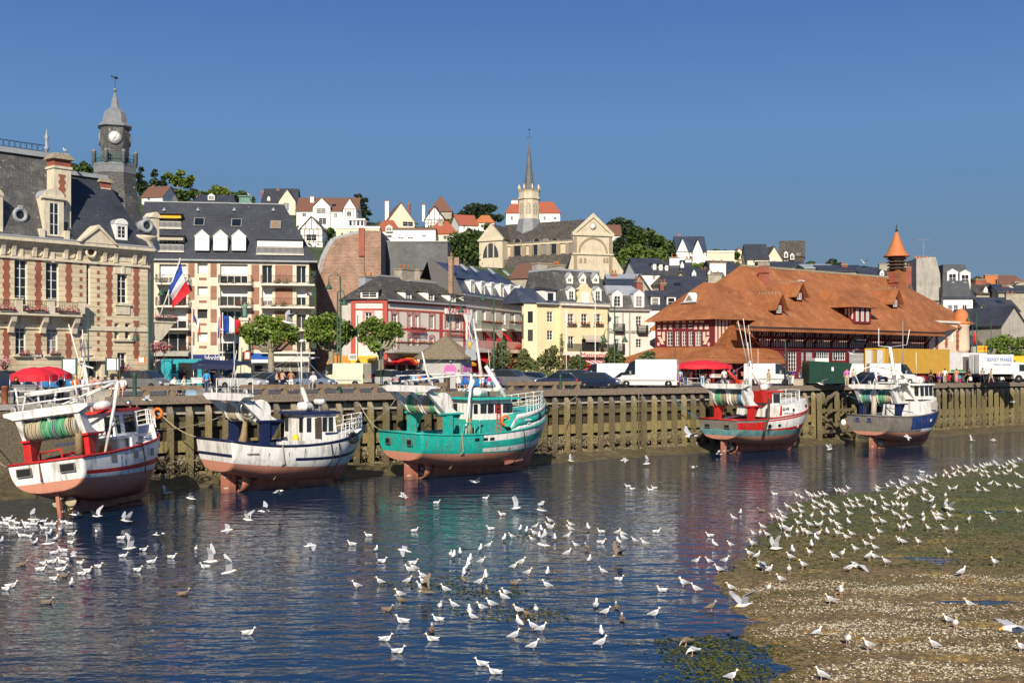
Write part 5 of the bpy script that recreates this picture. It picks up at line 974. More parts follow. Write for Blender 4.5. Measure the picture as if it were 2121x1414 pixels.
for a,c in((545,574),(592,621),(640,668),(687,715)):
 for p,r,s_,d in((390,a,403,c),(436,a,449,c),(521,a+3,537,c+9),(570,a+4,606,c+10),(412,c+1,428,c+6)):
  e=fr.rect((p,r,s_,d));mb=MB('brick');mb.box(e[0],e[1],-.03,.02,e[2],e[3]);mb.bd('brick_panel',ap)
for k,py in enumerate((586,633,680,727)):
 for a,c,dd in((322,391,0),(452,520,1),(540,652,2)):
  xa,xb=fr.x(a,-1),fr.x(c,-1);z=fr.z((a+c)/2,py+dd,-1);mb=MB('pale_render');mb.box(xa,xb,-1.2,0.0,z-.2,z);o=mb.bd('balcony',ap);railing(o,xa+.03,xb-.03,-1.16,z,1.05,y1=-.02,step=.15)
  rr=random.Random(py+a)
  for _ in range(3):xx=rr.uniform(xa+.4,xb-.4);flowers(o,xx-.35,xx+.35,-.8,z,30,'bush_leaf' if rr.random()<.6 else 'flower_red_leaf',s=.1,h=.8,name='potted_plant',seed=_)
mb=MB('canvas');e=fr.rect((455,681,520,687),-1);mb.pz([(e[0],-.02,e[3]),(e[0],-1.2,e[2]-.1),(e[0],-1.2,e[2]-.2),(e[0],-.02,e[3]-.1)],(e[1]-e[0],0,0));mb.bd('awning',ap)
xr=fr.x(588,5);zr=fr.z(430,421,5);mb=MB('slate');mb.add([(x0,-.35,ze-.1),(x1+1.0,-.35,ze-.1),(x1+1.0,13.3,ze-.1),(x0,13.3,ze-.1),(x0,5,zr),(xr,5,zr),(xr,8,zr),(x0,8,zr)],[(0,3,2,1),(4,5,6,7),(0,1,5,4),(1,2,6,5),(2,3,7,6),(3,0,4,7)]);mb.box(x0,x1+1.05,-.45,-.3,ze-.22,ze-.02,'zinc');mb.box(x0,xr,4.9,8.1,zr,zr+.12,'zinc');mb.bd('roof',ap)
def ry(z):return-.35+5.35*(z-ze)/(zr-ze)
def slope(fr,px,py,f0=lambda z:ry(z)):
 y=2.
 for _ in range(12):x,z=fr.at(px,py,y);y=f0(z)
 return x,y,z
for px in(419,457,495):
 x,y,z=slope(fr,px,521);x2,z2=fr.at(px,489,y-.3);dormer(ap,x-.85,x+.85,z+.1,z2,y-.35,3,'gable','white','white',1,1,.75,.32,'shutter')
for px,py,mt in((413,460,'zinc'),(490,462,'zinc'),(571,466,'plank')):
 x,y,z=slope(fr,px,py);mb=MB('grey_metal');q_=.55;dy=5.35/(zr-ze);mb.pz([(x-.65,y-q_*dy-.12,z-q_),(x+.65,y-q_*dy-.12,z-q_),(x+.65,y+q_*dy-.12,z+q_),(x-.65,y+q_*dy-.12,z+q_)],(0,-.08,.04),'grey_metal');o=mb.bd('skylight',ap);mb=MB('car_glass' if mt=='zinc' else mt);mb.pz([(x-.55,y-q_*.85*dy-.205,z-q_*.85+.042),(x+.55,y-q_*.85*dy-.205,z-q_*.85+.042),(x+.55,y+q_*.85*dy-.205,z+q_*.85+.042),(x-.55,y+q_*.85*dy-.205,z+q_*.85+.042)],(0,-.02,.01));mb.bd('pane',o)
for(a,b_,c,d),aw in(((325,443,375,472),'awning_yellow'),((325,488,380,520),'canvas'),((532,496,628,526),'white')):
 x,y,z=slope(fr,(a+c)/2,d);xa,xb=fr.x(a,y),fr.x(c,y);zt=fr.z((a+c)/2,b_,y);yb=ry(zt)+.6
 mb=MB('cream');mb.box(xa,xb,y+.9,yb,z,zt);mb.box(xa-.1,xb+.1,y-.25,yb,zt,zt+.14,'slate');mb.box(xa-.1,xb+.1,y-.3,y+1,z-.15,z,'pale_render');mb.box(xa+.05,xb-.05,y+.1,y+.88,z+(zt-z)*(.5 if aw=='white' else .72),zt-.02,aw);o=mb.bd('roof_loggia',ap)
 railing(o,xa,xb,y-.2,z,.8,mat='white',step=.14);win(o,xa+.6,xb-.6,z+.1,zt-.5,y+.86,4,1)
for px in(340,410,485,566):x,y,z=slope(fr,px,437);mb=MB('zinc');mb.fz((x-.22,x+.22,y-.3,y+.3),z,(x-.03,x+.03,y+.1,y+.3),z+.45);mb.bd('roof_vent',ap)
x,z=fr.at(509,409,6);mb=MB('bronze');mb.box(x-.8,x+.8,5.4,6.8,zr-.3,z);mb.box(x-.95,x+.95,5.25,6.95,z,z+.15);mb.bd('chimney',ap)
def sign(par,fr,r,y,d,mat,txt=None,tm='white',sz=.7,w=None,name='sign_board'):
 e=fr.rect(r,y);mb=MB(mat);mb.box(e[0],e[1],y-d,y,e[2],e[3]);o=mb.bd(name,par)
 if txt:text(txt,sz,o,((e[0]+e[1])/2,y-d-.015,(e[2]+e[3])/2),tm,w=w or(e[1]-e[0])*.86)
 return o
sign(ap,fr,(318,738,390,752),-.3,.25,'shop_purple',"J'IRAI REVOIR MA NORMANDIE");sign(ap,fr,(318,727.5,392,737.5),-.02,1.2,'grey_render')
o=sign(ap,fr,(400,734,456,747),-.3,.2,'shop_blue');e=fr.rect((424,735,452,747),-.5);text('laforêt',1.0,o,((e[0]+e[1])/2,-.52,(e[2]+e[3])/2),'white',w=e[1]-e[0])
o=sign(ap,fr,(400,748,466,756),-.3,.7,'shop_blue');e=fr.rect((430,749,448,756),-1);text('laforêt',.45,o,((e[0]+e[1])/2,-1.02,(e[2]+e[3])/2),'white',w=e[1]-e[0])
sign(ap,fr,(456,729,466,749),-.3,.3,'white')
for a,c in((478,512),(518,556)):
 e=fr.rect((a,731,c,746),-1);mb=MB('awning_blue');mb.pz([(e[0],-.02,e[3]),(e[0],-1.4,e[2]+.12),(e[0],-1.4,e[2]),(e[0],-.02,e[3]-.15)],(e[1]-e[0],0,0));mb.box(e[0],e[1],-1.43,-1.405,e[2]-.3,e[2]+.1,'white');mb.bd('awning',ap)
sign(ap,fr,(560,733,640,749),-.1,.6,'pale_render')
# ================= brick gable and slate-hung wall behind =================
fr=Fr(pt(655,0,158),0);bg=fr.root('gable_building','tall blank gable wall of mottled brick behind the plane trees','building')
P=[(655,790),(655,590),(659,566),(668,535),(680,510),(690,497),(710,491),(750,481),(752,477),(789,478),(789,790)];pl=[fr.at(*p)for p in P];pl=[(x,0,max(z,0))for x,z in pl]
mb=MB('brick_mottled');mb.pz(pl,(0,14,0));mb.bd('wall',bg);mb=MB('zinc')
for(a,b_),(c,d)in zip(P[1:8],P[2:8]):p0,p1=fr.at(a,b_),fr.at(c,d);mb.tb([(p0[0],.3,p0[1]+.05),(p1[0],.3,p1[1]+.05)],.42,4)
mb.bd('coping',bg);a,c,e,f=fr.rect((743,472,755,500),-.1);mb=MB('brick_red');mb.box(a,c,-.25,.5,e-2,f);mb.box(fr.x(754),fr.x(755.2),-.06,0,0,fr.z(754,480),'timber_dark');mb.bd('chimney',bg)
fr=Fr(pt(789.5,0,164),0);sh_=fr.root('slate_hung_building','wide blank grey slate-hung wall beside the brick gable','building');a,c=fr.x(789.5),fr.x(927)
z0_,z1_=fr.z(790,501),fr.z(927,503);mb=MB('slate_hung');mb.pz([(a,0,0),(c,0,0),(c,0,z1_),(a,0,z0_)],(0,12,0));mb.bd('wall',sh_);mb=MB('zinc');mb.box(a,c+.1,-.08,12,z0_,z0_+.15);mb.bd('coping',sh_);mb=MB('brick_mottled');mb.box(c+.01,c+1.6,.3,12,0,z1_-2);mb.box(c-2.2,c-.02,-2.0,-.02,0,fr.z(925,545),'dark_render');mb.bd('side_wall',sh_)
# ================= red-trimmed restaurant building =================
fr=eave(796.8,620.6,964.6,632,126);rs=fr.root('restaurant_building','cream restaurant building with red brick trim, dark slate roof and awnings','restaurant');ze=fr.ze;w=fr.w
WN=[(812,650,823,672),(845,652,853,679),(859,653,867,680),(890,653,899,681),(812,695,823,722),(846,698,853,715),(859,698,867,715),(891,700,898,715),(923,655,932,680),(944,656,953,682),(923,695,932,715)]
shell(rs,fr,0,w,ze,3.4,WN,'pale_render',rec=.18)
an=-fr.ang;xl,zl_=fr.at(731,620);B0=V((-(796.8-731)/F*126*1.0,0));c_,s_=cos(-fr.ang),sin(-fr.ang)
lb=empty('left_bay',(0,0,0),-fr.ang);lb.parent=rs
f2=Fr(pt(731,0,126.2),0);wl_=f2.x(796.8)
f2off=V((-wl_,0));
hs_=[]
mb=MB('pale_render')
for r in((756,647,771,672),(756,690,771,716)):a,c,e,f=f2.rect(r);hs_.append((a-wl_,c-wl_,e,f))
holes_wall(mb,-wl_,0,0,ze,hs_,0,.18,'pale_render');mb.poly([(-wl_,0,0),(-wl_,0,ze),(-wl_-1.4,1.6,ze),(-wl_-1.4,1.6,0)]);mb.poly([(-wl_-1.4,1.6,0),(-wl_-1.4,1.6,ze),(-wl_-1.4,9,ze),(-wl_-1.4,9,0)]);mb.bd('wall',lb)
for h in hs_:win(lb,h[0],h[1],h[2],h[3],.14,2,3)
mb=MB('red_trim')
for x in(-wl_,-.02):mb.box(x-.22,x+.3,-.06,0,0,ze)
mb.box(-wl_,0,-.1,0,ze-.35,ze);mb.box(-wl_,0,-.05,0,ze-1.15,ze-.95);mb.use('pink_trim')
for h in hs_:mb.box(h[0]-.28,h[0],-.04,0,h[2],h[3]+.3);mb.box(h[1],h[1]+.28,-.04,0,h[2],h[3]+.3);mb.box(h[0],h[1],-.04,0,h[3],h[3]+.35)
mb.bd('brick_trim',lb)
mb=MB('red_trim');mb.box(.28,w,-.1,0,ze-.35,ze);mb.box(.28,w,-.05,0,ze-1.15,ze-.95)
for px in(913,962):x=fr.x(px);mb.box(x-.28,x+.28,-.06,0,0,ze-1.15)
zb=fr.z(870,683);mb.box(.28,w,-.05,0,zb-.1,zb+.12);mb.use('pink_trim')
for r in WN:a,c,e,f=fr.rect(r);mb.box(a-.26,a,-.04,0,e,f+.25);mb.box(c,c+.26,-.04,0,e,f+.25);mb.pz([(a-.26,-.04,f+.25),(a,-.04,f),(c,-.04,f),(c+.26,-.04,f+.25),((a+c)/2+.15,-.04,f+.45),((a+c)/2-.15,-.04,f+.45)],(0,.04,0))
mb.bd('brick_trim',rs)
for a,c,zz in((843,875,686),(925,957,692)):
 e=fr.rect((a,zz-8,c,zz+5));railing(rs,e[0],e[1],-.5,e[2],.7,'red_trim',0,.12);flowers(rs,e[0],e[1],-.45,e[2]+.5,60,'flower_mix',s=.1,seed=a)
mb=MB('slate_old');zr=fr.z(800,573,5);xa,xb=fr.x(782,5),fr.x(828,5);x6=fr.x(868);Lx,Ly=(-(wl_+1.2))*c_-(1.6*-s_ if False else 0),0
corner=(MX.Rotation(-fr.ang,3,'Z')@V((-wl_-.3,-.35,0)));cor2=(MX.Rotation(-fr.ang,3,'Z')@V((-wl_-1.9,1.6,0)))
cor3=(MX.Rotation(-fr.ang,3,'Z')@V((-wl_-1.9,10,0)))
vs=[(0,-.4,ze),(corner.x,corner.y,ze),(cor2.x,cor2.y,ze),(cor3.x,cor3.y,ze),(x6+1,11,ze),(x6,-.4,ze),(xa,5,zr),(xb,5,zr)]
mb.add(vs,[(1,0,6),(2,1,6),(3,2,6),(0,5,7,6),(5,4,7),(4,3,6,7)])
zr2=fr.z(900,587,4.5);xc_=fr.x(845,4.5);xd=fr.x(945,4.5)
mb.add([(fr.x(850),-.4,ze),(w+.2,-.4,ze),(w+.2,4.5,zr2),(xc_-1,4.5,zr2),(w+.2,10,ze),(xc_-1,10,ze)],[(0,1,2,3),(3,2,4,5),(1,4,2)])
mb.box(fr.x(798),w+.2,-.5,-.38,ze-.15,ze+.02,'zinc');mb.box(xa,xb,4.9,5.1,zr-.02,zr+.15,'zinc');mb.box(xc_,w+.2,4.35,4.65,zr2-.02,zr2+.15,'zinc');mb.bd('roof',rs)
for px,py0,py1 in((765,618,603),(846,621,605),(893,623,606),(938,625,611)):
 ff=fr if px>800 else f2;yy=.12;x,z0_=ff.at(px,py0,yy);z1_=ff.z(px,py1,yy);par=rs if px>800 else lb;x=x if px>800 else x-wl_;ww=.55 if px>800 else .95
 dormer(par,x-ww,x+ww,z0_-.05,z1_,yy,3.2,'shed','white','slate_old',2 if px>800 else 2,2,.35,.12)
x,z=fr.at(840,560,6);chimney(rs,x-.2,6,2.2,1.2,zr-4,z,'old_stone',3);x,z=fr.at(870,561,9);chimney(rs,x,9,1.2,.9,8,z,'old_stone',0);x,z=fr.at(893,575,9);chimney(rs,x,9,3.2,.8,8,z,'old_stone',4);x,z=fr.at(762,575,9);chimney(rs,x,9,2.0,1.0,8,z,'zinc',2)
o=sign(rs,fr,(921,640,975,651),-.5,.2,'white','VAPEURS','red',.9);text('LES',.5,o,(fr.x(947,-.7),-.72,fr.z(947,642,-.7)+.25),'red')
x=fr.x(970,-.9);za,zb_=fr.z(970,654,-.9),fr.z(970,706,-.9);mb=MB('white');mb.pz([(x-.8,-.9,za+.15),(x-.3,-.9,za-.9),(x-.3,-.9,zb_),(x+.3,-.9,zb_),(x+.3,-.9,za-.9),(x+.8,-.9,za+.15)],(0,.15,0));o=mb.bd('hanging_sign',rs)
for i,ch in enumerate('BRASSERIE'):text(ch,.42,o,(x,-.92,za-.8-(za-.8-zb_)*(i+.5)/9),'red')
zt=fr.z(870,728);railing(rs,.3,w*.62,-1.4,zt,1.0,'iron',0,.15);mb=MB('grey_render');mb.box(-.1,w*.64,-1.5,0,zt-.2,zt);mb.bd('terrace',rs);flowers(rs,.3,w*.62,-1.5,zt+.8,260,'flower_red_leaf',s=.1,h=.3,seed=3)
def awning(par,x0,x1,zt,zb,d,mats,strip=.35,val=.3,name='awning',valm=None):
 mb=MB();n=max(1,int((x1-x0)/strip))if len(mats)>1 else 1
 for i in range(n):a,c=x0+(x1-x0)*i/n,x0+(x1-x0)*(i+1)/n;mb.pz([(a,-.02,zt),(a,-d,zb),(a,-d,zb-.05),(a,-.02,zt-.05)],(c-a,0,0),mats[i%len(mats)])
 mb.box(x0,x1,-d-.02,-d+.0,zb-val,zb-.051,valm or mats[0]);return mb.bd(name,par)
e=fr.rect((800,737,893,752));awning(rs,fr.x(825),e[1],e[3],e[2]+.35,2.2,['awning_orange','awning_yellow'],.3,.35,valm='awning_yellow');awning(lb,-wl_,-.8,e[3],e[2]+.3,2.0,['awning_yellow'],.4,.4);awning(lb,-wl_-2.5,-wl_-.1,e[3],e[2]-.1,2.4,['awning_orange'])
mb=MB('red');x=fr.x(812);mb.pz([(x-1.3,-2.6,e[2]-.2),(x+1.3,-2.6,e[2]-.2),(x+.4,-2.6,e[3]-.3)],(0,2.4,0));mb.bd('porch_roof',rs);awning(rs,e[1]+.3,w-.3,e[3]-.2,e[2],1.8,['awning_orange','awning_yellow'],.3)
hs_=[(.4+i*1.7,1.7+i*1.7,.2,2.5)for i in range(int(w/1.7))];mb=MB('timber_dark');[mb.box(a,c,-.05,-.01,e_,f)for a,c,e_,f in hs_];mb.bd('shopfront',rs)
# ================= white hotel with blue mansard =================
fr=eave(959.6,612.4,1089.7,629.4,139.6);ho=fr.root('white_hotel','pale hotel with steep blue slate mansard, six white dormers and red window blinds','hotel');w,ze=fr.w,fr.ze
WN=[(979,640,988,668),(998,641,1006,669),(1018,642,1026,670),(1038,643,1047,672),(1057,645,1067,673),(1078,647,1087,674),(979,690,988,718),(1000,692,1010,720),(1020,692,1030,722),(1042,692,1052,724),(1062,694,1072,725),(1079,696,1088,718)]
WN=[r+(dict(nx=1,nz=1,pm='shutter')if i<6 else{},)for i,r in enumerate(WN)]
shell(ho,fr,-.6,w,ze,2.6,WN,'pale_render',rec=.16)
mb=MB('pale_render');mb.box(-.7,w+.1,-.35,0,ze-.25,ze);mb.box(-.6,w,-.12,0,ze-1.3,ze-1.1)
for i in range(26):x=-.4+(w+.2)*i/26;mb.box(x,x+.3,-.2,-.001,ze-.6,ze-.26)
mb.bd('cornice',ho)
mb=MB('slate_blue');zb=fr.z(965,579,1.0);zr=fr.z(955,551,4);mb.fz((-.8,w+.1,-.4,3.4),ze,(-.7,w,.9,3.2),zb);mb.add([(-.8,.7,zb),(w+.1,.7,zb),(w-1.0,4,zr),(-.8,4,zr),(w+.1,5.5,zb),(w-1.0,4.4,zr),(-.8,4.4,zr),(-.8,5.5,zb)],[(0,1,2,3),(1,4,5,2),(3,2,5,6),(4,7,6,5)]);mb.pz([(-1.0,-.5,ze),(-1.0,3.4,ze),(-1.0,4.4,zr+.2),(-1.0,3.9,zr+.2),(-1.0,.7,zb+.15)],(.18,0,0),'dark_render');mb.box(-.8,w+.15,-.55,-.36,ze-.02,ze+.2,'zinc');mb.bd('roof',ho)
for px,py in((980,598),(1001.5,600),(1022,602),(1041,604),(1061,606),(1080,607)):x,z=fr.at(px,py,-.1);dormer(ho,x-.72,x+.5,z-1.0,z+.85,-.12,1.6,'arch','white','zinc',2,2,.25,.22)
for px,py in((965,556),(986,560),(1022,564),(1053,568)):x,z=fr.at(px,py,2.2);mb=MB('zinc');mb.pz([(x-.4,2.0,z-.3),(x+.4,2.0,z-.3),(x+.4,2.9,z+.45),(x-.4,2.9,z+.45)],(0,-.12,.12));mb.bd('skylight',ho)
x,z=fr.at(949,545,3);chimney(ho,-1.25,1.0,.5,.5,6,z,'brick_mottled',1)
for a,c in((996,1039),(1054,1097)):
 e=fr.rect((a,671,c,682),-1);mb=MB('pale_render');mb.box(e[0],e[1],-1.1,0,e[2]-.25,e[2]);o=mb.bd('balcony',ho);railing(o,e[0],e[1],-1.05,e[2],.95,'green_iron',-.02);flowers(o,e[0]+.2,e[1],-1.1,e[2]+.75,130,'flower_red_leaf',s=.1,h=.3,seed=a)
for px in(1002,1021,1043,1062):
 x,z=fr.at(px,690);mb=MB('awning_red');mb.pz([(x-.55,-.02,z+.1),(x-.55,-1.3,z-1.25),(x-.55,-1.3,z-1.33),(x-.55,-.02,z)],(1.1,0,0));mb.bd('window_blind',ho)
x,z=fr.at(1082,693);mb=MB('awning_red');mb.pz([(x-.5,-.02,z+.1),(x-.5,-.8,z-.4),(x-.5,-.8,z-.48),(x-.5,-.02,z)],(1,0,0));mb.bd('window_blind',ho)
zt=fr.z(1030,724);mb=MB('pale_render');mb.box(-.6,w+2,-2.2,0,zt-.45,zt);mb.bd('terrace',ho);railing(ho,-.4,w+2,-2.1,zt,1.0,'pink_trim',None,.11,r=.03)
o=sign(ho,fr,(965,718,985,729),-2.3,.1,'white','BAR','red',.9);awning(ho,.3,w+2.2,zt-.5,zt-1.9,3.6,['awning_red'],val=.4)
mb=MB('awning_red');mb.box(.5,w,-.05,.0,.4,zt-.6);mb.bd('shopfront',ho)
mb=MB('white');text('CREPERIE PIZZERIA',.8,ho,(w*.72,-2.25,zt+.35),'red',w=7.5)
# ================= yellow corner house and yellow restaurant =================
fr=eave(1161,627,1258.5,631,143);yh=fr.root('yellow_restaurant','yellow rendered restaurant with grey mansard and an ornate centre gable','restaurant');w,ze=fr.w,fr.ze
WN=[(1176,650,1189,672),(1204,650,1217,672),(1231,650,1245,672),(1177,696,1189,722,dict(nx=2,nz=3)),(1205,702,1242,728,dict(nx=3,nz=1,fm='timber_dark'))]
shell(yh,fr,0,w,ze,8,WN,'yellow_render',rec=.25)
mb=MB('pale_render');mb.box(-.1,w+.15,-.4,0,ze-.3,ze);mb.box(0,w,-.12,0,ze-.5,ze-.3)
for r in WN[:3]:a,c,e,f=fr.rect(r[:4]);mb.box(a-.2,a-.01,-.05,0,e,f+.2);mb.box(c+.01,c+.2,-.05,0,e,f+.2);mb.box(a-.3,c+.3,-.2,0,e-.2,e)
mb.bd('cornice',yh)
for r in WN[:3]:a,c,e,f=fr.rect(r[:4]);flowers(yh,a-.2,c+.2,-.25,e-.1,60,'flower_red_leaf',s=.1,seed=r[0])
mb=MB('slate_lichen');zr=fr.z(1200,563,1.8);mb.fz((-.1,w+.15,-.2,8.2),ze,(.0,w,1.7,6.5),zr);mb.box(0,w+.05,1.6,6.6,zr,zr+.25,'zinc');mb.box(-.18,w+.2,-.45,.02,ze,ze+.12,'zinc');mb.bd('roof',yh)
for px in(1179,1206,1233):x,z=fr.at(px,580,1.1);dormer(yh,x-.5,x+.5,z-.45,z+.4,.95,1.2,'gable','white','zinc',2,1,.55,.18)
for px in(1181.5,1236.5):x,z=fr.at(px,612,.2);dormer(yh,x-.6,x+.6,ze,z+.75,.0,1.4,'gable','white','zinc',2,3,.4,.2)
x0,x1=fr.x(1191),fr.x(1230);xm=fr.x(1210);z1,z2=fr.z(1210,602),fr.z(1210,588);mb=MB('yellow_render')
mb.pz([(x0,-.25,ze),(x1,-.25,ze),(x1-.5,-.25,ze+.6),(xm+1.0,-.25,ze+1.1),(xm+.9,-.25,z1),(xm+1.2,-.25,z1+.15),(xm+.5,-.25,z1+.5),(xm+.3,-.25,z2),(xm-.3,-.25,z2),(xm-.5,-.25,z1+.5),(xm-1.2,-.25,z1+.15),(xm-.9,-.25,z1),(xm-1.0,-.25,ze+1.1),(x0+.5,-.25,ze+.6)],(0,.6,0));mb.box(xm-.55,xm+.55,-.29,-.24,ze+.1,z1-.2,'white');mb.bd('ornate_gable',yh)
zt=fr.z(1210,729);mb=MB('pale_render');mb.box(-.2,w+.4,-1.6,0,zt-.4,zt);mb.bd('terrace',yh);railing(yh,-.1,w+.3,-1.5,zt,1.0,'iron',None,.12,r=.025)
e=fr.rect((1205,694,1248,702));awning(yh,e[0],e[1],e[3],e[2]-.1,.8,['canvas'])
o=sign(yh,fr,(1180,732,1252,739),-1.6,.2,'pale_render');text('Marinette',.9,o,(fr.x(1230,-1.9),-1.83,fr.z(1230,735.5,-1.8)),'red',w=4.0)
e=fr.rect((1180,740,1258,756),-1);awning(yh,e[0],e[1],e[3],e[2]+.1,3.0,['red','white'],.42,.2);awning(yh,e[0]-1.5,xm,e[3]-.6,e[2]-.6,4.2,['awning_red'],.4)
for px,sz in((1164,1.5),(1249,1.5)):x=fr.x(px,-1);mb=MB('bush_leaf');rr=random.Random(px);[lq(mb,V((x+rr.gauss(0,.18*(1-k/130)),-.9+rr.gauss(0,.18),zt+.4+1.8*k/130)),.1,rr)for k in range(130)];mb.lt([(.2,zt),(.25,zt+.4)],8,x,-.9,'timber_dark');mb.bd('potted_plant',yh)
f2=Fr(pt(1112,0,141.5),fr.ang-.02);yc=f2.root('yellow_corner_house','narrow yellow corner house with blue slate roof between hotel and yellow restaurant','house');w2=f2.x(1161);z2e=f2.z(1135,628)
WN=[(1133,645,1145,667),(1133,684,1145,704)];shell(yc,f2,0,w2,z2e,1.2,WN,'yellow_render',rec=.16)
f3=Fr(f2.A-V((cos(.9),sin(.9)))*-0,rd(52));mb=MB('yellow_render');d_=MX.Rotation(rd(100),3,'Z')@V((3.2,0,0));mb.pz([(0,0,0),(-1.15,1.15,0),(-1.15,1.15,z2e),(0,0,z2e)],(.3,.3,0));o=mb.bd('side_wall',yc)
mb=MB('pane')
for py in(656,694):z=f2.z(1106,py);mb=MB('pane');mb.pz([(-.35,.342,z-.7),(-.8,.792,z-.7),(-.8,.792,z+.7),(-.35,.342,z+.7)],(-.02,-.02,0));wo=mb.bd('pane',o);
mb=MB('slate_blue');zr=f2.z(1120,598,3);mb.add([(-1.5,1.2,z2e),(-.1,-.35,z2e),(w2,-.35,z2e),(w2,3,zr),(-1.2,3,zr),(w2,6,z2e),(-1.5,6,z2e)],[(0,1,4),(1,2,3,4),(3,5,6,4),(6,0,4)]);mb.box(-.3,w2,-.5,-.3,z2e-.15,z2e+.03,'zinc');mb.bd('roof',yc)
x,z=f2.at(1140,615,.4);dormer(yc,x-.8,x+.75,z-.75,z+.8,.3,2.2,'shed','white','slate',1,1,.4,.25)
x,z=f2.at(1124,548,6.5);chimney(yc,x+.5,6.6,3.4,1.2,8,z,'grey_render',0);x,z=f2.at(1150,552,4.5);chimney(yc,x+.2,4.5,.9,2.4,z2e,z,'old_stone',4)
# ================= pale grey house and white neighbour =================
fr=eave(1262,640,1346,641.5,150);gh=fr.root('grey_house','pale grey house with dark mansard and iron balconies left of the market hall','house');w,ze=fr.w,fr.ze
WN=[(1274,655,1283,679,dict(bl=0)),(1317,655,1329,676),(1274,702,1283,720),(1317,702,1329,720)];shell(gh,fr,0,w,ze,8,WN,'pale_render',rec=.2)
mb=MB('grey_render');mb.box(-.1,w+.1,-.35,0,ze-.2,ze);mb.box(0,w,-.08,0,fr.z(1300,690),fr.z(1300,684))
for px in(1290,1304):x=fr.x(px);mb.box(x-.12,x+.12,-.05,0,3,ze-.2)
mb.bd('cornice',gh);mb=MB('slate_lichen');zr=fr.z(1300,612,1.2);mb.fz((-.1,w+.1,-.2,8),ze,(.2,w-.1,1.0,7),zr);mb.fz((.2,w-.1,1.0,7),zr,(1,w-1,3.5,5),fr.z(1290,592,4),'zinc');mb.bd('roof',gh)
for px in(1278,1323):x,z=fr.at(px,622,.1);dormer(gh,x-.75,x+.75,ze+.05,z+.9,.0,1.5,'gable','white','zinc',2,3,.5,.3)
for px,py in((1279,681),(1327,684),(1279,722)):e=fr.rect((px-9,py-12,px+11,py+6));mb=MB('iron');mb.box(e[0],e[1],-.7,0,e[2],e[2]+.08);o=mb.bd('balcony',gh);railing(o,e[0],e[1],-.66,e[2]+.08,.95,'iron',0,.1,r=.02)
x,z=fr.at(1323,585,5);chimney(gh,x,5,.9,.7,ze,z,'brick_red',2)
fr=eave(1346,640,1392,640,156);wh_=fr.root('white_house','narrow white house just left of the market hall gable','house');shell(wh_,fr,0,fr.w+3,fr.ze,8,[(1353,668,1359,682)],'white',rec=.15)
mb=MB('slate');gable_roof(mb,0,fr.w+3,0,8,fr.ze,fr.z(1370,604,4),'x',.2);mb.bd('roof',wh_)
for px in(1357,1390):x,z=fr.at(px,624,.9);dormer(wh_,x-.6,x+.6,z-.8,z+.6,.7,2,'flat','white','slate',1,2)
# ================= fish market hall =================
VM=15.0;fr=Fr((quv(0,VM)).xy,QANG);mk_=fr.root('fish_market_hall','long half-timbered fish market hall with huge orange tiled roof and louvred turret','market hall')
X=fr.x;yw=2.0
xL,xR=X(1573),X(1948);ze=fr.z(1700,686.5);zg=fr.z(1700,681)
yr=9.5;zr=fr.z(1700,564,yr);xrl,xrr=X(1533,yr),X(1845,yr);yb=19.
def slab(mb,pts,t,mat):mb.pz(pts,(0,0,t),mat)
mb=MB('market_tile');xs0,xs1=X(1522),X(1985,3)
A0,A1,A2,A3=(xL,.3,zg),(xR,.3,zg),(xR,yb,zg),(xL,yb,zg);Rl,Rr=(xrl,yr,zr),(xrr,yr,zr)
e0=X(2003,7.5);zan=fr.z(1985,669,6)
mb.add([A0,A1,A2,A3,Rl,Rr,(e0,6.0,zan),(e0,14,zan)],[(0,1,5,4),(1,6,5),(6,7,5),(7,2,5),(2,3,4,5),(3,0,4),(0,3,2,7,6,1)])
mb.pz([(xs0,-.5,ze),(xs0,.3,zg-.1),(xs0,.3,zg-.3),(xs0,-.5,ze-.18)],(xR+.5-xs0,0,0));mb.bd('main_roof',mk_)
mb=MB('iron');mb.tb([(xs0,-.12,zg-.02),(xR+.2,-.12,zg-.02)],.09,6);mb.bd('gutter',mk_)
mb=MB('lichen_cap');n=64
for i in range(n):x=xrl+(xrr-xrl)*(i+.5)/n;mb.pz([(x-.17,yr-.14,zr-.05),(x+.17,yr-.14,zr-.05),(x+.1,yr-.1,zr+.24)],(0,.28,0))
mb.bd('ridge_tiles',mk_)
zb0,zb1,zbm=fr.z(1700,722,yw),ze+.3,fr.z(1700,701,yw)
WN=[(1624,727,1651,768,dict(nx=5,nz=5,fm='white')),(1690,727,1718,746,dict(nx=6,nz=2)),(1723,727,1752,746,dict(nx=6,nz=2)),(1756,727,1792,770,dict(nx=1,nz=4,pm='plaster_grey',fm='grey')),(1552,750,1570,775,dict(nx=4,nz=4)),(1580,748,1612,775,dict(nx=5,nz=4)),(1800,727,1850,760,dict(nx=6,nz=3)),(1860,727,1900,760,dict(nx=5,nz=3)),(1660,724,1684,760,dict(nx=1,nz=5,pm='plaster_grey',fm='grey'))]
shell(mk_,fr,X(1540,yw),xR-.5,ze+.5,14,WN,'maroon',yw,.25)
mb=MB('infill');mb.box(X(1540,yw),xR-.6,yw-.03,yw-.001,zb0+.15,zb1);mb.bd('infill_panel',mk_)
mb=MB('maroon');x=X(1540,yw);xe=xR-.6;k=0
while x<xe:mb.box(x-.09,x+.09,yw-.09,yw-.031,zb0,zb1);x+=.46
mb.box(X(1540,yw),xe,yw-.13,yw-.091,zbm-.14,zbm+.14);mb.box(X(1540,yw),xe,yw-.15,yw-.0,zb0-.2,zb0+.15);mb.bd('timber_frame',mk_)
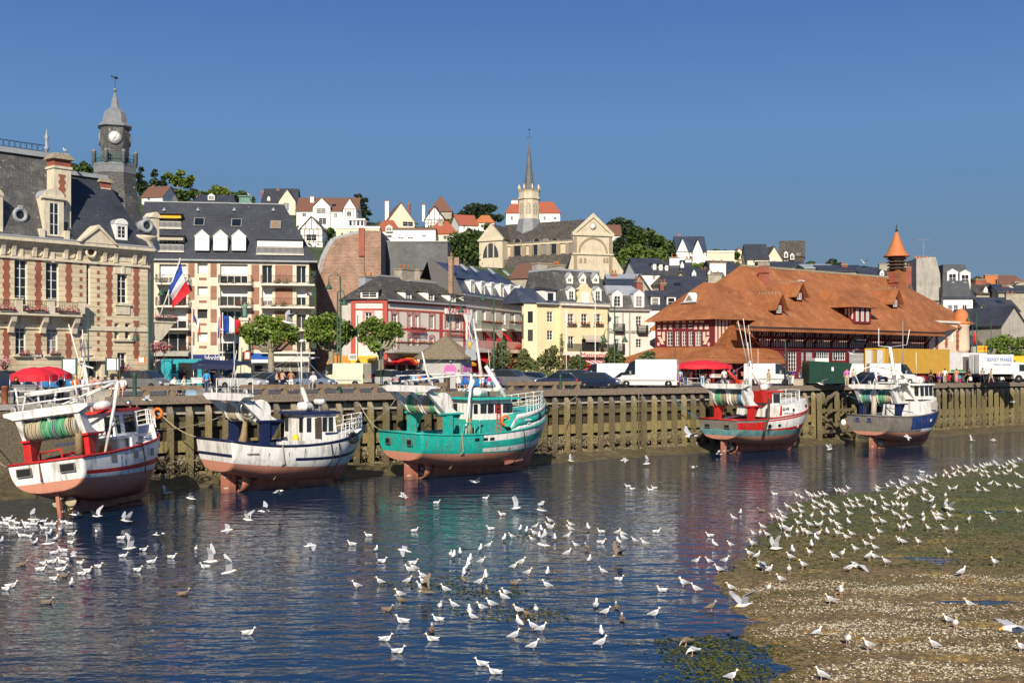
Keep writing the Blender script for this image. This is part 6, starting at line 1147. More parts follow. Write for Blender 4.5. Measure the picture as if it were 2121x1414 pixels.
for px in(1565,1595,1628,1665,1686,1720,1755,1790,1830,1870,1915):
 x=X(px,yw);mb=MB('dark_maroon');mb.box(x-.16,x+.16,yw-.2,yw-.131,0,zb1);mb.pz([(x-.1,yw-.2,zb0+.5),(x-.1,yw-.2,zb0+.9),(x-.1,.1,zb1+.1),(x-.1,.5,zb1+.1)],(.2,0,0));mb.bd('roof_bracket',mk_)
o=sign(mk_,fr,(1763,701,1792,712),yw-.2,.12,'grey','POISSONNERIE','black',.6)
yp=2.2;xb=X(1477,yp);pc=fr.A+fr.d*xb+fr.n*yp;fe=Fr(pc,QANG-pi/2,z0=QZ)
ce=empty('end_pavilion',(xb,yp,0),-pi/2);ce.parent=mk_
La=fe.x(1357);z0_,z1_=fe.z(1416,717.5),fe.z(1416,660)
WN=[(1381,686,1393,716),(1398,686,1407,716),(1412,686,1421,716),(1426,686,1435,716),(1440,686,1452,716),(1398,672,1406,680,dict(nx=1,nz=1)),(1412,672,1420,680,dict(nx=1,nz=1,pm='infill')),(1425,672,1434,680,dict(nx=1,nz=1))]
WN=[r if len(r)>4 else r+(dict(nx=2,nz=4),)for r in WN]
shell(ce,fe,La,0,z1_+.3,6,WN,'maroon',0,.15,z0=0)
for a,b_,c,d in((1362,664,1368,668),(1374,664,1382,668),(1387,664,1394,668),(1440,664,1446,668),(1450,664,1458,668),(1362,673,1368,682),(1374,673,1380,682),(1386,673,1392,682),(1438,673,1444,682),(1449,673,1455,682),(1460,673,1468,682),(1362,687,1369,694),(1372,687,1377.5,706),(1362,709,1366,716),(1456,687,1461,706),(1464,687,1469,694),(1466,709,1470,716),(1400,664,1407,668),(1413,664,1420,668),(1427,664,1434,668)):
 e=fe.rect((a,b_,c,d));mb=MB('infill');mb.box(e[0],e[1],-.03,-.001,e[2],e[3]);mb.bd('infill_panel',ce)
for px,sg in((1369,1),(1463,-1)):e=fe.rect((px-7,697,px+7,713));w_=.5;xx=[e[0],e[0]+w_,e[1],e[1]-w_]if sg>0 else[e[1],e[1]-w_,e[0],e[0]+w_];mb=MB('infill');mb.pz([(xx[0],-.03,e[3]),(xx[1],-.03,e[3]),(xx[2],-.03,e[2]),(xx[3],-.03,e[2])],(0,.029,0));mb.bd('infill_panel',ce)
for k in range(6):
 t0=.35+k*.62;mb=MB('infill');mb.box(.001,.03,t0,t0+.36,z0_+.4+k*.22,z1_);mb.bd('infill_panel',ce)
mb=MB('market_tile');o_=1.0;zz=fe.z(1477,659.5)-.1;xm=La/2;yr2=4.6;xr_,zr2=fe.at(1457,584.5,yr2)
mb.add([(La-o_,-o_,zz),(o_,-o_,zz),(o_,9,zz),(La-o_,14,zz),(xr_,yr2,zr2),(xr_,12,zr2)],[(0,1,4),(1,2,5,4),(2,3,5),(3,0,4,5),(0,3,2,1)]);mb.bd('pavilion_roof',ce)
def hipy(z):return-o_+(yr2+o_)*(z-zz)/(zr2-zz)
y=1.
for _ in range(14):x,z=fe.at(1430,625,y);y=hipy(z)
mb=MB('white');mb.pz([(x-.95,y-.25,z),(x+.95,y-.25,z),(x,y-.25,z+1.15)],(0,1.2,0));o=mb.bd('dormer',ce);mb=MB('pane');mb.pz([(x-.6,y-.28,z+.12),(x+.6,y-.28,z+.12),(x,y-.28,z+.85)],(0,.02,0));mb.bd('pane',o);mb=MB('zinc');mb.box(x-1.2,x+1.2,y-.45,y+.1,z-.15,z-.01);mb.bd('sill',o)
zl0=fe.z(1400,741,-3.2);zl1=fe.z(1416,718.5);ne,fa=2.9,fe.x(1288,-3.2);q1=X(1624,-.9);mb=MB('market_tile')
def toc(p):w_=fr.A+fr.d*p[0]+fr.n*p[1]-fe.A;return(w_.dot(fe.d),w_.dot(fe.n),p[2])
Q1=toc((q1,-.9,zl0));Q2=toc((X(1585,1.9),1.9,zl1-.1));V1=toc((X(1534,.2),.4,zg-.25));V0=(.3,3.6,zz+.1);Q1b=toc((X(1610,1.9),1.9,zl0+.9))
mb.add([(fa,-3.2,zl0),(ne,-3.2,zl0),(.0,-.02,zl1),(La,-.02,zl1),(La,7,fe.z(1350,690,3)),(fa-2,9,zl0),Q1,Q1b,Q2,V1,V0],[(0,1,2,3),(5,0,3,4),(1,6,7,8,2),(2,8,9,10)]);o=mb.bd('lean_to_roof',ce);s2=o.modifiers.new('t','SOLIDIFY');s2.thickness=.22;s2.offset=-1
mb=MB('market_tile');mb.pz([(fa,-3.75,zl0-.5),(fa,-3.2,zl0-.10),(fa,-3.2,zl0-.3),(fa,-3.75,zl0-.66)],(ne+.5-fa,0,0));mb.pz([(ne+.55,-3.75,zl0-.5),(ne,-3.2,zl0-.10),(ne,-3.2,zl0-.3),(ne+.55,-3.75,zl0-.66)],(V(Q1)-V((ne,-3.2,zl0))));mb.bd('eave_skirt',ce)
for t_ in(.02,.25,.5,.75,.98):mb=MB('maroon');x=fa+(ne-fa)*t_;mb.box(x-.12,x+.12,-3.0,-2.76,0,zl0-.2);mb.bd('porch_post',ce)
for t_ in(.33,.66,.97):mb=MB('maroon');p=V((ne-.1,-3.0,0)).lerp(V((Q1[0]-.2,Q1[1],0)),t_);mb.box(p.x-.2,p.x+.0,p.y-.12,p.y+.12,0,zl0-.2);mb.bd('porch_post',ce)
for r in((1310,752,1345,785),(1360,752,1400,785),(1410,752,1450,785)):e=fe.rect(r,-.1);win(ce,e[0],e[1],max(.1,e[2]),e[3],-.1,5,3)
e=fe.rect((1388,745,1440,760),-3.4);awning(ce,e[0],e[1],e[3],e[2]+.25,5.2,['awning_yellow'],val=.3)
def rooft(px,py):
 y=4.
 for _ in range(14):x,z=fr.at(px,py,y);y=.3+(yr-.3)*(z-zg)/(zr-zg)
 return x,y,z
for px,pa,pb in((1609,609,650),(1651,586,622),(1850,599,637)):
 x,y,z=rooft(px,pb);zt=fr.z(px,pa,y-.4);hh_=zt-z;mb=MB('dark_maroon');mb.pz([(x-.75,y-.3,z),(x+.75,y-.3,z),(x+.75,y-.3,z+hh_*.3),(x+.95,y-.3,z+hh_*.34),(x,y-.3,zt-.15),(x-.95,y-.3,z+hh_*.34),(x-.75,y-.3,z+hh_*.3)],(0,.2,0));o=mb.bd('dormer',mk_)
 mb=MB('market_tile');gable_roof(mb,x-.95,x+.95,y-.6,y+5.0,z+hh_*.38,zt,'y',.35,.14);mb.bd('dormer_roof',o);win(o,x-.4,x+.4,z+.1,z+hh_*.42,y-.32,2,3,t=.06)
 mb=MB('lichen_cap');[mb.pz([(x-.09,y-.4+k*.5,zt+.1),(x+.09,y-.4+k*.5,zt+.1),(x,y-.3+k*.5,zt+.36)],(0,.12,0))for k in range(8)];mb.bd('ridge_tiles',o)
x,y,z=rooft(1788,669);x0,x1=X(1772,y-.4),X(1804,y-.4);zt=fr.z(1788,637,y-.4);mb=MB('maroon');mb.box(x0-.1,x1+.1,y-.35,y+4,z-.1,zt);o=mb.bd('wide_dormer',mk_)
for i in range(3):xx=x0+(x1-x0)*(i+.14)/3;win(o,xx,xx+.5,z+.2,zt-.15,y-.36,2,4,t=.06)
mb=MB('market_tile');mb.fz((x0-1.9,x1+1.7,y-1.0,y+6),zt-.02,(x0-.6,x1+.4,y+2.4,y+6),zt+2.4);mb.bd('dormer_roof',o);mb=MB('infill');[mb.box(x0-.105,x0-.1,y-.1+k*.5,y+.15+k*.5,z+.5+k*.3,zt-.1)for k in range(3)];mb.bd('infill_panel',o)
for px,pt_,pb in((1586,551,588),(1855,573,600)):x,y,z=rooft(px,pb);zt=fr.z(px,pt_,y);mb=MB('brick_red');mb.box(x-.45,x+.45,y-.2,y+.8,z-.8,zt);mb.box(x-.6,x+.6,y-.35,y+.95,zt-.9,zt-.65);mb.box(x-.5,x+.5,y-.25,y+.85,zt,zt+.5,'old_stone' if px<1700 else 'brick_red');mb.bd('chimney',mk_)
yt=yr+1;xt=X(1857,yt);z0_,z1_,z2_,z3_,z4_=[fr.z(1857,p,yt)for p in(590,560,531,480,464)];kx=fr.m(1857,yt)*19
mb=MB('market_tile');mb.box(xt-kx*.72,xt+kx*.72,yt-kx*.72,yt+kx*.72,z0_-2,z1_);mb.bd('turret_base',mk_)
mb=MB('dark_maroon');mb.lt([(kx*.75,z1_),(kx*.75,z2_)],8,xt,yt);mb.bd('turret_core',mk_)
for i in range(4):zz=z1_+(z2_-z1_)*(i+.3)/4.2;mb=MB('timber_dark');mb.lt([(kx*1.12,zz),(kx*.8,zz+.32),(kx*.75,zz+.32)],8,xt,yt,smooth=False,ph=pi/8);mb.bd('louvre',mk_)
mb=MB('orange_tile');zt=fr.z(1857,480,yt);mb.lt([(kx*1.35,z2_-.1),(kx*1.4,z2_),(kx*1.05,z2_+(zt-z2_)*.14),(kx*.72,z2_+(zt-z2_)*.4),(kx*.4,z2_+(zt-z2_)*.72),(kx*.13,zt)],12,xt,yt);mb.bd('turret_roof',mk_)
mb=MB('iron');mb.lt([(kx*.17,zt),(.1,zt+.4),(.03,z4_)],8,xt,yt);mb.bd('finial',mk_)
xa,xb,ya=X(1927,3),X(1986,3),3.2;za=zan+.05
shell(mk_,fr,xa,xb,za,9,[(1948,684,1957,706,dict(nx=1,nz=1,pm='pale_render')),(1966,684,1974,706,dict(nx=1,nz=1,pm='pale_render'))],'peach',ya,.15,name='annex');mb=MB('pale_render');mb.box(xa-.2,xb+.3,ya-.3,ya,za-.3,za);mb.bd('cornice',mk_)
for px,a,c in((1940,676,726),(1960,700,720),(1983,684,726)):x=X(px,ya);mb=MB();qn(mb,x,.6,max(.2,fr.z(px,c,ya)),fr.z(px,a,ya),ya-.01,'brick_red',.4,.12);mb.bd('brick_strip',mk_)
xt2=X(1991,4.5);kx=fr.m(1991,4.5)*17.5;z1_,zt=fr.z(1991,672,4.5),fr.z(1991,639,4.5);mb=MB('peach');mb.lt([(kx*.7,fr.z(1991,735,4.5)),(kx*.95,fr.z(1991,722,4.5)),(kx*.9,z1_-.3),(kx,z1_-.2),(kx,z1_)],20,xt2,4.5);mb.box(xt2-kx*.8,xt2+kx*.8,3.9,5,0,3);mb.bd('round_turret',mk_)
mb=MB('orange_tile');mb.lt([(kx*1.08,z1_),(kx*1.08,z1_+.15)]+[(kx*cos(a*pi/16),z1_+.2+(zt-z1_-.2)*sin(a*pi/16))for a in range(0,8)]+[(.05,zt)],20,xt2,4.5);mb.bd('dome',mk_)
# ================= ticket kiosk =================
kf=Fr(pt(870,0,103.0),rd(8));ks=kf.root('kiosk','grey octagonal kiosk with conical thatch-brown roof and pink window signs','kiosk');kw=kf.x(985);r_=kw/2;z0_=kf.z(925,741);zt=kf.z(930,695,r_)
mb=MB('plaster_grey');mb.lt([(r_*.98,0),(r_*.98,z0_)],8,r_,r_,smooth=False,ph=pi/8+.1);mb.bd('wall',ks);mb=MB('thatch');mb.lt([(r_*1.22,z0_-.12),(r_*1.22,z0_+.05),(r_*.5,z0_+(zt-z0_)*.62),(.1,zt)],8,r_,r_,smooth=False,ph=pi/8+.1);mb.bd('roof',ks)
for k,an in((0,-pi/2+.1-pi/4*.0),(1,-pi/2+.1+pi/4)):
 R0=r_*.98*cos(pi/8);T=MX.Translation((r_+R0*cos(an),r_+R0*sin(an),1.25))@MX.Rotation(an+pi/2,4,'Z');mb=MB('pink');mb.X=T;mb.pz([(-.55,-.04,0),(.55,-.04,0),(.55,-.04,.6),(.36,-.04,.85),(-.36,-.04,.85),(-.55,-.04,.6)],(0,.05,0));o=mb.bd('sign_panel',ks);mb=MB('flag_white');mb.X=T;mb.box(-.4,.4,-.06,-.041,.16,.22);mb.bd('lettering',o)
 mb=MB('white');mb.ball((r_+(R0+.2)*cos(an),r_+(R0+.2)*sin(an),z0_-.25),.13,8);mb.bd('lamp',ks)
mb=MB('zinc');mb.pz([(kw-.9,.7,z0_-.2),(kw+.15,.7,z0_-.2),(kw+.15,.7,zt-.4),(kw-.75,.7,zt-.4)],(0,.8,0));mb.bd('chimney',ks)
# ================= church on the hill =================
Zc=250.;A=pt(1187,0,Zc);zb=24.0;fr=Fr(A,rd(18),z0=zb);ch=fr.root('church','pale stone church with slate spire and round-headed windows on the hillside','church');x1=fr.x(1269);zp=fr.z(1228,484);
za=fr.z(1228,446)
mb=MB('church_stone');mb.box(0,x1,0,1.0,0,zp);mb.pz([(0,0,zp),(x1,0,zp),(x1/2,0,za)],(0,1.0,0));mb.box(-.25,x1+.25,-.35,0,zp-.5,zp);mb.box(-.2,x1+.2,-.3,0,fr.z(1228,528),fr.z(1228,525));mb.pz([(-.4,-.3,zp),(.5,-.3,zp),(x1/2,-.3,za-.5),(x1-.5,-.3,zp),(x1+.4,-.3,zp),(x1/2,-.3,za+.5)],(0,.3,0));mb.bd('front',ch)
mb=MB('church_brown');xm=x1/2;zc_=fr.z(1228,524);R_=x1*.37;P_=[(xm+R_*cos(pi*i/14),-.12,zc_+R_*sin(pi*i/14))for i in range(15)]+[(xm-R_*.88*cos(pi*i/14),-.12,zc_+R_*.88*sin(pi*i/14))for i in range(15)];mb.pz(P_,(0,.12,0))
for x in(.5,x1-.5):mb.box(x-.35,x+.35,-.15,0,0,zp-.6)
mb.bd('arch_moulding',ch);mb=MB('white');mb.X=MX.Translation((xm,-.03,fr.z(1230,469)))@MX.Rotation(pi/2,4,'X');mb.lt([(.62,0),(.62,.08)],16);mb.use('church_brown');mb.lt([(.78,-.0),(.78,.04)],16);mb.box(-.03,.03,-.02,.45,.081,.09,'black');mb.bd('clock',ch)
B_=pt(1012,0,Zc+10);C0=V((A.x,A.y));B2=V((B_.x,B_.y));d_=C0-B2;nf=Fr(B2,atan2(d_.y,d_.x),z0=zb);Ln=d_.length;ln=nf.A
def cpart(name,mb):o=mb.bd(name,ch);bpy.context.view_layer.update();o.parent=ch;o.matrix_parent_inverse=MX();o.matrix_local=ch.matrix_world.inverted()@(MX.Translation((nf.A.x,nf.A.y,zb))@MX.Rotation(nf.ang,4,'Z'));return o
ze=nf.z(1115,501);zr=nf.z(1130,462,6);mb=MB('church_stone');mb.box(0,Ln,0,12,0,ze);mb.box(-.1,Ln,-.3,0,ze-.6,ze);cpart('nave',mb)
mb=MB('slate_old');gable_roof(mb,1.5,Ln-.3,0,12,ze,zr,'x',.3,.2);cpart('nave_roof',mb)
mb=MB('church_brown')
for px in(1062,1086,1100,1118,1137,1157,1176):x=nf.x(px);mb=MB('church_brown');mb.box(x-.42,x+.42,-.32,-.001,0,ze-.6);cpart('buttress',mb)
for px in(1072,1112,1130,1149,1184):
 x=nf.x(px);z=nf.z(px,529);s_=.75 if px!=1184 else .45;hh_=3.0;P_=[(x-s_,-.05,z),(x+s_,-.05,z)]+[(x+s_*cos(pi*i/8),-.05,z+hh_+s_*sin(pi*i/8))for i in range(9)];mb=MB('church_brown');mb.pz([(x+(p[0]-x)*1.35,-.06,p[2])for p in P_],(0,.06,0));o=cpart('window_surround',mb);mb=MB('pane');mb.pz([(p[0],-.09,p[2])for p in P_],(0,.03,0));cpart('window',mb)
tx0,tx1=nf.x(1004),nf.x(1052);mb=MB('church_stone');zt=nf.z(1028,464,-1.5);ze2=nf.z(1028,496,-1.5);mb.box(tx0,tx1,-2.5,.2,0,ze2);mb.pz([(tx0-.2,-2.6,ze2),(tx1+.2,-2.6,ze2),((tx0+tx1)/2,-2.6,zt)],(0,.8,0));mb.box(tx0-.25,tx1+.25,-2.8,-2.5,ze2-.4,ze2);cpart('transept',mb)
mb=MB('slate_old');gable_roof(mb,tx0,tx1,-1.9,9,ze2,zt-.2,'y',.2,.2);cpart('transept_roof',mb)
xm=(tx0+tx1)/2;z=nf.z(1028,533,-2.5);mb=MB('pane');mb.pz([(xm+2.0*cos(pi*i/12),-2.54,z+3.2*sin(pi*i/12))for i in range(13)],(0,.03,0));o=cpart('window',mb);mb=MB('church_stone');[mb.box(xm+s_-.14,xm+s_+.14,-2.6,-2.541,z,z+3.0)for s_ in(-.75,.75)];mb.bd('mullion',o)
mb=MB('slate_old');zq=nf.z(1120,527);mb.pz([(nf.x(1055),-5.0,zq-5.5),(nf.x(1055),-.1,zq),(nf.x(1055),-.1,zq-.3),(nf.x(1055),-5.0,zq-5.8)],(Ln-nf.x(1055)-.2,0,0));cpart('aisle_roof',mb);mb=MB('church_stone');mb.box(nf.x(1055),Ln-.2,-4.8,-.1,0,zq-5.4);cpart('aisle',mb)
mb=MB('church_stone');mb.pz([(-5.2,.02,2.0),(0,.02,2.0),(0,.02,fr.z(1190,528)),(-.6,.02,fr.z(1190,528))],(0,.7,0));mb.pz([(x1,.02,2.0),(x1+4.4,.02,2),(x1+.5,.02,fr.z(1268,532)),(x1,.02,fr.z(1268,532))],(0,.7,0));mb.box(-6,x1+5,-.6,.01,-4,2.4);mb.bd('front_wing',ch)
mb=MB('church_brown')
for px in(1203,1212,1252,1258):x=fr.x(px);z=fr.z(px,545);mb=MB('church_brown');mb.pz([(x-.28,-.05,z),(x+.28,-.05,z),(x+.28,-.05,z+.9),(x,-.05,z+1.3),(x-.28,-.05,z+.9)],(0,.05,0));mb.bd('niche',ch)
yt=6.;xt=nf.x(1096,yt);k_=nf.m(1096,yt)*21.5;zs=[nf.z(1096,p,yt)for p in(480,455,414,396,302,265)];mb=MB('lead');mb.lt([(k_*1.6,zs[0]-3),(k_*1.3,zs[0]),(k_*1.08,zs[1])],8,xt,yt,smooth=False);cpart('tower_skirt',mb)
mb=MB('church_stone');mb.lt([(k_*1.05,zs[1]-.2),(k_*1.05,zs[1]+.3),(k_,zs[1]+.4),(k_,zs[2]-.2),(k_*1.12,zs[2]),(k_*1.12,zs[2]+.4),(k_*1.02,zs[2]+.5),(k_*1.02,zs[3]-.4),(k_*1.1,zs[3])],8,xt,yt,smooth=False);cpart('tower',mb)
for i in range(8):
 a=i*pi/4+pi/8;x,y=xt+k_*.93*cos(a),yt+k_*.93*sin(a);T=MX.Translation((x,y,zs[1]+1.1))@MX.Rotation(a+pi/2,4,'Z');mb=MB('old_stone');mb.X=T
 mb.pz([(-.62,-.03,0),(.62,-.03,0),(.62,-.03,1.9),(.35,-.03,2.4),(-.35,-.03,2.4),(-.62,-.03,1.9)],(0,.12,0));mb.use('church_stone');mb.box(-.08,.08,-.06,-.031,0,2.2);mb.box(-.55,.55,-.06,-.031,1.1,1.25);cpart('belfry_opening',mb)
 a=i*pi/4;mb=MB('church_stone');mb.lt([(.28,zs[3]),(.28,zs[3]+.8),(.05,zs[3]+1.4)],6,xt+k_*1.02*cos(a),yt+k_*1.02*sin(a));cpart('pinnacle',mb)
mb=MB('slate_hung');kk=k_*.56;mb.lt([(kk*1.05,zs[3]-.3),(kk,zs[3]+.4),(kk*.55,zs[3]+(zs[4]-zs[3])*.48),(kk*.13,zs[4]),(.06,zs[4]+2.2)],8,xt,yt,smooth=False);cpart('spire',mb)
mb=MB('iron');mb.tb([(xt,yt,zs[4]+1),(xt,yt,zs[5])],.05,5);mb.box(xt-.5,xt+.5,yt-.04,yt+.04,zs[5]-2.2,zs[5]-2.1);mb.ball((xt,yt,zs[5]-.4),(.25,.06,.2),6);cpart('weather_vane',mb)
# ---------------- houses on the hillside and behind the front row ----------------
def house(name,label,cat,px0,px1,pyb,pye,pyr,wall='white',roof='slate',ori='side',ang=0,dep=9,chim=(),wins=(),half=None,dorm=(),base=None,Z=None,hip=0,skylights=(),parts=None,wm='white',flat=False,over=.3):
 p=on_hill((px0+px1)/2,pyb)if Z is None else pt((px0+px1)/2,pyb,Z)
 Zc=p.y;a=rd(ang);A=pt((px0+px1)/2,0,Zc);wpx=(px1-px0)*Zc/F;w=wpx/max(.4,cos(a))
 z0=min(p.z,hill_z(p.x,p.y)if Zc>HZ0 else QZ)-2.0
 f=Fr((A.x-cos(a)*w/2,A.y-sin(a)*w/2),a,z0=z0);r=f.root(name,label,cat,'houses on the hillside')
 pm=(px0+px1)/2;ze=f.z(pm,pye);hs_=[]
 WR=[]
 for x in wins:
  t=x[4]if len(x)>4 else{}
  WR.append((x[0]-x[2]/2,x[1]-x[3]/2,x[0]+x[2]/2,x[1]+x[3]/2,t))
 shell(r,f,0,w,ze,dep,WR,wall,rec=.14,nx=2,nz=2,fm=wm)
 if flat:mb=MB(roof);mb.box(-.15,w+.15,-.15,dep+.15,ze,ze+.5);mb.bd('roof',r)
 elif ori=='side':
  zr=f.z(pm,pyr,dep/2);mb=MB(roof)
  if hip:mb.fz((-over,w+over,-over,dep+over),ze-.1,(w*hip,w*(1-hip),dep/2-.05,dep/2+.05),zr)
  else:gable_roof(mb,0,w,0,dep,ze,zr,'x',over,.2);mb.pz([(0,.0,ze),(0,dep,ze),(0,dep/2,zr)],(.25,0,0),wall);mb.pz([(w-.25,0,ze),(w-.25,dep,ze),(w-.25,dep/2,zr)],(.25,0,0),wall)
  mb.bd('roof',r)
  fs=lambda z:-over*0+dep/2*(z-ze)/(zr-ze)
 else:
  zr=f.z(pm,pyr);mb=MB(wall);mb.pz([(0,0,ze),(w,0,ze),(w/2,0,zr)],(0,.3,0));mb.bd('gable',r);mb=MB(roof);gable_roof(mb,0,w,0,dep,ze,zr,'y',over,.22);mb.bd('roof',r);fs=lambda z:0
 for c in chim:
  yy=c[3]if len(c)>3 else dep/2;x,z=f.at(c[0],c[1],yy);chimney(r,x,yy,c[2],.7,ze,z,c[4]if len(c)>4 else 'brick_red',2)
 for d in dorm:
  y=.8
  for _ in range(8):x,z=f.at(d[0],d[1]+d[3]/2,y);y=fs(z)
  s_=f.m(d[0],y);dormer(r,x-d[2]*s_/2,x+d[2]*s_/2,z,z+d[3]*s_,y-.25,2.4,d[4]if len(d)>4 else 'gable','white',roof,2,2,.6,.15)
 for d in skylights:
  y=1.
  for _ in range(8):x,z=f.at(d[0],d[1],y);y=fs(z)
  k=(zr-ze)/(dep/2);mb=MB('car_glass');mb.pz([(x-.5,y-.4-.12,z-.4*k),(x+.5,y-.52,z-.4*k),(x+.5,y+.28,z+.4*k),(x-.5,y+.28,z+.4*k)],(0,-.1,.1));mb.bd('skylight',r)
 if half:
  mb=MB(half);zs0=ze*.45;n=max(3,int(w/.9))
  for i in range(n+1):x=w*i/n;mb.box(max(0,x-.08),min(w,x+.08),-.05,-.001,zs0,ze)
  for zz in(zs0,(zs0+ze)/2,ze-.16):mb.box(0,w,-.06,-.0,zz,zz+.16)
  if ori=='front':[mb.pz([(w/2-.08+k,-.05,ze),(w/2+.08+k,-.05,ze),(w/2+.08+k,-.05,ze+(zr-ze)*(1-abs(k)/(w/2))-.1),(w/2-.08+k,-.05,ze+(zr-ze)*(1-abs(k)/(w/2))-.1)],(0,.049,0))for k in(-w*.25,0,w*.25)]
  mb.bd('timber_frame',r)
 if parts:parts(r,f,w,ze,zr if not flat else ze)
 return r
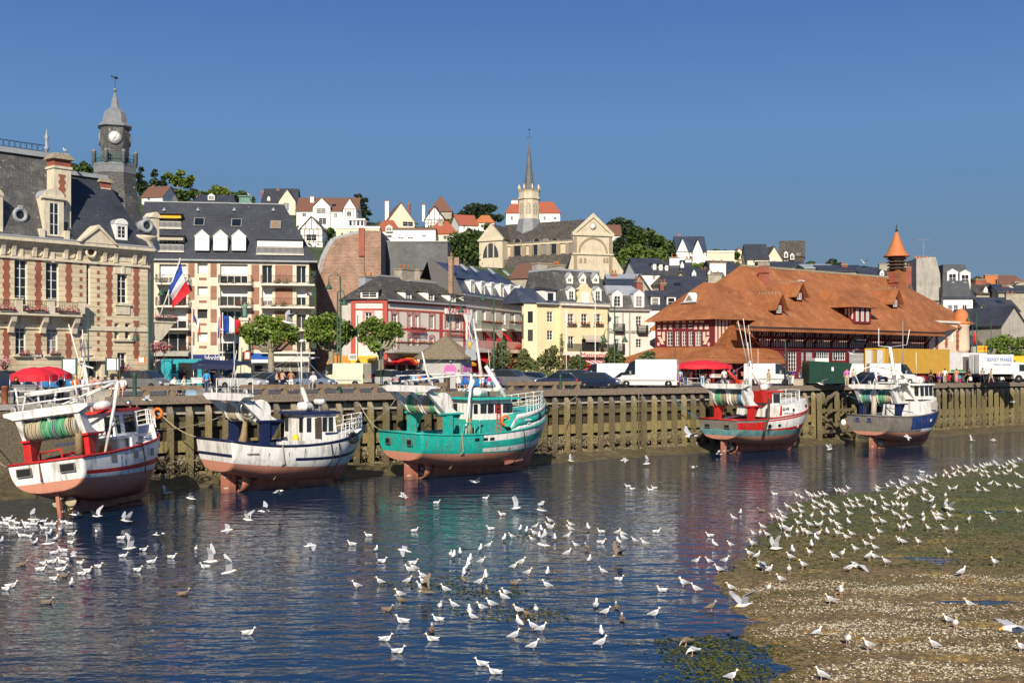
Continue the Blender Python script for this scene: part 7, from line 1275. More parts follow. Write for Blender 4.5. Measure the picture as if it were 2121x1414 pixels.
HS=[('house','brown-roofed house peeping out right of the clock tower base','house',292,338,425,408,388,'white','brown_roof_tile','side',-12,dict(wins=((308,413,6,5),),chim=((318,388,.7),))),('house','small red-roofed house under the conifers left of the apartment roof','house',326,350,424,408,397,'cream','red_roof_tile','side',0,dict(chim=((338,396,.6),))),('house','dark roofed house with two orange chimneys just above the apartment roof','house',404,476,440,418,405,'cream','slate','side',0,dict(chim=((411,408,1.1,4,'orange_tile'),(464,408,1.1,4,'orange_tile')),dorm=((438,410,14,10),))),('house','cream house with dark slate roof and two striped brick chimneys on the hilltop','house',542,612,440,419,392,'peach','slate','side',0,dict(chim=((544,398,.9,3),(576,394,.9,4)),dorm=((557,413,6,6),))),('villa','large white villa with brown tiled roof and two gables on the skyline','villa',614,740,480,436,411,'white','brown_roof_tile','side',0,dict(chim=((647,408,1.0,3,'white'),),wins=((630,445,8,8),(668,442,18,14),(668,460,16,14),(695,446,8,10),(726,445,8,10)),skylights=((692,426),))),('half_timbered_house','white half-timbered house with dark slate roof below the white villa','house',622,668,508,474,449,'white','slate','front',0,dict(half='timber_dark',wins=((645,466,7,9),(645,492,22,14)))),('modern_house','low flat-roofed modern house with curved glazed bay above the brick gable','house',696,786,496,473,470,'peach','white','side',0,dict(flat=True,wins=((728,482,8,6),(744,481,6,6)))),('house','brown-roofed house with cream gable and red shutters','house',802,858,486,459,420,'peach','brown_roof_tile','front',14,dict(dep=14,chim=((801,417,1.0,6,'white'),),wins=((816,442,6,8,dict(fm='rust',pm='rust')),(836,443,6,8,dict(fm='rust',pm='rust')),(845,464,22,10)))),('house','red tiled house squeezed below the cream gable with red shutters','house',776,826,500,478,456,'white','red_roof_tile','side',0,dict(hip=.3,dorm=((806,475,14,10),),wins=((803,490,18,6),))),('flat_roofed_house','white box-shaped house with a brown parapet above the slate-hung wall','house',814,902,510,476,470,'white','brown_roof_tile','side',0,dict(flat=True,wins=((830,493,12,4),(850,493,12,4),(878,489,10,4),(832,482,12,2),(850,482,12,2)))),('house','small dark slate house with white half-timbered gable left of the brown pyramid roof','house',880,920,472,454,428,'white','slate','front',-10,dict(dep=13,half='timber_dark',chim=((878,425,.9,5,'white'),(847,423,.8,9)))),('house','house with tall brown pyramid roof on the skyline','house',888,936,452,438,407,'old_stone','brown_roof_tile','side',0,dict(hip=.46)),('house','small house with rusty red hipped roof right of the white box house','house',884,948,508,484,458,'peach','red_roof_tile','side',0,dict(hip=.35,chim=((913,458,1.2,3,'old_stone'),),wins=((925,492,14,8),))),('house','white cottage with orange roof left of the church','house',952,990,484,466,447,'white','red_roof_tile','side',20,dict(wins=((962,470,5,9),))),('house','white cottage with bright orange hipped roof next to the church','house',984,1024,482,461,446,'white','orange_tile','side',0,dict(hip=.3,wins=((1002,468,14,6),))),('villa','big white villa with red hipped roof behind the church tower','villa',1048,1160,470,441,418,'white','red_roof_tile','side',0,dict(hip=.12,chim=((1066,416,2.0,4,'white'),),wins=((1150,452,6,6),(1060,452,5,8),(1128,452,5,8)))),('house','white house with dark roof half hidden right of the church front','house',1256,1286,508,487,467,'white','brown_roof_tile','side',0,dict(wins=((1276,496,5,8),))),('house','white house with blue slate roof and two pointed gables','house',1402,1462,553,520,491,'white','slate_blue','side',0,dict(chim=((1405,487,.9,5),),wins=((1433,536,10,12),(1452,532,6,9)))),('house','long low cream flat-roofed building beside the house with pointed gables','house',1462,1521,556,523,521,'peach','pale_render','side',0,dict(flat=True)),('house','small cream gabled house with a brown roof on the skyline','house',1516,1546,545,530,514,'peach','brown_roof_tile','front',0,dict()),('house','cream gabled house with dark roof in the middle of the right skyline','house',1584,1622,556,540,511,'peach','slate_old','front',12,dict(dep=11,wins=((1603,538,9,7),))),('house','dark slate roofed house left of the cream gable on the right skyline','house',1548,1592,552,536,507,'cream','slate','side',0,dict(wins=((1562,541,5,9),))),('chalet','dark brown chalet with balconies at the right of the skyline group','chalet',1616,1664,556,530,500,'timber_dark','slate_old','side',-14,dict(wins=((1628,538,6,10),(1640,541,6,10),(1654,527,7,6)),dorm=((1628,529,8,10),(1641,533,8,10)))),('house','slate roofed row house with white windows below the right skyline group','house',1575,1665,572,553,543,'old_stone','slate','side',0,dict(wins=((1606,557,7,7),(1635,557,7,7),(1655,558,6,7)))),('row_house','stone-gabled house with slate roof and three white dormers','house',1322,1382,600,566,537,'white','slate','side',10,dict(Z=185,dorm=((1355,553,7,13,'flat'),(1368,554,7,13,'flat'),(1380,555,6,12,'flat')),wins=((1355,575,7,9),))),('row_house','slate roofed house with white chimney above the market roof','house',1380,1430,600,568,541,'old_stone','slate','side',-8,dict(Z=188,chim=((1397,535,1.6,3,'white'),(1426,538,1.0,4,'white')),dorm=((1413,552,7,7),))),('row_house','grey stone house with a brown gabled roof in the middle of the slate roofs','house',1386,1430,608,585,563,'old_stone','slate_old','front',20,dict(Z=180,dep=10)),('row_house','slate roof with small skylight cap and orange pots left of the white chimney','house',1420,1500,600,580,557,'old_stone','slate','side',0,dict(Z=183,chim=((1457,562,.9,4,'orange_tile'),(1486,546,2.6,3,'white')),dorm=((1437,570,9,8),(1470,570,10,9)))),('row_house','house with white-framed dormer right above the market hall ridge','house',1485,1540,600,575,543,'old_stone','slate','side',12,dict(Z=190,dorm=((1497,568,9,14),))),('row_house','wide dark slate roof with pale ridge left of the market hall','house',1382,1466,640,606,574,'old_stone','slate','side',0,dict(Z=170,skylights=((1402,590),),chim=((1373,588,.9,2),(1480,570,2.0,4,'old_stone')))),('row_house','house with rough stone gable and brick chimney behind the grey house','house',1300,1350,640,608,570,'old_stone','slate','front',-10,dict(Z=168,dep=8,chim=((1322,580,1.4,1),))),('row_house','low grey zinc-roofed building right of the church steps','house',1262,1330,620,585,570,'old_stone','zinc','side',0,dict(Z=172,chim=((1272,568,.8,3),))),('row_house','dark slate roofed house behind the yellow restaurant','house',1260,1320,632,600,580,'old_stone','slate','side',0,dict(Z=164)),('row_house','house with brown roof below the church terrace','house',1058,1110,620,575,548,'old_stone','brown_roof_tile','side',-20,dict(Z=190)),('town_house','tall town house with white dormers, dark mansard and white pilastered front','house',1955,2014,800,615,563,'white','slate','side',-4,dict(Z=190,wins=((1968,640,9,18),(1980,640,9,18),(1998,640,10,18)))),('row_house','old slate roofed house with two pale blue dormers behind the turret','house',1895,1958,800,622,570,'old_stone','slate_old','side',-6,dict(Z=192,chim=((1890,555,2.4,3),(1893,548,2.0,5,'old_stone')))),('row_house','dark slate shed-roofed house below the right-hand roofs, with white chimney','house',2012,2088,790,712,676,'grey_render','slate','side',0,dict(Z=178,chim=((2094,676,2.0,2,'white'),))),('row_house','grey rendered gable house at the far right edge','house',2070,2128,790,672,636,'grey_render','slate','front',22,dict(Z=175,dep=12)),('row_house','slate roofed house with a brick chimney behind the dark shed roof','house',2040,2110,700,645,618,'grey_render','slate','side',0,dict(Z=196,chim=((2046,634,2.0,3,'brick_red'),(2092,610,1.6,4,'old_stone')),skylights=((2068,626),))),('row_house','grey gable house with long sloping roof right of the tall town house','house',2012,2058,720,662,632,'grey_render','slate_old','front',-16,dict(Z=188,dep=11)),('row_house','weathered slate house in the upper right roofscape','house',2020,2080,650,608,588,'old_stone','slate_old','side',12,dict(Z=215,chim=((2030,580,2.2,4),(2070,590,1.6,3,'old_stone')),dorm=((2040,603,9,8),))),('row_house','red-roofed house with timber gable at the upper right edge','house',2076,2121,610,592,572,'brick_mottled','brown_roof_tile','side',0,dict(Z=235,chim=((2052,571,2.6,3,'orange_tile'),))),('row_house','slate house with many small chimneys at the far right','house',2070,2130,640,605,590,'old_stone','slate','side',-8,dict(Z=210,chim=((2085,592,1.8,3),(2112,585,2.0,4,'old_stone')))),('row_house','low slate roof behind the market ridge, left of the louvred turret','house',1700,1790,580,562,551,'old_stone','slate','side',0,dict(Z=225,chim=((1748,549,1.2,3),))),('row_house','small slate roofed house just left of the louvred turret','house',1786,1845,590,572,556,'old_stone','slate','side',0,dict(Z=222,chim=((1832,548,2.2,3,'old_stone'),(1880,545,2.4,3,'old_stone')),dorm=((1826,568,9,8),))),('row_house','grey zinc-roofed house above the market hall ridge','house',1668,1730,580,556,549,'old_stone','zinc','side',0,dict(Z=228)),]
for h in HS:
 house(*h[:12],**h[12])
def find(lab):return next(o for o in C.objects if o.get('label')==lab)
def fg_(r,px0,px1,pye,pyr,Zoff,wall,roof,half=None,wins=()):
 f=Fr((r.location.x,r.location.y),r.rotation_euler.z,z0=r.location.z);y=-Zoff;x0,x1=f.x(px0,y),f.x(px1,y);ze,zr=f.z((px0+px1)/2,pye,y),f.z((px0+px1)/2,pyr,y);g=empty('wing',(0,0,0));g.parent=r
 f2=Fr(f.A+f.n*y,f.ang,z0=f.z0);g.location=(0,y,0);shell(g,f2,x0,x1,ze,5,[(a-c/2,b_-d/2,a+c/2,b_+d/2)for a,b_,c,d in wins],wall,rec=.12)
 mb=MB(wall);mb.pz([(x0,0,ze),(x1,0,ze),((x0+x1)/2,0,zr)],(0,.3,0));mb.bd('gable',g);mb=MB(roof);gable_roof(mb,x0,x1,0,6,ze,zr,'y',.3,.2);mb.bd('roof',g)
 if half:
  mb=MB(half);n=5
  for i in range(n+1):x=x0+(x1-x0)*i/n;mb.box(x-.06,x+.06,-.05,-.001,ze*.4,ze)
  mb.box(x0,x1,-.06,-.001,ze-.1,ze+.06);mb.bd('timber_frame',g)
fg_(find(HS[3][1]),577,612,417,392,.5,'peach','slate',wins=((593,428,12,16),(593,407,4,4)));r=find(HS[4][1]);fg_(r,648,684,428,409,1.0,'white','brown_roof_tile',wins=((665,437,20,12),(668,458,16,14)));fg_(r,710,738,433,411,.6,'white','brown_roof_tile','timber_dark',wins=((724,424,6,6),(723,443,10,10)))
r=find(HS[17][1]);fg_(r,1401,1426,522,494,.3,'white','slate_blue');fg_(r,1435,1455,520,496,.5,'white','slate_blue',wins=((1442,508,3,6),(1447,508,3,6)))
r=find(HS[6][1]);f=Fr((r.location.x,r.location.y),0,z0=r.location.z);x0,x1=f.x(722,2),f.x(754,2);mb=MB('white');mb.box(x0,x1,2,7,f.z(730,470,2),f.z(730,455,2));mb.box(x0-.3,x1+.3,1.6,7.3,f.z(730,456,2),f.z(730,453,2));mb.box(f.x(706,2),x0-.02,2,6,f.z(715,470,2),f.z(715,449,2));o=mb.bd('upper_storey',r)
for i in range(4):a=x0+(x1-x0)*(i+.12)/4;win(o,a,a+(x1-x0)*.2,f.z(730,468,2),f.z(730,457,2),1.96,1,1)
r=find('tall town house with white dormers, dark mansard and white pilastered front');f=Fr((r.location.x,r.location.y),r.rotation_euler.z,z0=r.location.z)
for px,py in((1972,574),(1998,576),(1973,601),(1998,601)):x,z=f.at(px,py,.8);dormer(r,x-.85,x+.85,z-1.1,z+.8,.55,3,'gable','white','white',2,2,.5,.25)
mb=MB('slate');w=f.x(2011);zt=f.z(1975,548,1.5);mb.fz((-.2,w+.1,-.1,9),f.z(1980,615),(.3,w-.5,1.2,8),zt);mb.bd('mansard',r);mb=MB('grey_render');x0,x1=f.x(1898,1.5),f.x(1948,1.5);mb.pz([(x0,1.5,4),(-.02,1.5,4),(-.02,1.5,f.z(1955,600,1.5)),(f.x(1947,1.5),1.5,f.z(1942,566,1.5)),(f.x(1938,1.5),1.5,f.z(1938,532,1.5)),(x0,1.5,f.z(1898,535,1.5))],(0,6,0));mb.bd('gable_wall',r)
for i in range(5):x=x0+(f.x(1936,1.5)-x0)*(i+.5)/5;mb=MB('orange_tile');mb.lt([(.22,f.z(1917,534,1.5)),(.18,f.z(1917,529,1.5))],8,x,3);mb.bd('chimney_pot',r)
r=find('old slate roofed house with two pale blue dormers behind the turret');f=Fr((r.location.x,r.location.y),r.rotation_euler.z,z0=r.location.z)
for px in(1930,1946):x,z=f.at(px,614,.3);dormer(r,x-.7,x+.7,z-1.1,z+.5,.2,2,'gable','blue_paint','slate',2,2,1.3,.2)
for px,py,z_ in((1913,497,193),(1286,0,0)):
 if z_:p=pt(px,532,z_);mb=MB('grey_metal');hgt=(532-py)*z_/F;mb.tb([(0,0,-1),(0,0,hgt)],.05,5);mb.tb([(-1.1,0,hgt),(.9,0,hgt+.1)],.04,4);mb.tb([(-.4,0,hgt*.6),(.4,0,hgt*.6)],.03,4);[mb.tb([(-1+k*.4,-.4,hgt),(-1+k*.4,.4,hgt)],.02,4)for k in range(5)];tag(mb.bd('aerial',loc=p),'tall rooftop aerial right of the louvred turret','aerial')
 # ---------------- trees ----------------
def crown_mesh(name,blobs,n,s,mat,seed,sky_gaps=.0):
 rr=random.Random(seed);mb=MB(mat);tot=sum(b[3]**2 for b in blobs)
 for cx_,cy_,cz_,r0,*sq in blobs:
  sq=sq[0]if sq else .8
  for _ in range(int(n*r0**2/tot)):
   d=V((rr.gauss(0,1),rr.gauss(0,1),rr.gauss(0,1))).normalized();k=rr.random()**.38
   nz_=NZ.noise(V((cx_,cy_,cz_))+d*1.7)*.5+NZ.noise(V((seed,cx_,cz_))+d*4.5)*.3
   if nz_<-.28 and rr.random()<.8:continue
   R_=r0*k*(1+.45*nz_);lq(mb,V((cx_+d.x*R_,cy_+d.y*R_,cz_+d.z*R_*sq)),s*rr.uniform(.6,1.35),rr)
 return mb.mesh(name)
def tree(name,label,p,h,cr,blobs,n,s,mat,bark='bark',limbs=(),tr=.2,group=None,cat='tree',seed=1):
 r=empty(name,p,0,label,cat,group);mb=MB(bark);mb.tb([(0,0,-.6),(.03,.02,h*.5),(0,0,h)],[tr*1.35,tr,tr*.8],9)
 for l in limbs:mb.tb([(0,0,h-.2)]+[V(q_)for q_ in l],[tr*.5]+[tr*.40*(1-i/(len(l)+.5))for i in range(len(l))],7)
 mb.bd('trunk',r);link('crown',crown_mesh('crown',blobs,n,s,mat,seed),r);return r
def plane_tree(px,pyb,Z,blobs_px,label,seed,n=3200):
 p=pt(px,0,Z);p.z=QZ;k=Z/F;g=lambda x,y,dy=0:((x-px)*k,dy,H-(y-HY)*k-QZ);rr=random.Random(seed)
 bl=[];limbs=[]
 for x,y,r_ in blobs_px:dy=rr.uniform(-1.2,1.2);q_=g(x,y,dy);bl.append((q_[0],q_[1],q_[2],r_*k));limbs.append([(q_[0]*.45,dy*.4,q_[2]*.5+1.2),(q_[0],dy,q_[2])])
 tree('plane_tree',label,p,g(px,722)[2],0,bl,n,.19,'plane_leaf','pale_bark',limbs,.32,'plane trees on the quay',seed=seed)
plane_tree(561,775,112,[(520,685,22),(545,668,22),(575,672,24),(600,685,20),(540,700,20),(525,705,14),(580,700,18),(604,702,14),(560,685,18),(510,690,12)],'pollarded plane tree with forked pale trunk in front of the apartment block',3)
plane_tree(686,770,116,[(655,672,22),(685,665,22),(712,678,20),(650,695,20),(680,695,22),(712,700,18),(665,712,14),(728,690,12),(640,680,12)],'pollarded plane tree in front of the brick gable',4)
plane_tree(789,770,118,[(775,672,22),(800,685,22),(815,678,18),(750,680,18),(770,705,20),(800,705,18),(780,718,14),(826,690,12),(748,700,12),(785,690,18)],'pollarded plane tree in front of the red-trimmed restaurant',5)
plane_tree(2060,770,172,[(2062,712,18),(2085,705,18),(2105,712,18),(2125,708,18),(2070,728,14),(2100,730,14),(2120,735,14),(2045,718,8)],'broad green plane tree behind the lettered white lorry at the right edge',6,3600)
def small_tree(px,Z,blobs_px,label,seed,n=1500,s=.16):
 p=pt(px,0,Z);p.z=QZ;k=Z/F;bl=[((x-px)*k,random.Random(seed+x).uniform(-.6,.6),H-(y-HY)*k-QZ,r_*k)for x,y,r_ in blobs_px]
 tree('young_tree',label,p,bl[0][2]*.7,0,bl,n,s,'bush_leaf','bark',[],.09,'young trees before the restaurants',seed=seed)
small_tree(1036,124,[(1036,730,20),(1030,748,22),(1048,745,18),(1040,715,12),(1022,760,16)],'young tree below the red window blinds of the white hotel',11)
small_tree(1086,125,[(1085,745,18),(1075,758,18),(1100,756,16),(1085,730,10)],'low young tree right of the one below the red blinds',12)
small_tree(1140,126,[(1140,735,20),(1130,755,22),(1155,752,20),(1146,722,10),(1125,742,14)],'young tree in front of the yellow corner house',13)
small_tree(1195,128,[(1195,748,16),(1185,760,16),(1205,755,14)],'smallest young tree, left of the red striped awning',14)
small_tree(1270,130,[(1270,738,18),(1265,752,16),(1282,745,14),(1268,725,10)],'young tree between the striped awning and the market hall',15)
small_tree(1342,125,[(1342,738,14),(1338,752,14),(1352,748,12),(1330,742,9)],'young tree before the market hall lean-to behind the white van',16)
def shrubs(px,Z,blobs_px,label,seed,n=1200):
 p=pt(px,0,Z);p.z=QZ;k=Z/F;bl=[((x-px)*k,0,max(.3,H-(y-HY)*k-QZ),r_*k)for x,y,r_ in blobs_px];o=link('hedge',crown_mesh('hedge',bl,n,.13,'bush_leaf',seed),None,p);tag(o,label,'hedge')
shrubs(1120,116,[(1090,774,14),(1110,772,16),(1130,776,14),(1150,778,14),(1165,783,10),(1070,772,12)],'clipped hedge behind the parked cars right of the green trawler',21);shrubs(1195,112,[(1185,785,10),(1200,788,12),(1210,790,8)],'small round hedge left of the dark red estate car',22,600)
def hill_tree(px,pyb,blobs_px,label,mat,seed,n=900,s=.55,Z=None,name='hill_tree'):
 p=on_hill(px,pyb)if Z is None else pt(px,pyb,Z);k=p.y/F;rr=random.Random(seed)
 bl=[((x-px)*k,rr.uniform(-1,1),(pyb-y)*k,r_*k)+((sq,)if sq else())for x,y,r_,sq in[(b_+(None,)if len(b_)==3 else b_)for b_ in blobs_px]]
 top=max(b_[2]for b_ in bl);tree(name,label,p,top*.55,0,bl,n,s*k*9,mat,'bark',[[(b_[0]*.6,b_[1],b_[2]*.8)]for b_ in bl[:3]],.22*k*9,'trees on the hillside',seed=seed)
HT=[(165,395,[(160,360,18),(180,352,14),(150,345,10),(172,340,8)],'dark tree left of the clock tower','wood_leaf'),(295,410,[(292,385,16),(288,365,10),(290,350,6),(300,395,16)],'dark conifer directly right of the clock tower','pine_leaf'),(322,412,[(320,395,14),(320,378,11),(320,362,7),(320,353,4)],'pointed conifer above the brown-roofed house','pine_leaf'),(338,412,[(338,396,12),(338,380,8),(338,368,5)],'second pointed conifer, right of the taller one','pine_leaf'),(368,412,[(365,372,16),(385,378,14),(395,368,8),(350,364,9),(375,358,8)],'airy pale tree with thin crown on the hilltop','light_leaf'),(360,420,[(355,402,16),(380,405,16),(400,400,12)],'rounded tree below the airy one','wood_leaf'),(450,410,[(440,390,14),(458,385,14),(470,393,12),(445,378,8)],'loose tree above the two orange chimneys','light_leaf'),(500,418,[(490,398,18),(512,400,16),(500,390,12),(520,412,10)],'round dark tree left of the striped chimneys','wood_leaf'),(420,415,[(420,406,12),(410,412,10)],'low bush-like tree left of the orange chimneys','wood_leaf'),(748,466,[(750,415,14,.35),(745,428,18,.35),(752,440,18,.4),(748,455,18,.5),(742,406,8,.4)],'layered cedar right of the white villa','pine_leaf'),(990,462,[(985,420,22,.55),(1010,420,18,.5),(965,432,18,.5),(1000,438,24,.5),(1030,440,14,.5),(945,438,10,.5)],'spreading dark pine left of the church spire','pine_leaf'),(912,462,[(910,452,12),(935,458,14),(925,448,9)],'bush left of the spreading pine','wood_leaf'),(962,545,[(950,500,24),(975,490,22),(985,515,26),(955,525,24),(1000,490,16),(940,515,14),(990,535,18),(1010,470,10)],'large dark tree mass left of the church transept','wood_leaf'),(930,470,[(930,462,10),(942,472,10)],'small tree above the rusty red roof','light_leaf'),(1160,462,[(1150,448,10),(1165,450,10),(1145,458,8)],'small tree right of the villa behind the church','light_leaf'),(1185,465,[(1182,452,10),(1200,448,8),(1195,460,10)],'dark tree above the nave roof','wood_leaf'),(1290,505,[(1285,462,18),(1300,468,18),(1270,462,12),(1290,480,18),(1260,470,9)],'tall dark tree behind the church front','pine_leaf'),(1325,530,[(1318,485,20),(1340,490,20),(1330,505,22),(1355,495,14),(1310,500,18)],'big round tree in the wood right of the church','wood_leaf'),(1368,540,[(1365,500,18),(1380,512,18),(1360,520,18),(1390,525,14)],'dark tree at the right end of the wood','wood_leaf'),(1300,552,[(1300,525,18),(1315,520,16),(1290,538,14),(1310,540,16)],'bright green tree at the foot of the wood','light_leaf'),(1345,552,[(1345,530,18),(1365,528,16),(1350,542,14)],'mid green tree below the big round tree','light_leaf'),(1400,545,[(1400,525,14),(1412,518,12),(1408,535,12),(1418,530,8)],'ragged tree left of the house with pointed gables','wood_leaf'),(1278,540,[(1278,510,14),(1275,525,14),(1285,500,10)],'dark tree tucked against the church front','pine_leaf'),(1475,526,[(1470,512,8),(1480,508,7),(1490,510,8)],'row-end shrub tree above the low cream building','wood_leaf'),(1505,526,[(1503,512,9),(1502,505,5),(1495,518,8)],'pointed dark tree above the low cream building','pine_leaf'),(1450,560,[(1440,552,9),(1455,552,10),(1470,553,10),(1485,552,9)],'green garden trees below the house with pointed gables','light_leaf'),(1725,560,[(1722,540,14,.5),(1735,543,12,.5),(1712,546,10,.5),(1725,533,9,.5)],'flat-topped pine above the market ridge','pine_leaf'),(1680,562,[(1678,548,9),(1670,552,7)],'small round tree right of the chalet','wood_leaf'),(1795,568,[(1790,552,11,.5),(1803,555,10,.5),(1782,556,7,.5)],'second flat-topped pine nearer the louvred turret','pine_leaf'),(2030,596,[(2025,580,9),(2040,582,9),(2015,584,8)],'dark tree in the upper right roofscape','pine_leaf'),(2072,592,[(2070,582,7),(2080,583,6)],'small dark tree beside the red-roofed house at the right','pine_leaf'),(678,500,[(676,485,10),(684,478,8)],'small garden tree right of the half-timbered house','wood_leaf'),(893,500,[(890,492,5),(884,494,5)],'little shrub on the white box house','light_leaf'),(1530,545,[(1525,528,7),(1560,540,8)],'shrubs between the skyline cottages','wood_leaf'),]
for i,(px,pyb,bl,lb_,mt)in enumerate(HT):hill_tree(px,pyb,bl,lb_,mt,100+i,n=int(420+sum(b_[2]**2 for b_ in bl)*.9),s=.42,name='pine_tree' if mt=='pine_leaf' else 'hill_tree')
rr=random.Random(77);mb=MB('wood_leaf')
for _ in range(9000):
 px=rr.uniform(-100,2200);Zt=rr.uniform(182,344);X_=(px-CX)/F*Zt;z=hill_z(X_,Zt);r_=NZ.noise(V((X_*.06,Zt*.06,2)))
 if r_>-.1:lq(mb,V((X_,Zt,z+rr.uniform(.1,1.9)*(r_+.4))),rr.uniform(.3,.75),rr)
tag(mb.bd('undergrowth'),kind='stuff')
# ---------------- vehicles ----------------
def paint(name,col,rough=.28,metal=.0):
 m,ns,ls,b=newmat(name);g=nd(ns,'ShaderNodeTexCoord');n=nd(ns,'ShaderNodeTexNoise',iScale=2.0,iDetail=4.0);ls.new(g.outputs['Object'],n.inputs['Vector']);r=ramp(ns,[(.3,sc(col,.9)),(.7,sc(col,1.06))]);ls.new(n.outputs['Fac'],r.inputs[0]);ls.new(r.outputs[0],b.inputs['Base Color'])
 b.inputs['Roughness'].default_value=rough;b.inputs['Metallic'].default_value=metal;b.inputs['Coat Weight'].default_value=.5
for n_,c_ in(('car_black',(.012,.013,.016)),('car_navy',(.010,.016,.045)),('car_blue',(.02,.16,.42)),('car_steel',(.13,.17,.24)),('car_grey',(.13,.13,.13)),('car_silver',(.42,.43,.44)),('car_white',(.72,.72,.70)),('van_white',(.72,.71,.68)),('van_cream',(.70,.68,.48)),('van_teal',(.03,.32,.38)),('car_red',(.42,.012,.02)),('car_wine',(.10,.008,.02)),('lorry_green',(.012,.045,.028)),('car_green',(.015,.05,.03)),('trailer_yellow',(.60,.33,.03))):paint(n_,c_)
KIND={'hatch':(4.0,.84,[(0,.5,.62,.70,.55,''),(.06,.80,.92,.80,.62,'t'),(.55,.90,1.40,.84,.60,'s'),(1.0,.91,1.47,.84,.62,'s'),(2.1,.90,1.45,.85,.62,'s'),(2.35,.90,1.42,.85,.60,'t'),(3.05,.88,.98,.84,.70,''),(3.75,.74,.80,.80,.66,''),(4.0,.50,.58,.70,.55,'')]),'saloon':(4.4,.86,[(0,.5,.64,.72,.58,''),(.06,.84,.94,.82,.68,''),(.62,.90,1.0,.84,.68,'t'),(1.15,.90,1.38,.85,.58,'s'),(2.3,.90,1.42,.86,.60,'s'),(2.5,.90,1.40,.86,.58,'t'),(3.3,.88,.96,.85,.70,''),(4.15,.72,.80,.80,.66,''),(4.4,.5,.58,.70,.55,'')]),'mpv':(4.4,.90,[(0,.5,.64,.74,.62,''),(.05,.92,1.0,.86,.72,'t'),(.35,.98,1.58,.88,.66,'s'),(1.2,.98,1.68,.90,.68,'s'),(2.4,.96,1.66,.90,.68,'s'),(2.65,.96,1.62,.90,.66,'t'),(3.6,.94,1.04,.88,.74,''),(4.2,.76,.84,.84,.70,''),(4.4,.52,.60,.74,.6,'')]),'suv':(4.5,.92,[(0,.55,.7,.76,.64,''),(.05,.98,1.06,.88,.74,'t'),(.4,1.04,1.60,.90,.68,'s'),(1.2,1.04,1.72,.91,.70,'s'),(2.4,1.03,1.70,.91,.70,'s'),(2.6,1.03,1.66,.91,.68,'t'),(3.3,1.0,1.12,.90,.78,''),(4.25,.90,.98,.86,.74,''),(4.5,.6,.7,.76,.64,'')]),'van':(5.0,.96,[(0,.6,.7,.88,.86,''),(.03,1.2,2.2,.94,.86,''),(.1,1.22,2.30,.95,.86,''),(3.2,1.2,2.30,.95,.86,'s'),(3.75,1.18,2.22,.95,.82,'t'),(4.45,1.12,1.24,.93,.80,''),(4.9,.82,.92,.88,.76,''),(5.0,.55,.62,.80,.7,'')]),'highvan':(5.6,1.0,[(0,.6,.7,.90,.88,''),(.03,1.2,2.5,.98,.90,''),(.1,1.22,2.65,.98,.90,''),(3.9,1.2,2.65,.98,.90,'s'),(4.4,1.18,2.4,.98,.86,'t'),(5.05,1.12,1.26,.96,.82,''),(5.5,.82,.92,.90,.78,''),(5.6,.55,.62,.82,.7,'')]),}
VM_={}
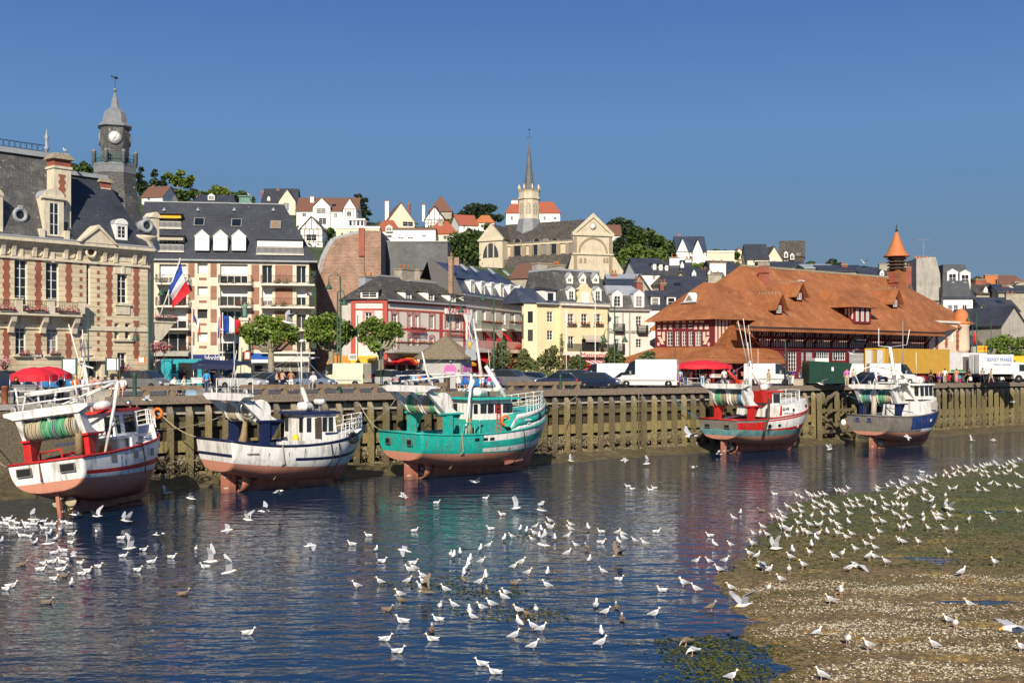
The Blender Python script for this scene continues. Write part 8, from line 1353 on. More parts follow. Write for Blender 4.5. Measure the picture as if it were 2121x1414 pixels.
def vehicle(px,Z,hd,kind,col,label,cat=None,y=None,plate='white',name='parked_car',zc=QZ):
 L,wd_,st=KIND[kind];van='van' in kind;p=pt(px,0,Z);a=rd(hd);r=empty(name,(p.x-cos(a)*L/2,p.y-sin(a)*L/2,zc),a,label,cat or('van' if van else 'car'),'vehicles parked along the quay');key=(kind,col)
 if key not in VM_:
  bd=MB(col);gl=MB('car_glass');sill=.24;parts={}
  def ringp(s_):x,zb,zr,wb,wt,_=s_;return[(x,-wb*.97,sill),(x,-wb,(sill+zb)/2),(x,-wb*.97,zb),(x,-wt,zr-.04),(x,-wt*.6,zr),(x,wt*.6,zr),(x,wt,zr-.04),(x,wb*.97,zb),(x,wb,(sill+zb)/2),(x,wb*.97,sill)]
  Rg=[ringp(s_)for s_ in st];n=10
  for i in range(len(Rg)-1):
   fl=st[i][5]
   for j in range(n):
    j2=(j+1)%n;f=[Rg[i][j],Rg[i+1][j],Rg[i+1][j2],Rg[i][j2]]
    g=('s' in fl and j in(2,6))or('t' in fl and j in(2,3,4,5,6))
    (gl if g else bd).add([f[3],f[2],f[1],f[0]],[(0,1,2,3)],smooth=not g)
  bd.poly(Rg[0]);bd.poly(Rg[-1][::-1]);
  for s_ in(-1,1):
   xs=[x for x,*_r in st if 's' in _r[4]]
   for x in([1.5,]if not van else[]):bd.box(x-.05,x+.05,s_*.62-.02 if False else s_*.80-.06,s_*.80+.02,.88,.95,'black')
  parts['body']=bd.mesh('body');parts['window']=gl.mesh('window')
  mb=MB('black');mb.box(.15,L-.15,-st[3][3]*.95,st[3][3]*.95,.16,.30);mb.box(-.03,.12,-st[1][3]*.9,st[1][3]*.9,.30,.46);mb.box(L-.1,L+.02,-st[-2][3]*.9,st[-2][3]*.9,.28,.44);parts['bumper']=mb.mesh('bumper')
  R_=.31 if not van else .34;mb=MB('rubber');mb.X=MX.Rotation(pi/2,4,'X');mb.lt([(R_*.7,-.1),(R_*.97,-.1),(R_,-.07),(R_,.07),(R_*.97,.1),(R_*.7,.1)],18);parts['wheel']=mb.mesh('wheel');mb=MB('steel');mb.X=MX.Rotation(pi/2,4,'X');mb.lt([(.05,-.105),(R_*.66,-.09),(R_*.66,.09),(.05,.105)],12);parts['rim']=mb.mesh('rim')
  mb=MB('flag_white');mb.fz((L-.28,L-.05,-.12,.12),.60 if not van else .78,(L-.36,L-.12,-.1,.1),.74 if not van else .95);parts['headlight']=mb.mesh('headlight');mb=MB('red');mb.box(-.03,.1,-.1,.1,.66 if not van else .85,.86 if not van else 1.25);parts['tail_light']=mb.mesh('tail_light')
  mb=MB('white' if plate=='white' else 'yellow');mb.box(-.02,.02,-.26,.26,0,.11);parts['plate']=mb.mesh('plate')
  if van:
   mb=MB('grey');mb.box(-.012,.035,-.012,.012,.5,2.15);w_=st[3][3]
   for s_ in(-1,1):
    for x in(L*.30,L*.62,L*.79):mb.box(x-.012,x+.012,s_*w_-.03,s_*w_+.006,.42,1.25)
    mb.box(.15,L-.5,s_*w_-.03,s_*w_+.012,.62,.74);mb.box(L*.64,L*.67,s_*w_-.02,s_*w_+.02,1.0,1.06);mb.box(L-1.35,L-1.2,s_*w_-.05,s_*w_+.16,1.25,1.55)
   parts['door_seam']=mb.mesh('door_trim')
  VM_[key]=parts
 P_=VM_[key];link('body',P_['body'],r);link('window',P_['window'],r);link('bumper',P_['bumper'],r);R_=.31 if not van else .34
 for x in(.8,L-.85):
  for s_ in(-1,1):w=link('wheel',P_['wheel'],r,(x,s_*(st[3][3]-.09),R_));link('rim',P_['rim'],w)
 for s_ in(-1,1):link('headlight',P_['headlight'],r,(.02,s_*st[-2][3]*.74,0));link('tail_light',P_['tail_light'],r,(0,s_*st[1][3]*.86,0))
 link('plate',P_['plate'],r,(-.03,0,.52));link('plate',P_['plate'],r,(L+.02,0,.42))
 if 'door_seam' in P_:link('door_trim',P_['door_seam'],r)
 return r
for a_ in[(14,92,-20,'mpv','car_navy','dark blue people carrier behind the red parasol at the left edge'),(118,98,-22,'mpv','car_blue','bright blue people carrier right of the red parasol'),(135,113,-15,'hatch','car_black','black car behind the bright blue people carrier'),(182,108,-20,'hatch','car_navy','dark hatchback behind the seated people in white and salmon'),(200,124,-10,'hatch','car_black','black hatchback in the back row before the town hall door'),(248,122,-10,'mpv','car_black','black estate car in the back row left of the teal van'),(235,103,-22,'saloon','car_navy','navy car behind the seated couple'),(302,97,-24,'mpv','car_grey','dark grey people carrier left of the teal van'),(505,102,-24,'saloon','car_silver','silver car just right of the navy market awning'),(552,104,-24,'hatch','car_navy','navy hatchback behind the shirtless men'),(505,128,-10,'suv','car_green','dark green off-roader behind the silver car'),(615,122,-16,'hatch','car_black','black car behind the shirtless men at the tree'),(652,105,-22,'hatch','car_steel','steel blue hatchback left of the cream van'),(690,121,-14,'hatch','car_black','black car roof showing behind the cream van'),(905,118,-14,'suv','car_black','dark off-roader right behind the give way sign'),(440,122,-12,'hatch','car_navy','dark car behind the navy market awning'),(565,121,-14,'mpv','car_grey','grey people carrier behind the navy hatchback'),(1120,122,-14,'hatch','car_black','black car in the back row by the clipped hedge'),(1190,122,-10,'mpv','car_silver','silver people carrier behind the wine-red estate'),(792,112,140,'mpv','car_silver','silver minivan with its rear and yellow plate towards the river'),(842,116,-40,'hatch','car_white','small white car right of the silver minivan'),(878,105,-24,'mpv','car_navy','navy people carrier left of the kiosk'),(985,104,160,'saloon','car_blue','blue car behind the green trawler mast'),(1062,108,-24,'suv','car_grey','brownish grey off-roader right of the green trawler mast'),(1110,110,-26,'hatch','car_steel','steel blue hatchback next to the brownish grey off-roader'),(1070,124,-10,'mpv','car_silver','silver estate behind the brownish grey off-roader'),(1158,107,165,'saloon','car_navy','navy saloon with its tail lights to the right, by the green bollard'),(1205,110,-22,'mpv','car_wine','dark wine-red estate behind the small hedge'),(1243,105,-26,'hatch','car_navy','navy hatchback in front of the low white van'),(1300,112,130,'hatch','car_silver','small silver car between the two white vans'),(1795,120,118,'saloon','car_navy','navy saloon seen from behind next to the man in pink'),(1902,136,-125,'hatch','car_red','red hatchback facing the river left of the white lorry'),(1926,140,178,'mpv','car_red','longer red car broadside before the white lorry'),(2106,150,185,'mpv','car_white','white people carrier at the far right edge'),(2096,168,-20,'saloon','car_silver','silver car behind the white people carrier at the right edge'),]:vehicle(*a_,plate='yellow' if 'yellow plate' in a_[5]else 'white')
for a_ in[(712,110,160,'van','van_cream','cream panel van with rear doors to the right below the plane trees'),(1254,116,165,'van','van_white','low white van behind the navy hatchback'),(1343,109,165,'highvan','van_white','tall white van left of the red parasol stall'),(1592,120,-14,'van','van_white','white van behind the red trawler mast'),(1778,138,-22,'van','van_white','white van half hidden behind the navy saloon'),(1848,122,-6,'van','van_white','white van in front of the yellow trailer'),(2078,150,-24,'highvan','van_white','white van nosing out right of the lettered lorry')]:vehicle(*a_,name='parked_van')
r=vehicle(366,106,172,'highvan','van_teal','teal market van with its side open and navy awning','van',name='market_van');mb=MB('black');mb.box(.4,2.2,.985,1.0,.8,2.3);mb.bd('hatch_shade',r);mb=MB('car_glass');mb.box(2.45,2.75,.985,1.0,1.4,2.2);mb.bd('window',r)  # black panel on the closed side stands for shade inside the hatch
o=empty('market_awning',q(455,12),rd(-8),'navy market awning between the teal van and the silver car','awning');mb=MB('tarpaulin');mb.pz([(-1.8,-1.2,2.15),(1.9,-1.2,2.0),(2.2,1.2,2.3),(-1.8,1.2,2.5)],(0,0,.06));mb.box(-1.8,1.9,-1.24,-1.2,1.75,2.1);mb.bd('canopy',o)
for x in(-1.7,1.8):mb=MB('steel');mb.tb([(x,-1.15,0),(x,-1.15,2.1)],.03,6);mb.bd('pole',o)
def lorry(px,Z,hd,L,hb,z0,col,label,cab=None,frame=None):
 p=pt(px,0,Z);a=rd(hd);r=empty('lorry',(p.x,p.y,QZ),a,label,'lorry');w=1.25
 mb=MB(col);mb.box(0,L,-w,w,z0,hb);mb.bd('box_body',r)
 mb=MB('black');mb.box(.2,L,-.5,.5,z0-.35,z0-.001);mb.box(-.1,.05,-w,w,z0-.3,z0-.02);mb.bd('chassis',r)
 for x in((.9,2.0,L-1)if L>9 else(1.2,L-.6 if not cab else L+.7)):
  for s_ in(-1,1):mb=MB('rubber');mb.X=MX.Translation((x,s_*(w-.2),.48))@MX.Rotation(pi/2,4,'X');mb.lt([(.3,-.15),(.48,-.14),(.48,.14),(.3,.15)],16);wo=mb.bd('wheel',r);mb=MB('grey_metal');mb.X=MX.Translation((x,s_*(w-.2),.48))@MX.Rotation(pi/2,4,'X');mb.lt([(.08,-.16),(.29,-.13),(.29,.13),(.08,.16)],12);mb.bd('rim',wo)
 for s_ in(-1,1):mb=MB('red');mb.box(-.06,-.0,s_*.95-.15,s_*.95+.15,z0-.28,z0-.12);mb.bd('tail_light',r)
 for s_ in(-.6,.6):mb=MB('van_white');mb.box(-.04,-.001,s_*w-w*.39,s_*w+w*.39,z0+.08,hb-.12);d=mb.bd('rear_door',r);mb=MB('grey_metal');mb.box(-.07,-.041,s_*.5-.03,s_*.5+.03,z0+.1,hb-.15);mb.bd('handle',d)
 if frame:
  mb=MB(frame)
  for b_ in((-w-.02,-w+.14,z0,hb+.02),(w-.14,w+.02,z0,hb+.02)):mb.box(-.08,.06,b_[0],b_[1],b_[2],b_[3])
  mb.box(-.08,.06,-w+.14,w-.14,hb-.14,hb+.02);mb.bd('frame',r)
 if cab:
  mb=MB(cab);x=L+.1;mb.add([(x,-1.15,.5),(x+1.9,-1.15,.5),(x+1.95,-1.12,1.3),(x+1.5,-1.05,2.4),(x,-1.05,2.5),(x,1.15,.5),(x+1.9,1.15,.5),(x+1.95,1.12,1.3),(x+1.5,1.05,2.4),(x,1.05,2.5)],[(0,1,2,3,4),(9,8,7,6,5),(0,5,6,1),(1,6,7,2),(2,7,8,3),(3,8,9,4),(4,9,5,0)]);c_=mb.bd('cab',r)
  mb=MB('car_glass');mb.pz([(x+1.93,-1.0,1.38),(x+1.93,1.0,1.38),(x+1.54,.95,2.3),(x+1.54,-.95,2.3)],(.02,0,.01));mb.bd('windscreen',c_)
  for s_ in(-1,1):mb=MB('car_glass');mb.pz([(x+.7,s_*1.13,1.4),(x+1.75,s_*1.13,1.4),(x+1.45,s_*1.075,2.2),(x+.7,s_*1.085,2.2)],(0,s_*.02,0));mb.bd('side_window',c_);mb=MB('flag_white');mb.box(x+1.9,x+1.97,s_*.85-.15,s_*.85+.15,.75,.95);mb.bd('headlight',c_)
  mb=MB('black');mb.box(x+.1,x+1.98,-1.14,1.14,.35,.62);mb.bd('bumper',c_)
 return r
lorry(1812,131,38,13.2,4.0,1.15,'trailer_yellow','long yellow curtain-sided trailer with white rear doors',frame='awning_yellow')
r=lorry(1948,142,38,8.5,3.65,1.2,'van_white','white refrigerated lorry with twin rear doors right of the yellow trailer');mb=MB('green');mb.box(.2,8.5,-1.275,-1.251,1.3,1.55);mb.bd('stripe',r)
r=lorry(1992,143,40,7.5,3.35,1.2,'van_white','white lorry with one rear door swung open showing a dark interior');mb=MB('dark_render');mb.box(-.09,-.075,-1.15,.05,1.35,3.15);mb.bd('interior_shade',r);text('GUERNEY',.3,r,(-.1,.62,2.8),'grey',rot=(pi/2,0,-pi/2),w=.9);mb=MB('orange');mb.box(-.08,-.05,1.0,1.2,1.3,1.8);mb.bd('reflector',r)  # flat dark panel painted for the shade inside the open box
r=lorry(2018,140,6,4.3,3.4,1.05,'van_white','white lorry lettered in blue with its cab to the right',cab='van_white');text('IESNEY MAREE',.62,r,(2.5,-1.27,2.75),'blue',w=3.1);text('Mareyeur Expéditeur',.3,r,(2.9,-1.27,2.2),'blue',w=2.2)
r=lorry(1668,122,190,5.2,1.2,.8,'grey_metal','white lorry cab facing left in front of the dark green container',cab='van_white')if False else None
p=pt(1662,0,123);r=empty('lorry',(p.x+2.2,p.y+.4,QZ),rd(188),'white lorry cab left of the dark green container','lorry');mb=MB('van_white');mb.add([(0,-1.1,.5),(2.1,-1.1,.5),(2.2,-1.1,1.25),(1.7,-1.0,2.3),(0,-1.0,2.4),(0,1.1,.5),(2.1,1.1,.5),(2.2,1.1,1.25),(1.7,1.0,2.3),(0,1.0,2.4)],[(0,1,2,3,4),(9,8,7,6,5),(0,5,6,1),(1,6,7,2),(2,7,8,3),(3,8,9,4),(4,9,5,0)]);mb.bd('cab',r)
mb=MB('car_glass');mb.pz([(2.17,-.95,1.35),(2.17,.95,1.35),(1.75,.9,2.2),(1.75,-.9,2.2)],(.03,0,.015));mb.bd('windscreen',r)
for s_ in(-1,1):mb=MB('car_glass');mb.pz([(.7,s_*1.09,1.35),(2.0,s_*1.09,1.35),(1.6,s_*1.03,2.15),(.7,s_*1.04,2.15)],(0,s_*.03,0));mb.bd('side_window',r);mb=MB('rubber');mb.X=MX.Translation((1.2,s_*.95,.42))@MX.Rotation(pi/2,4,'X');mb.lt([(.2,-.13),(.42,-.12),(.42,.12),(.2,.13)],14);mb.bd('wheel',r);mb=MB('flag_white');mb.box(2.15,2.24,s_*.8-.14,s_*.8+.14,.8,1.0);mb.bd('headlight',r)
mb=MB('black');mb.box(.1,2.24,-1.12,1.12,.3,.6);mb.bd('bumper',r);mb=MB('van_white');mb.box(-.3,1.2,-1.0,1.0,2.41,2.85);mb.bd('roof_box',r)
f_=Fr(pt(1676,0,120),rd(4));r=f_.root('container','large dark green container in front of the market hall','container');mb=MB('lorry_green');w=f_.x(1765);mb.add([(0,0,.2),(w-.6,0,.2),(w,0,2.3),(0,0,2.55),(0,2.3,.2),(w-.6,2.3,.2),(w,2.3,2.3),(0,2.3,2.55)],[(0,1,2,3),(7,6,5,4),(0,4,5,1),(1,5,6,2),(2,6,7,3),(3,7,4,0)]);mb.bd('body',r)
for x in(.05,w*.33,w*.66,w-.55):mb=MB('lorry_green');mb.box(x,x+.1,-.06,-.001,.2,2.3);mb.bd('rib',r)
mb=MB('white');mb.box(w*.52,w*.57,-.02,-.001,1.5,1.9);mb.bd('notice',r)
for x in(.5,w-1.2):mb=MB('black');mb.box(x,x+.5,.2,2.1,0,.199);mb.bd('skid',r)
# ---------------- people ----------------
PC={}
def skm(joints,edges,sub=1):
 me=bpy.data.meshes.new('sk');me.from_pydata([j[0]for j in joints],edges,[]);o=bpy.data.objects.new('sk',me);C.objects.link(o)
 md=o.modifiers.new('s','SKIN');sk=me.skin_vertices[0].data
 for i,j in enumerate(joints):r=j[1];sk[i].radius=r if isinstance(r,tuple)else(r,r)
 sk[0].use_root=True;md.use_smooth_shade=True
 if sub:u=o.modifiers.new('u','SUBSURF');u.levels=sub;u.render_levels=sub
 bpy.context.view_layer.update();m2=bpy.data.meshes.new_from_object(o.evaluated_get(bpy.context.evaluated_depsgraph_get()));vs=[v.co.copy()for v in m2.vertices];fs=[tuple(p.vertices)for p in m2.polygons]
 bpy.data.objects.remove(o);bpy.data.meshes.remove(me);bpy.data.meshes.remove(m2);return vs,fs
def pose(kind):
 sit=kind.startswith('sit');w={'walk':.26,'walk2':-.26}.get(kind,.03);J={}
 J['pel']=(0,0,.95);J['ch']=(0,-.01,1.28);J['nk']=(0,0,1.47);J['hd']=(0,-.02,1.58);J['ht']=(0,-.01,1.68)
 for s_,n_ in((-1,'l'),(1,'r')):
  k=s_*w;J['sh'+n_]=(s_*.18,0,1.41);J['hp'+n_]=(s_*.10,0,.90)
  if sit:J['kn'+n_]=(s_*.13,-.45,.93);J['an'+n_]=(s_*.12,-.50,.50);J['to'+n_]=(s_*.13,-.64,.45);J['el'+n_]=(s_*.25,-.06,1.14);J['wr'+n_]=(s_*.12,-.30,1.06)
  else:
   J['kn'+n_]=(s_*.10,-k*.6-.03,.50);J['an'+n_]=(s_*.10,-k+.03,.09+max(0,-k)*.25);J['to'+n_]=(s_*.12,-k-.12,.04+max(0,-k)*.15);J['el'+n_]=(s_*.25,k*.4+.03,1.15);J['wr'+n_]=(s_*.25,k*.8-.08,.91)
   if kind=='hold':J['el'+n_]=(s_*.24,-.05,1.16);J['wr'+n_]=(s_*.10,-.30,1.12)
 return J
def person(px,py,Zs,rz,kind,top,bot,hair,label,h=1.72,skin='skin',dress=None,hat=None,zf=None,shorts=False,bare=False):
 key=(kind,)
 if key not in PC:
  J=pose(kind);jl=[];ed=[];ix={}
  def add(n,p,r,par=None):
   ix[n]=len(jl);jl.append((p,r))
   if par:ed.append((ix[par],ix[n]))
  add('pel',J['pel'],(.135,.10));add('ch',J['ch'],(.15,.105),'pel');add('sn',(0,0,1.42),(.09,.075),'ch');add('nk',J['nk'],.052,'sn');add('hd',J['hd'],(.072,.088),'nk');add('ht',J['ht'],(.06,.075),'hd')
  for n in 'lr':
   add('sh'+n,J['sh'+n],.055,'sn');add('el'+n,J['el'+n],.040,'sh'+n);add('wr'+n,J['wr'+n],.027,'el'+n)
   e,w=V(J['el'+n]),V(J['wr'+n]);d=(w-e).normalized();sd=V((1 if n=='r' else-1,0,0));pl=w+d*.06;add('pm'+n,tuple(pl),(.034,.02),'wr'+n)
   add('hp'+n,J['hp'+n],.088,'pel');add('kn'+n,J['kn'+n],.058,'hp'+n);add('an'+n,J['an'+n],.036,'kn'+n);add('to'+n,J['to'+n],(.04,.028),'an'+n)
  body=skm(jl,ed);fg=MB('skin')
  for n in 'lr':
   e,w=V(J['el'+n]),V(J['wr'+n]);d=(w-e).normalized();fw=V((0,-1,0));fw=(fw-d*fw.dot(d)).normalized();s_=1 if n=='r' else-1
   for k_,(off,ln)in enumerate(((-.024,.07),(-.008,.08),(.008,.075),(.024,.058))):b0=w+d*.085+fw*-off;fg.tb([b0,b0+d*ln*.5+V((-s_*.008,0,0)),b0+d*ln+V((-s_*.025,0,0))],[.009,.008,.006],5)
   b0=w+d*.04+fw*.03;fg.tb([b0,b0+d*.03+fw*.025,b0+d*.06+fw*.03],[.010,.009,.007],5)
  def sub(names,rads):
   m_={n:i for i,n in enumerate(names)};j2=[(jl[ix[n]][0],r)for n,r in zip(names,rads)];e2=[(m_[a],m_[c])for a,c in[(next(k for k,v in ix.items()if v==x),next(k for k,v in ix.items()if v==y))for x,y in ed]if a in m_ and c in m_];return skm(j2,e2)
  topm=sub(['pel','ch','sn','shl','ell','shr','elr'],[(.15,.118),(.165,.122),(.10,.088),.072,.058,.072,.058]);botm=sub(['pel','hpl','knl','anl','hpr','knr','anr'],[(.145,.112),.105,.078,.062,.105,.078,.062]);shm=sub(['pel','hpl','knl','hpr','knr'],[(.147,.114),.108,.088,.108,.088])
  PC[key]=(J,body,topm,botm,shm,fg)
 J,body,topm,botm,shm,fg=PC[key];k=h/1.72
 if zf is not None:p=pt(px,0,Zs);p.z=zf
 else:p=gnd(px,py,QZ)if Zs is None else pt(px,0,Zs);p.z=QZ
 if kind.startswith('sit'):p.z-=.82*k
 r=empty('person',p,rd(rz),label,'person','people on the quay');r.scale=(k,k,k)
 mk2=(kind,skin);
 if mk2 not in PC:
  mb=MB(skin);mb.add(body[0],body[1],smooth=True);mb.add(fg.v,fg.f,smooth=True);hd=V(J['hd']);mb.ball(hd+V((0,-.098,.0)),(.012,.018,.022),6)
  for s_ in(-1,1):mb.ball(hd+V((s_*.078,0,.0)),(.012,.022,.032),6);mb.ball(hd+V((s_*.032,-.082,.03)),.011,6,'black');mb.use(skin)
  mb.box(-.025,.025,hd.y-.088,hd.y-.078,hd.z-.052,hd.z-.042,'salmon');PC[mk2]=mb.mesh('body')
 link('body',PC[mk2],r)
 def clo(nm,g,mt):
  kk=(kind,nm,mt)
  if kk not in PC:mb=MB(mt);mb.add(g[0],g[1],smooth=True);PC[kk]=mb.mesh(nm)
  link(nm,PC[kk],r)
 if not bare:clo('shirt',topm,top)
 if dress and not kind.startswith('sit'):
  kk=('dress',dress,bot)
  if kk not in PC:mb=MB(bot);mb.lt([(.16,1.02),(.19,.9),(.22,.7),(.25,dress)],12,sy=.8);PC[kk]=mb.mesh('skirt')
  link('skirt',PC[kk],r)
 elif shorts:clo('shorts',shm,bot)
 else:clo('trousers',botm,bot)
 kk=('hair',hair,hat)
 if kk not in PC:
  mb=MB(hair);mb.ball((0,.018,1.632),(.092,.105,.088),12);mb.ball((0,.06,1.575),(.08,.06,.09),8)
  if hat:mb.use(hat);mb.lt([(.17,1.66),(.17,1.67),(.10,1.68),(.10,1.75),(.05,1.775)],14)
  PC[kk]=mb.mesh('hair')
 link('hair',PC[kk],r)
 if not kind.startswith('sit'):
  for n in 'lr':a=V(J['to'+n]);kk=(kind,'shoe',n);
  for n in 'lr':
   kk=(kind,'shoe',n)
   if kk not in PC:a,t=V(J['an'+n]),V(J['to'+n]);mb=MB('black');mb.ball((a+t)/2+V((0,0,-.015)),(.05,.13,.045),8);PC[kk]=mb.mesh('shoe')
   link('shoe',PC[kk],r)
 return r
ZL=lambda px,v=1.5:q(px,v).y
PEOPLE=[(33,0,ZL(33,1.6),70,'hold','black','denim','hair_brown','person in dark top and jeans serving behind the fish stall',dict(zf=5.62)),(80,0,ZL(80,1.2),-60,'stand','purple','white','hair_brown','person in purple top and white trousers at the fish stall',dict(zf=5.62)),(126,0,ZL(126,2.2),20,'hold','black','black','hair_black','person all in black standing left of the seated row',dict(zf=5.62)),(157,0,ZL(157,.6),30,'sit','orange','navy','hair_blond','seated person in orange at the left end of the bench',dict(zf=6.46)),(172,0,ZL(172,.6),100,'sit','white','white','hair_brown','seated person in white blouse and white trousers',dict(zf=6.46)),(189,0,ZL(189,.7),150,'sit','salmon','timber_dark','hair_blond','seated person in salmon shirt with back turned',dict(zf=6.46)),(203,0,ZL(203,.6),200,'sit','pink_trim','salmon','hair_brown','seated person in dusty pink near the straw hat',dict(zf=6.46)),(218,0,ZL(218,.7),160,'sit','black','black','hair_brown','seated person in black with a straw hat',dict(hat='khaki',zf=6.46)),(240,0,ZL(240,.5),-30,'sit','khaki','white','hair_blond','seated person in beige top beside the white shirt',dict(zf=6.42,shorts=True)),(254,0,ZL(254,.35),5,'sit','white','salmon','hair_grey','seated person in white shirt and patterned shorts facing the river',dict(zf=6.42,shorts=True)),(361,0,ZL(361,1.1),60,'sit','white','denim','hair_black','seated person in white shirt and jeans at the folding table',dict(zf=6.45)),(382,0,ZL(382,1.4),-110,'sit','cream','khaki','hair_brown','seated person in cream at the folding table',dict(zf=6.45)),(428,0,ZL(428,3),170,'stand','sky_blue','denim','hair_black','person in bright blue top under the navy awning',{}),(585,0,ZL(585,5),150,'hold','skin','navy','hair_brown','shirtless person with back turned left of the mast',dict(bare=True)),(603,0,ZL(603,3.5),190,'hold','skin','white','hair_blond','shirtless person in white shorts left of the fisher',dict(bare=True,shorts=True,skin='skin_tan')),(573,0,ZL(573,9),120,'stand','skin','black','hair_brown','shirtless person bending behind the navy hatchback',dict(bare=True,h=1.6)),(649,0,ZL(649,.45),-10,'sit','white','grey','hair_grey','fisher in white shirt and cap sitting on the long timber rail',dict(hat='grey',zf=6.66)),(857,0,ZL(857,.8),180,'sit','light_blue','denim','hair_brown','seated person in pale blue with back to the river',dict(zf=6.66)),(866,0,ZL(866,.8),170,'sit','salmon','denim','hair_brown','seated person in salmon between two blue shirts',dict(zf=6.66)),(876,0,ZL(876,.8),190,'sit','blue','denim','hair_black','seated person in darker blue at the right of the three',dict(zf=6.66)),(950,0,ZL(950,.9),20,'stand','white','white','hair_brown','person in short white dress behind the green trawler',dict(dress=.62)),(964,0,ZL(964,1.0),-15,'stand','blue','blue','hair_brown','person in short blue dress next to the white dress',dict(dress=.6,h=1.62)),(997,0,ZL(997,1.0),30,'stand','red','white','hair_black','tanned person in red vest and dark hat by the green trawler mast',dict(hat='black',shorts=True,skin='skin_tan',h=1.82)),(1013,0,ZL(1013,1.2),0,'stand','magenta','light_blue','hair_blond','child in pink top beside the red vest',dict(h=1.2,dress=.6)),(1020,0,ZL(1020,1.6),20,'stand','grey','grey','hair_grey','person in grey with cap right of the child in pink',dict(hat='white')),(1315,0,110,90,'walk','yellow','white','hair_grey','person in yellow top walking before the tall white van',{}),(1332,0,109,95,'walk2','white','khaki','hair_grey','person in white with cap pushing a stroller',dict(hat='white')),(1353,0,110,0,'stand','red','khaki','hair_blond','child in red shirt before the tall white van',dict(h=1.35)),(1396,0,110,180,'stand','khaki','khaki','hair_brown','person in khaki with bare legs left of the purple skirt',dict(dress=.65)),(1408,0,110.5,185,'stand','light_blue','purple','hair_brown','person in blue top and purple skirt at the market stall',dict(dress=.6)),(1420,0,113,150,'stand','salmon','denim','hair_brown','person in salmon behind the purple skirt',{}),(1455,0,112,170,'stand','black','light_blue','hair_black','person in black top and light jeans under the red parasol',dict(h=1.78)),(1467,0,113,160,'stand','red','salmon','hair_brown','person in red right of the black top under the parasol',dict(dress=.4)),(1500,0,116,0,'stand','white','white','hair_black','person in white behind the stall crates',{}),(1520,0,117,0,'stand','navy','black','hair_black','person in dark clothes behind the crates right of the parasol',{}),(1592,0,113,-90,'walk','khaki','khaki','hair_brown','person in beige shorts walking past the white van',dict(shorts=True)),(1636,0,118,170,'stand','navy','grey','hair_black','person in dark blue standing left of the lorry cab',{}),(1641,0,119,190,'stand','purple','white','hair_black','person half hidden behind the dark blue one',{}),(1754,0,112,-10,'stand','pink','khaki','hair_brown','person in pink polo shirt standing by the navy saloon',dict(h=1.8)),(1768,0,119,20,'stand','khaki','denim','hair_brown','person bending over the navy saloon',{}),(1928,0,133,90,'walk','timber_dark','timber_dark','hair_brown','person in brown walking before the red car',dict(h=1.6)),(1945,0,130,-20,'walk','salmon','purple','hair_blond','child in purple shorts walking before the lorries',dict(h=1.55,shorts=True)),(1957,0,130,160,'walk2','white','khaki','hair_brown','person in white shirt and pale trousers before the lorries',dict(h=1.75)),(1981,0,133,180,'stand','salmon','pink_trim','hair_brown','person in long pink dress before the open lorry',dict(dress=.15)),(1988,0,133,150,'stand','sky_blue','magenta','hair_brown','small child holding on beside the long pink dress',dict(h=1.05)),(2007,0,134,-90,'walk','timber_dark','black','hair_brown','person in dark top carrying a white bag',dict(shorts=True)),(2035,0,137,180,'walk','grey_render','navy','hair_black','person in dark grey shirt walking before the lettered lorry',dict(h=1.82)),(2053,0,138,-90,'walk2','khaki','khaki','hair_brown','person in beige striding under the lorry lettering',dict(shorts=True)),(2083,0,143,-60,'walk','orange','black','hair_brown','person in orange top at the right before the white van',dict(shorts=True,h=1.6)),]
for p_ in PEOPLE:person(*p_[:9],**p_[9])
def thing(mb,name,label,cat,loc,rz=0,group=None):o=mb.bd(name,loc=loc,rz=rz);return tag(o,label,cat,group)
mb=MB('white');mb.lt([(.02,.42),(.12,.4),(.2,.25),(.22,0),(.12,-.05)],10);thing(mb,'bag','white carrier bag held by the walker in dark top','bag',pt(2010,0,133.7)+V((0,0,-1.6))*1-V((0,0,pt(2010,0,133.7).z-QZ-1.95)))
def parasol(px,Z,rx,ry,h,mat,label,rz=0,zc=QZ,droop=.35):
 p=pt(px,0,Z);p.z=zc;r=empty('parasol',p,rz,label,'parasol');mb=MB(mat);n=16;vs=[(0,0,h)]
 for k,(f,dz)in enumerate(((.45,.12),(.98,.5),(1.0,.5+droop))):vs+=[(rx*f*cos(2*pi*i/n),ry*f*sin(2*pi*i/n),h-dz-(.06*(i%2)if k==2 else 0))for i in range(n)]
 mb.add(vs,[(0,1+i,1+(i+1)%n)for i in range(n)]+[(1+k*n+i,1+(k+1)*n+i,1+(k+1)*n+(i+1)%n,1+k*n+(i+1)%n)for k in range(2)for i in range(n)]);o=mb.bd('canopy',r);s2=o.modifiers.new('t','SOLIDIFY');s2.thickness=.03
 for x in(-rx*.85,rx*.85,0):mb=MB('steel');mb.tb([(x,-ry*.5 if x else 0,0),(x,-ry*.5 if x else 0,h-(.45 if x else .05))],.025,6);mb.bd('pole',r)
parasol(70,ZL(70,2.2),1.5,1.2,2.2,'parasol_red','red parasol canopy over the fish stall at the far left',zc=5.75,droop=.4);parasol(100,ZL(100,7.5),1.6,1.2,2.0,'parasol_red','second red canopy edge behind the first at the far left',zc=6.0)
parasol(1456,113,2.9,1.8,2.6,'parasol_red','wide red parasol over the market stall before the hall')
def table(px,v,w,d,h,mat,label,zc=QZ,name='table'):
 r=empty(name,q(px,v,zc),QANG,label,'table');mb=MB(mat);mb.box(-w/2,w/2,-d/2,d/2,h-.04,h);mb.bd('table_top',r)
 for x in(-w/2+.08,w/2-.08):
  for y in(-d/2+.06,d/2-.06):mb=MB('grey_metal');mb.tb([(x,y,0),(x,y,h-.04)],.02,5);mb.bd('leg',r)
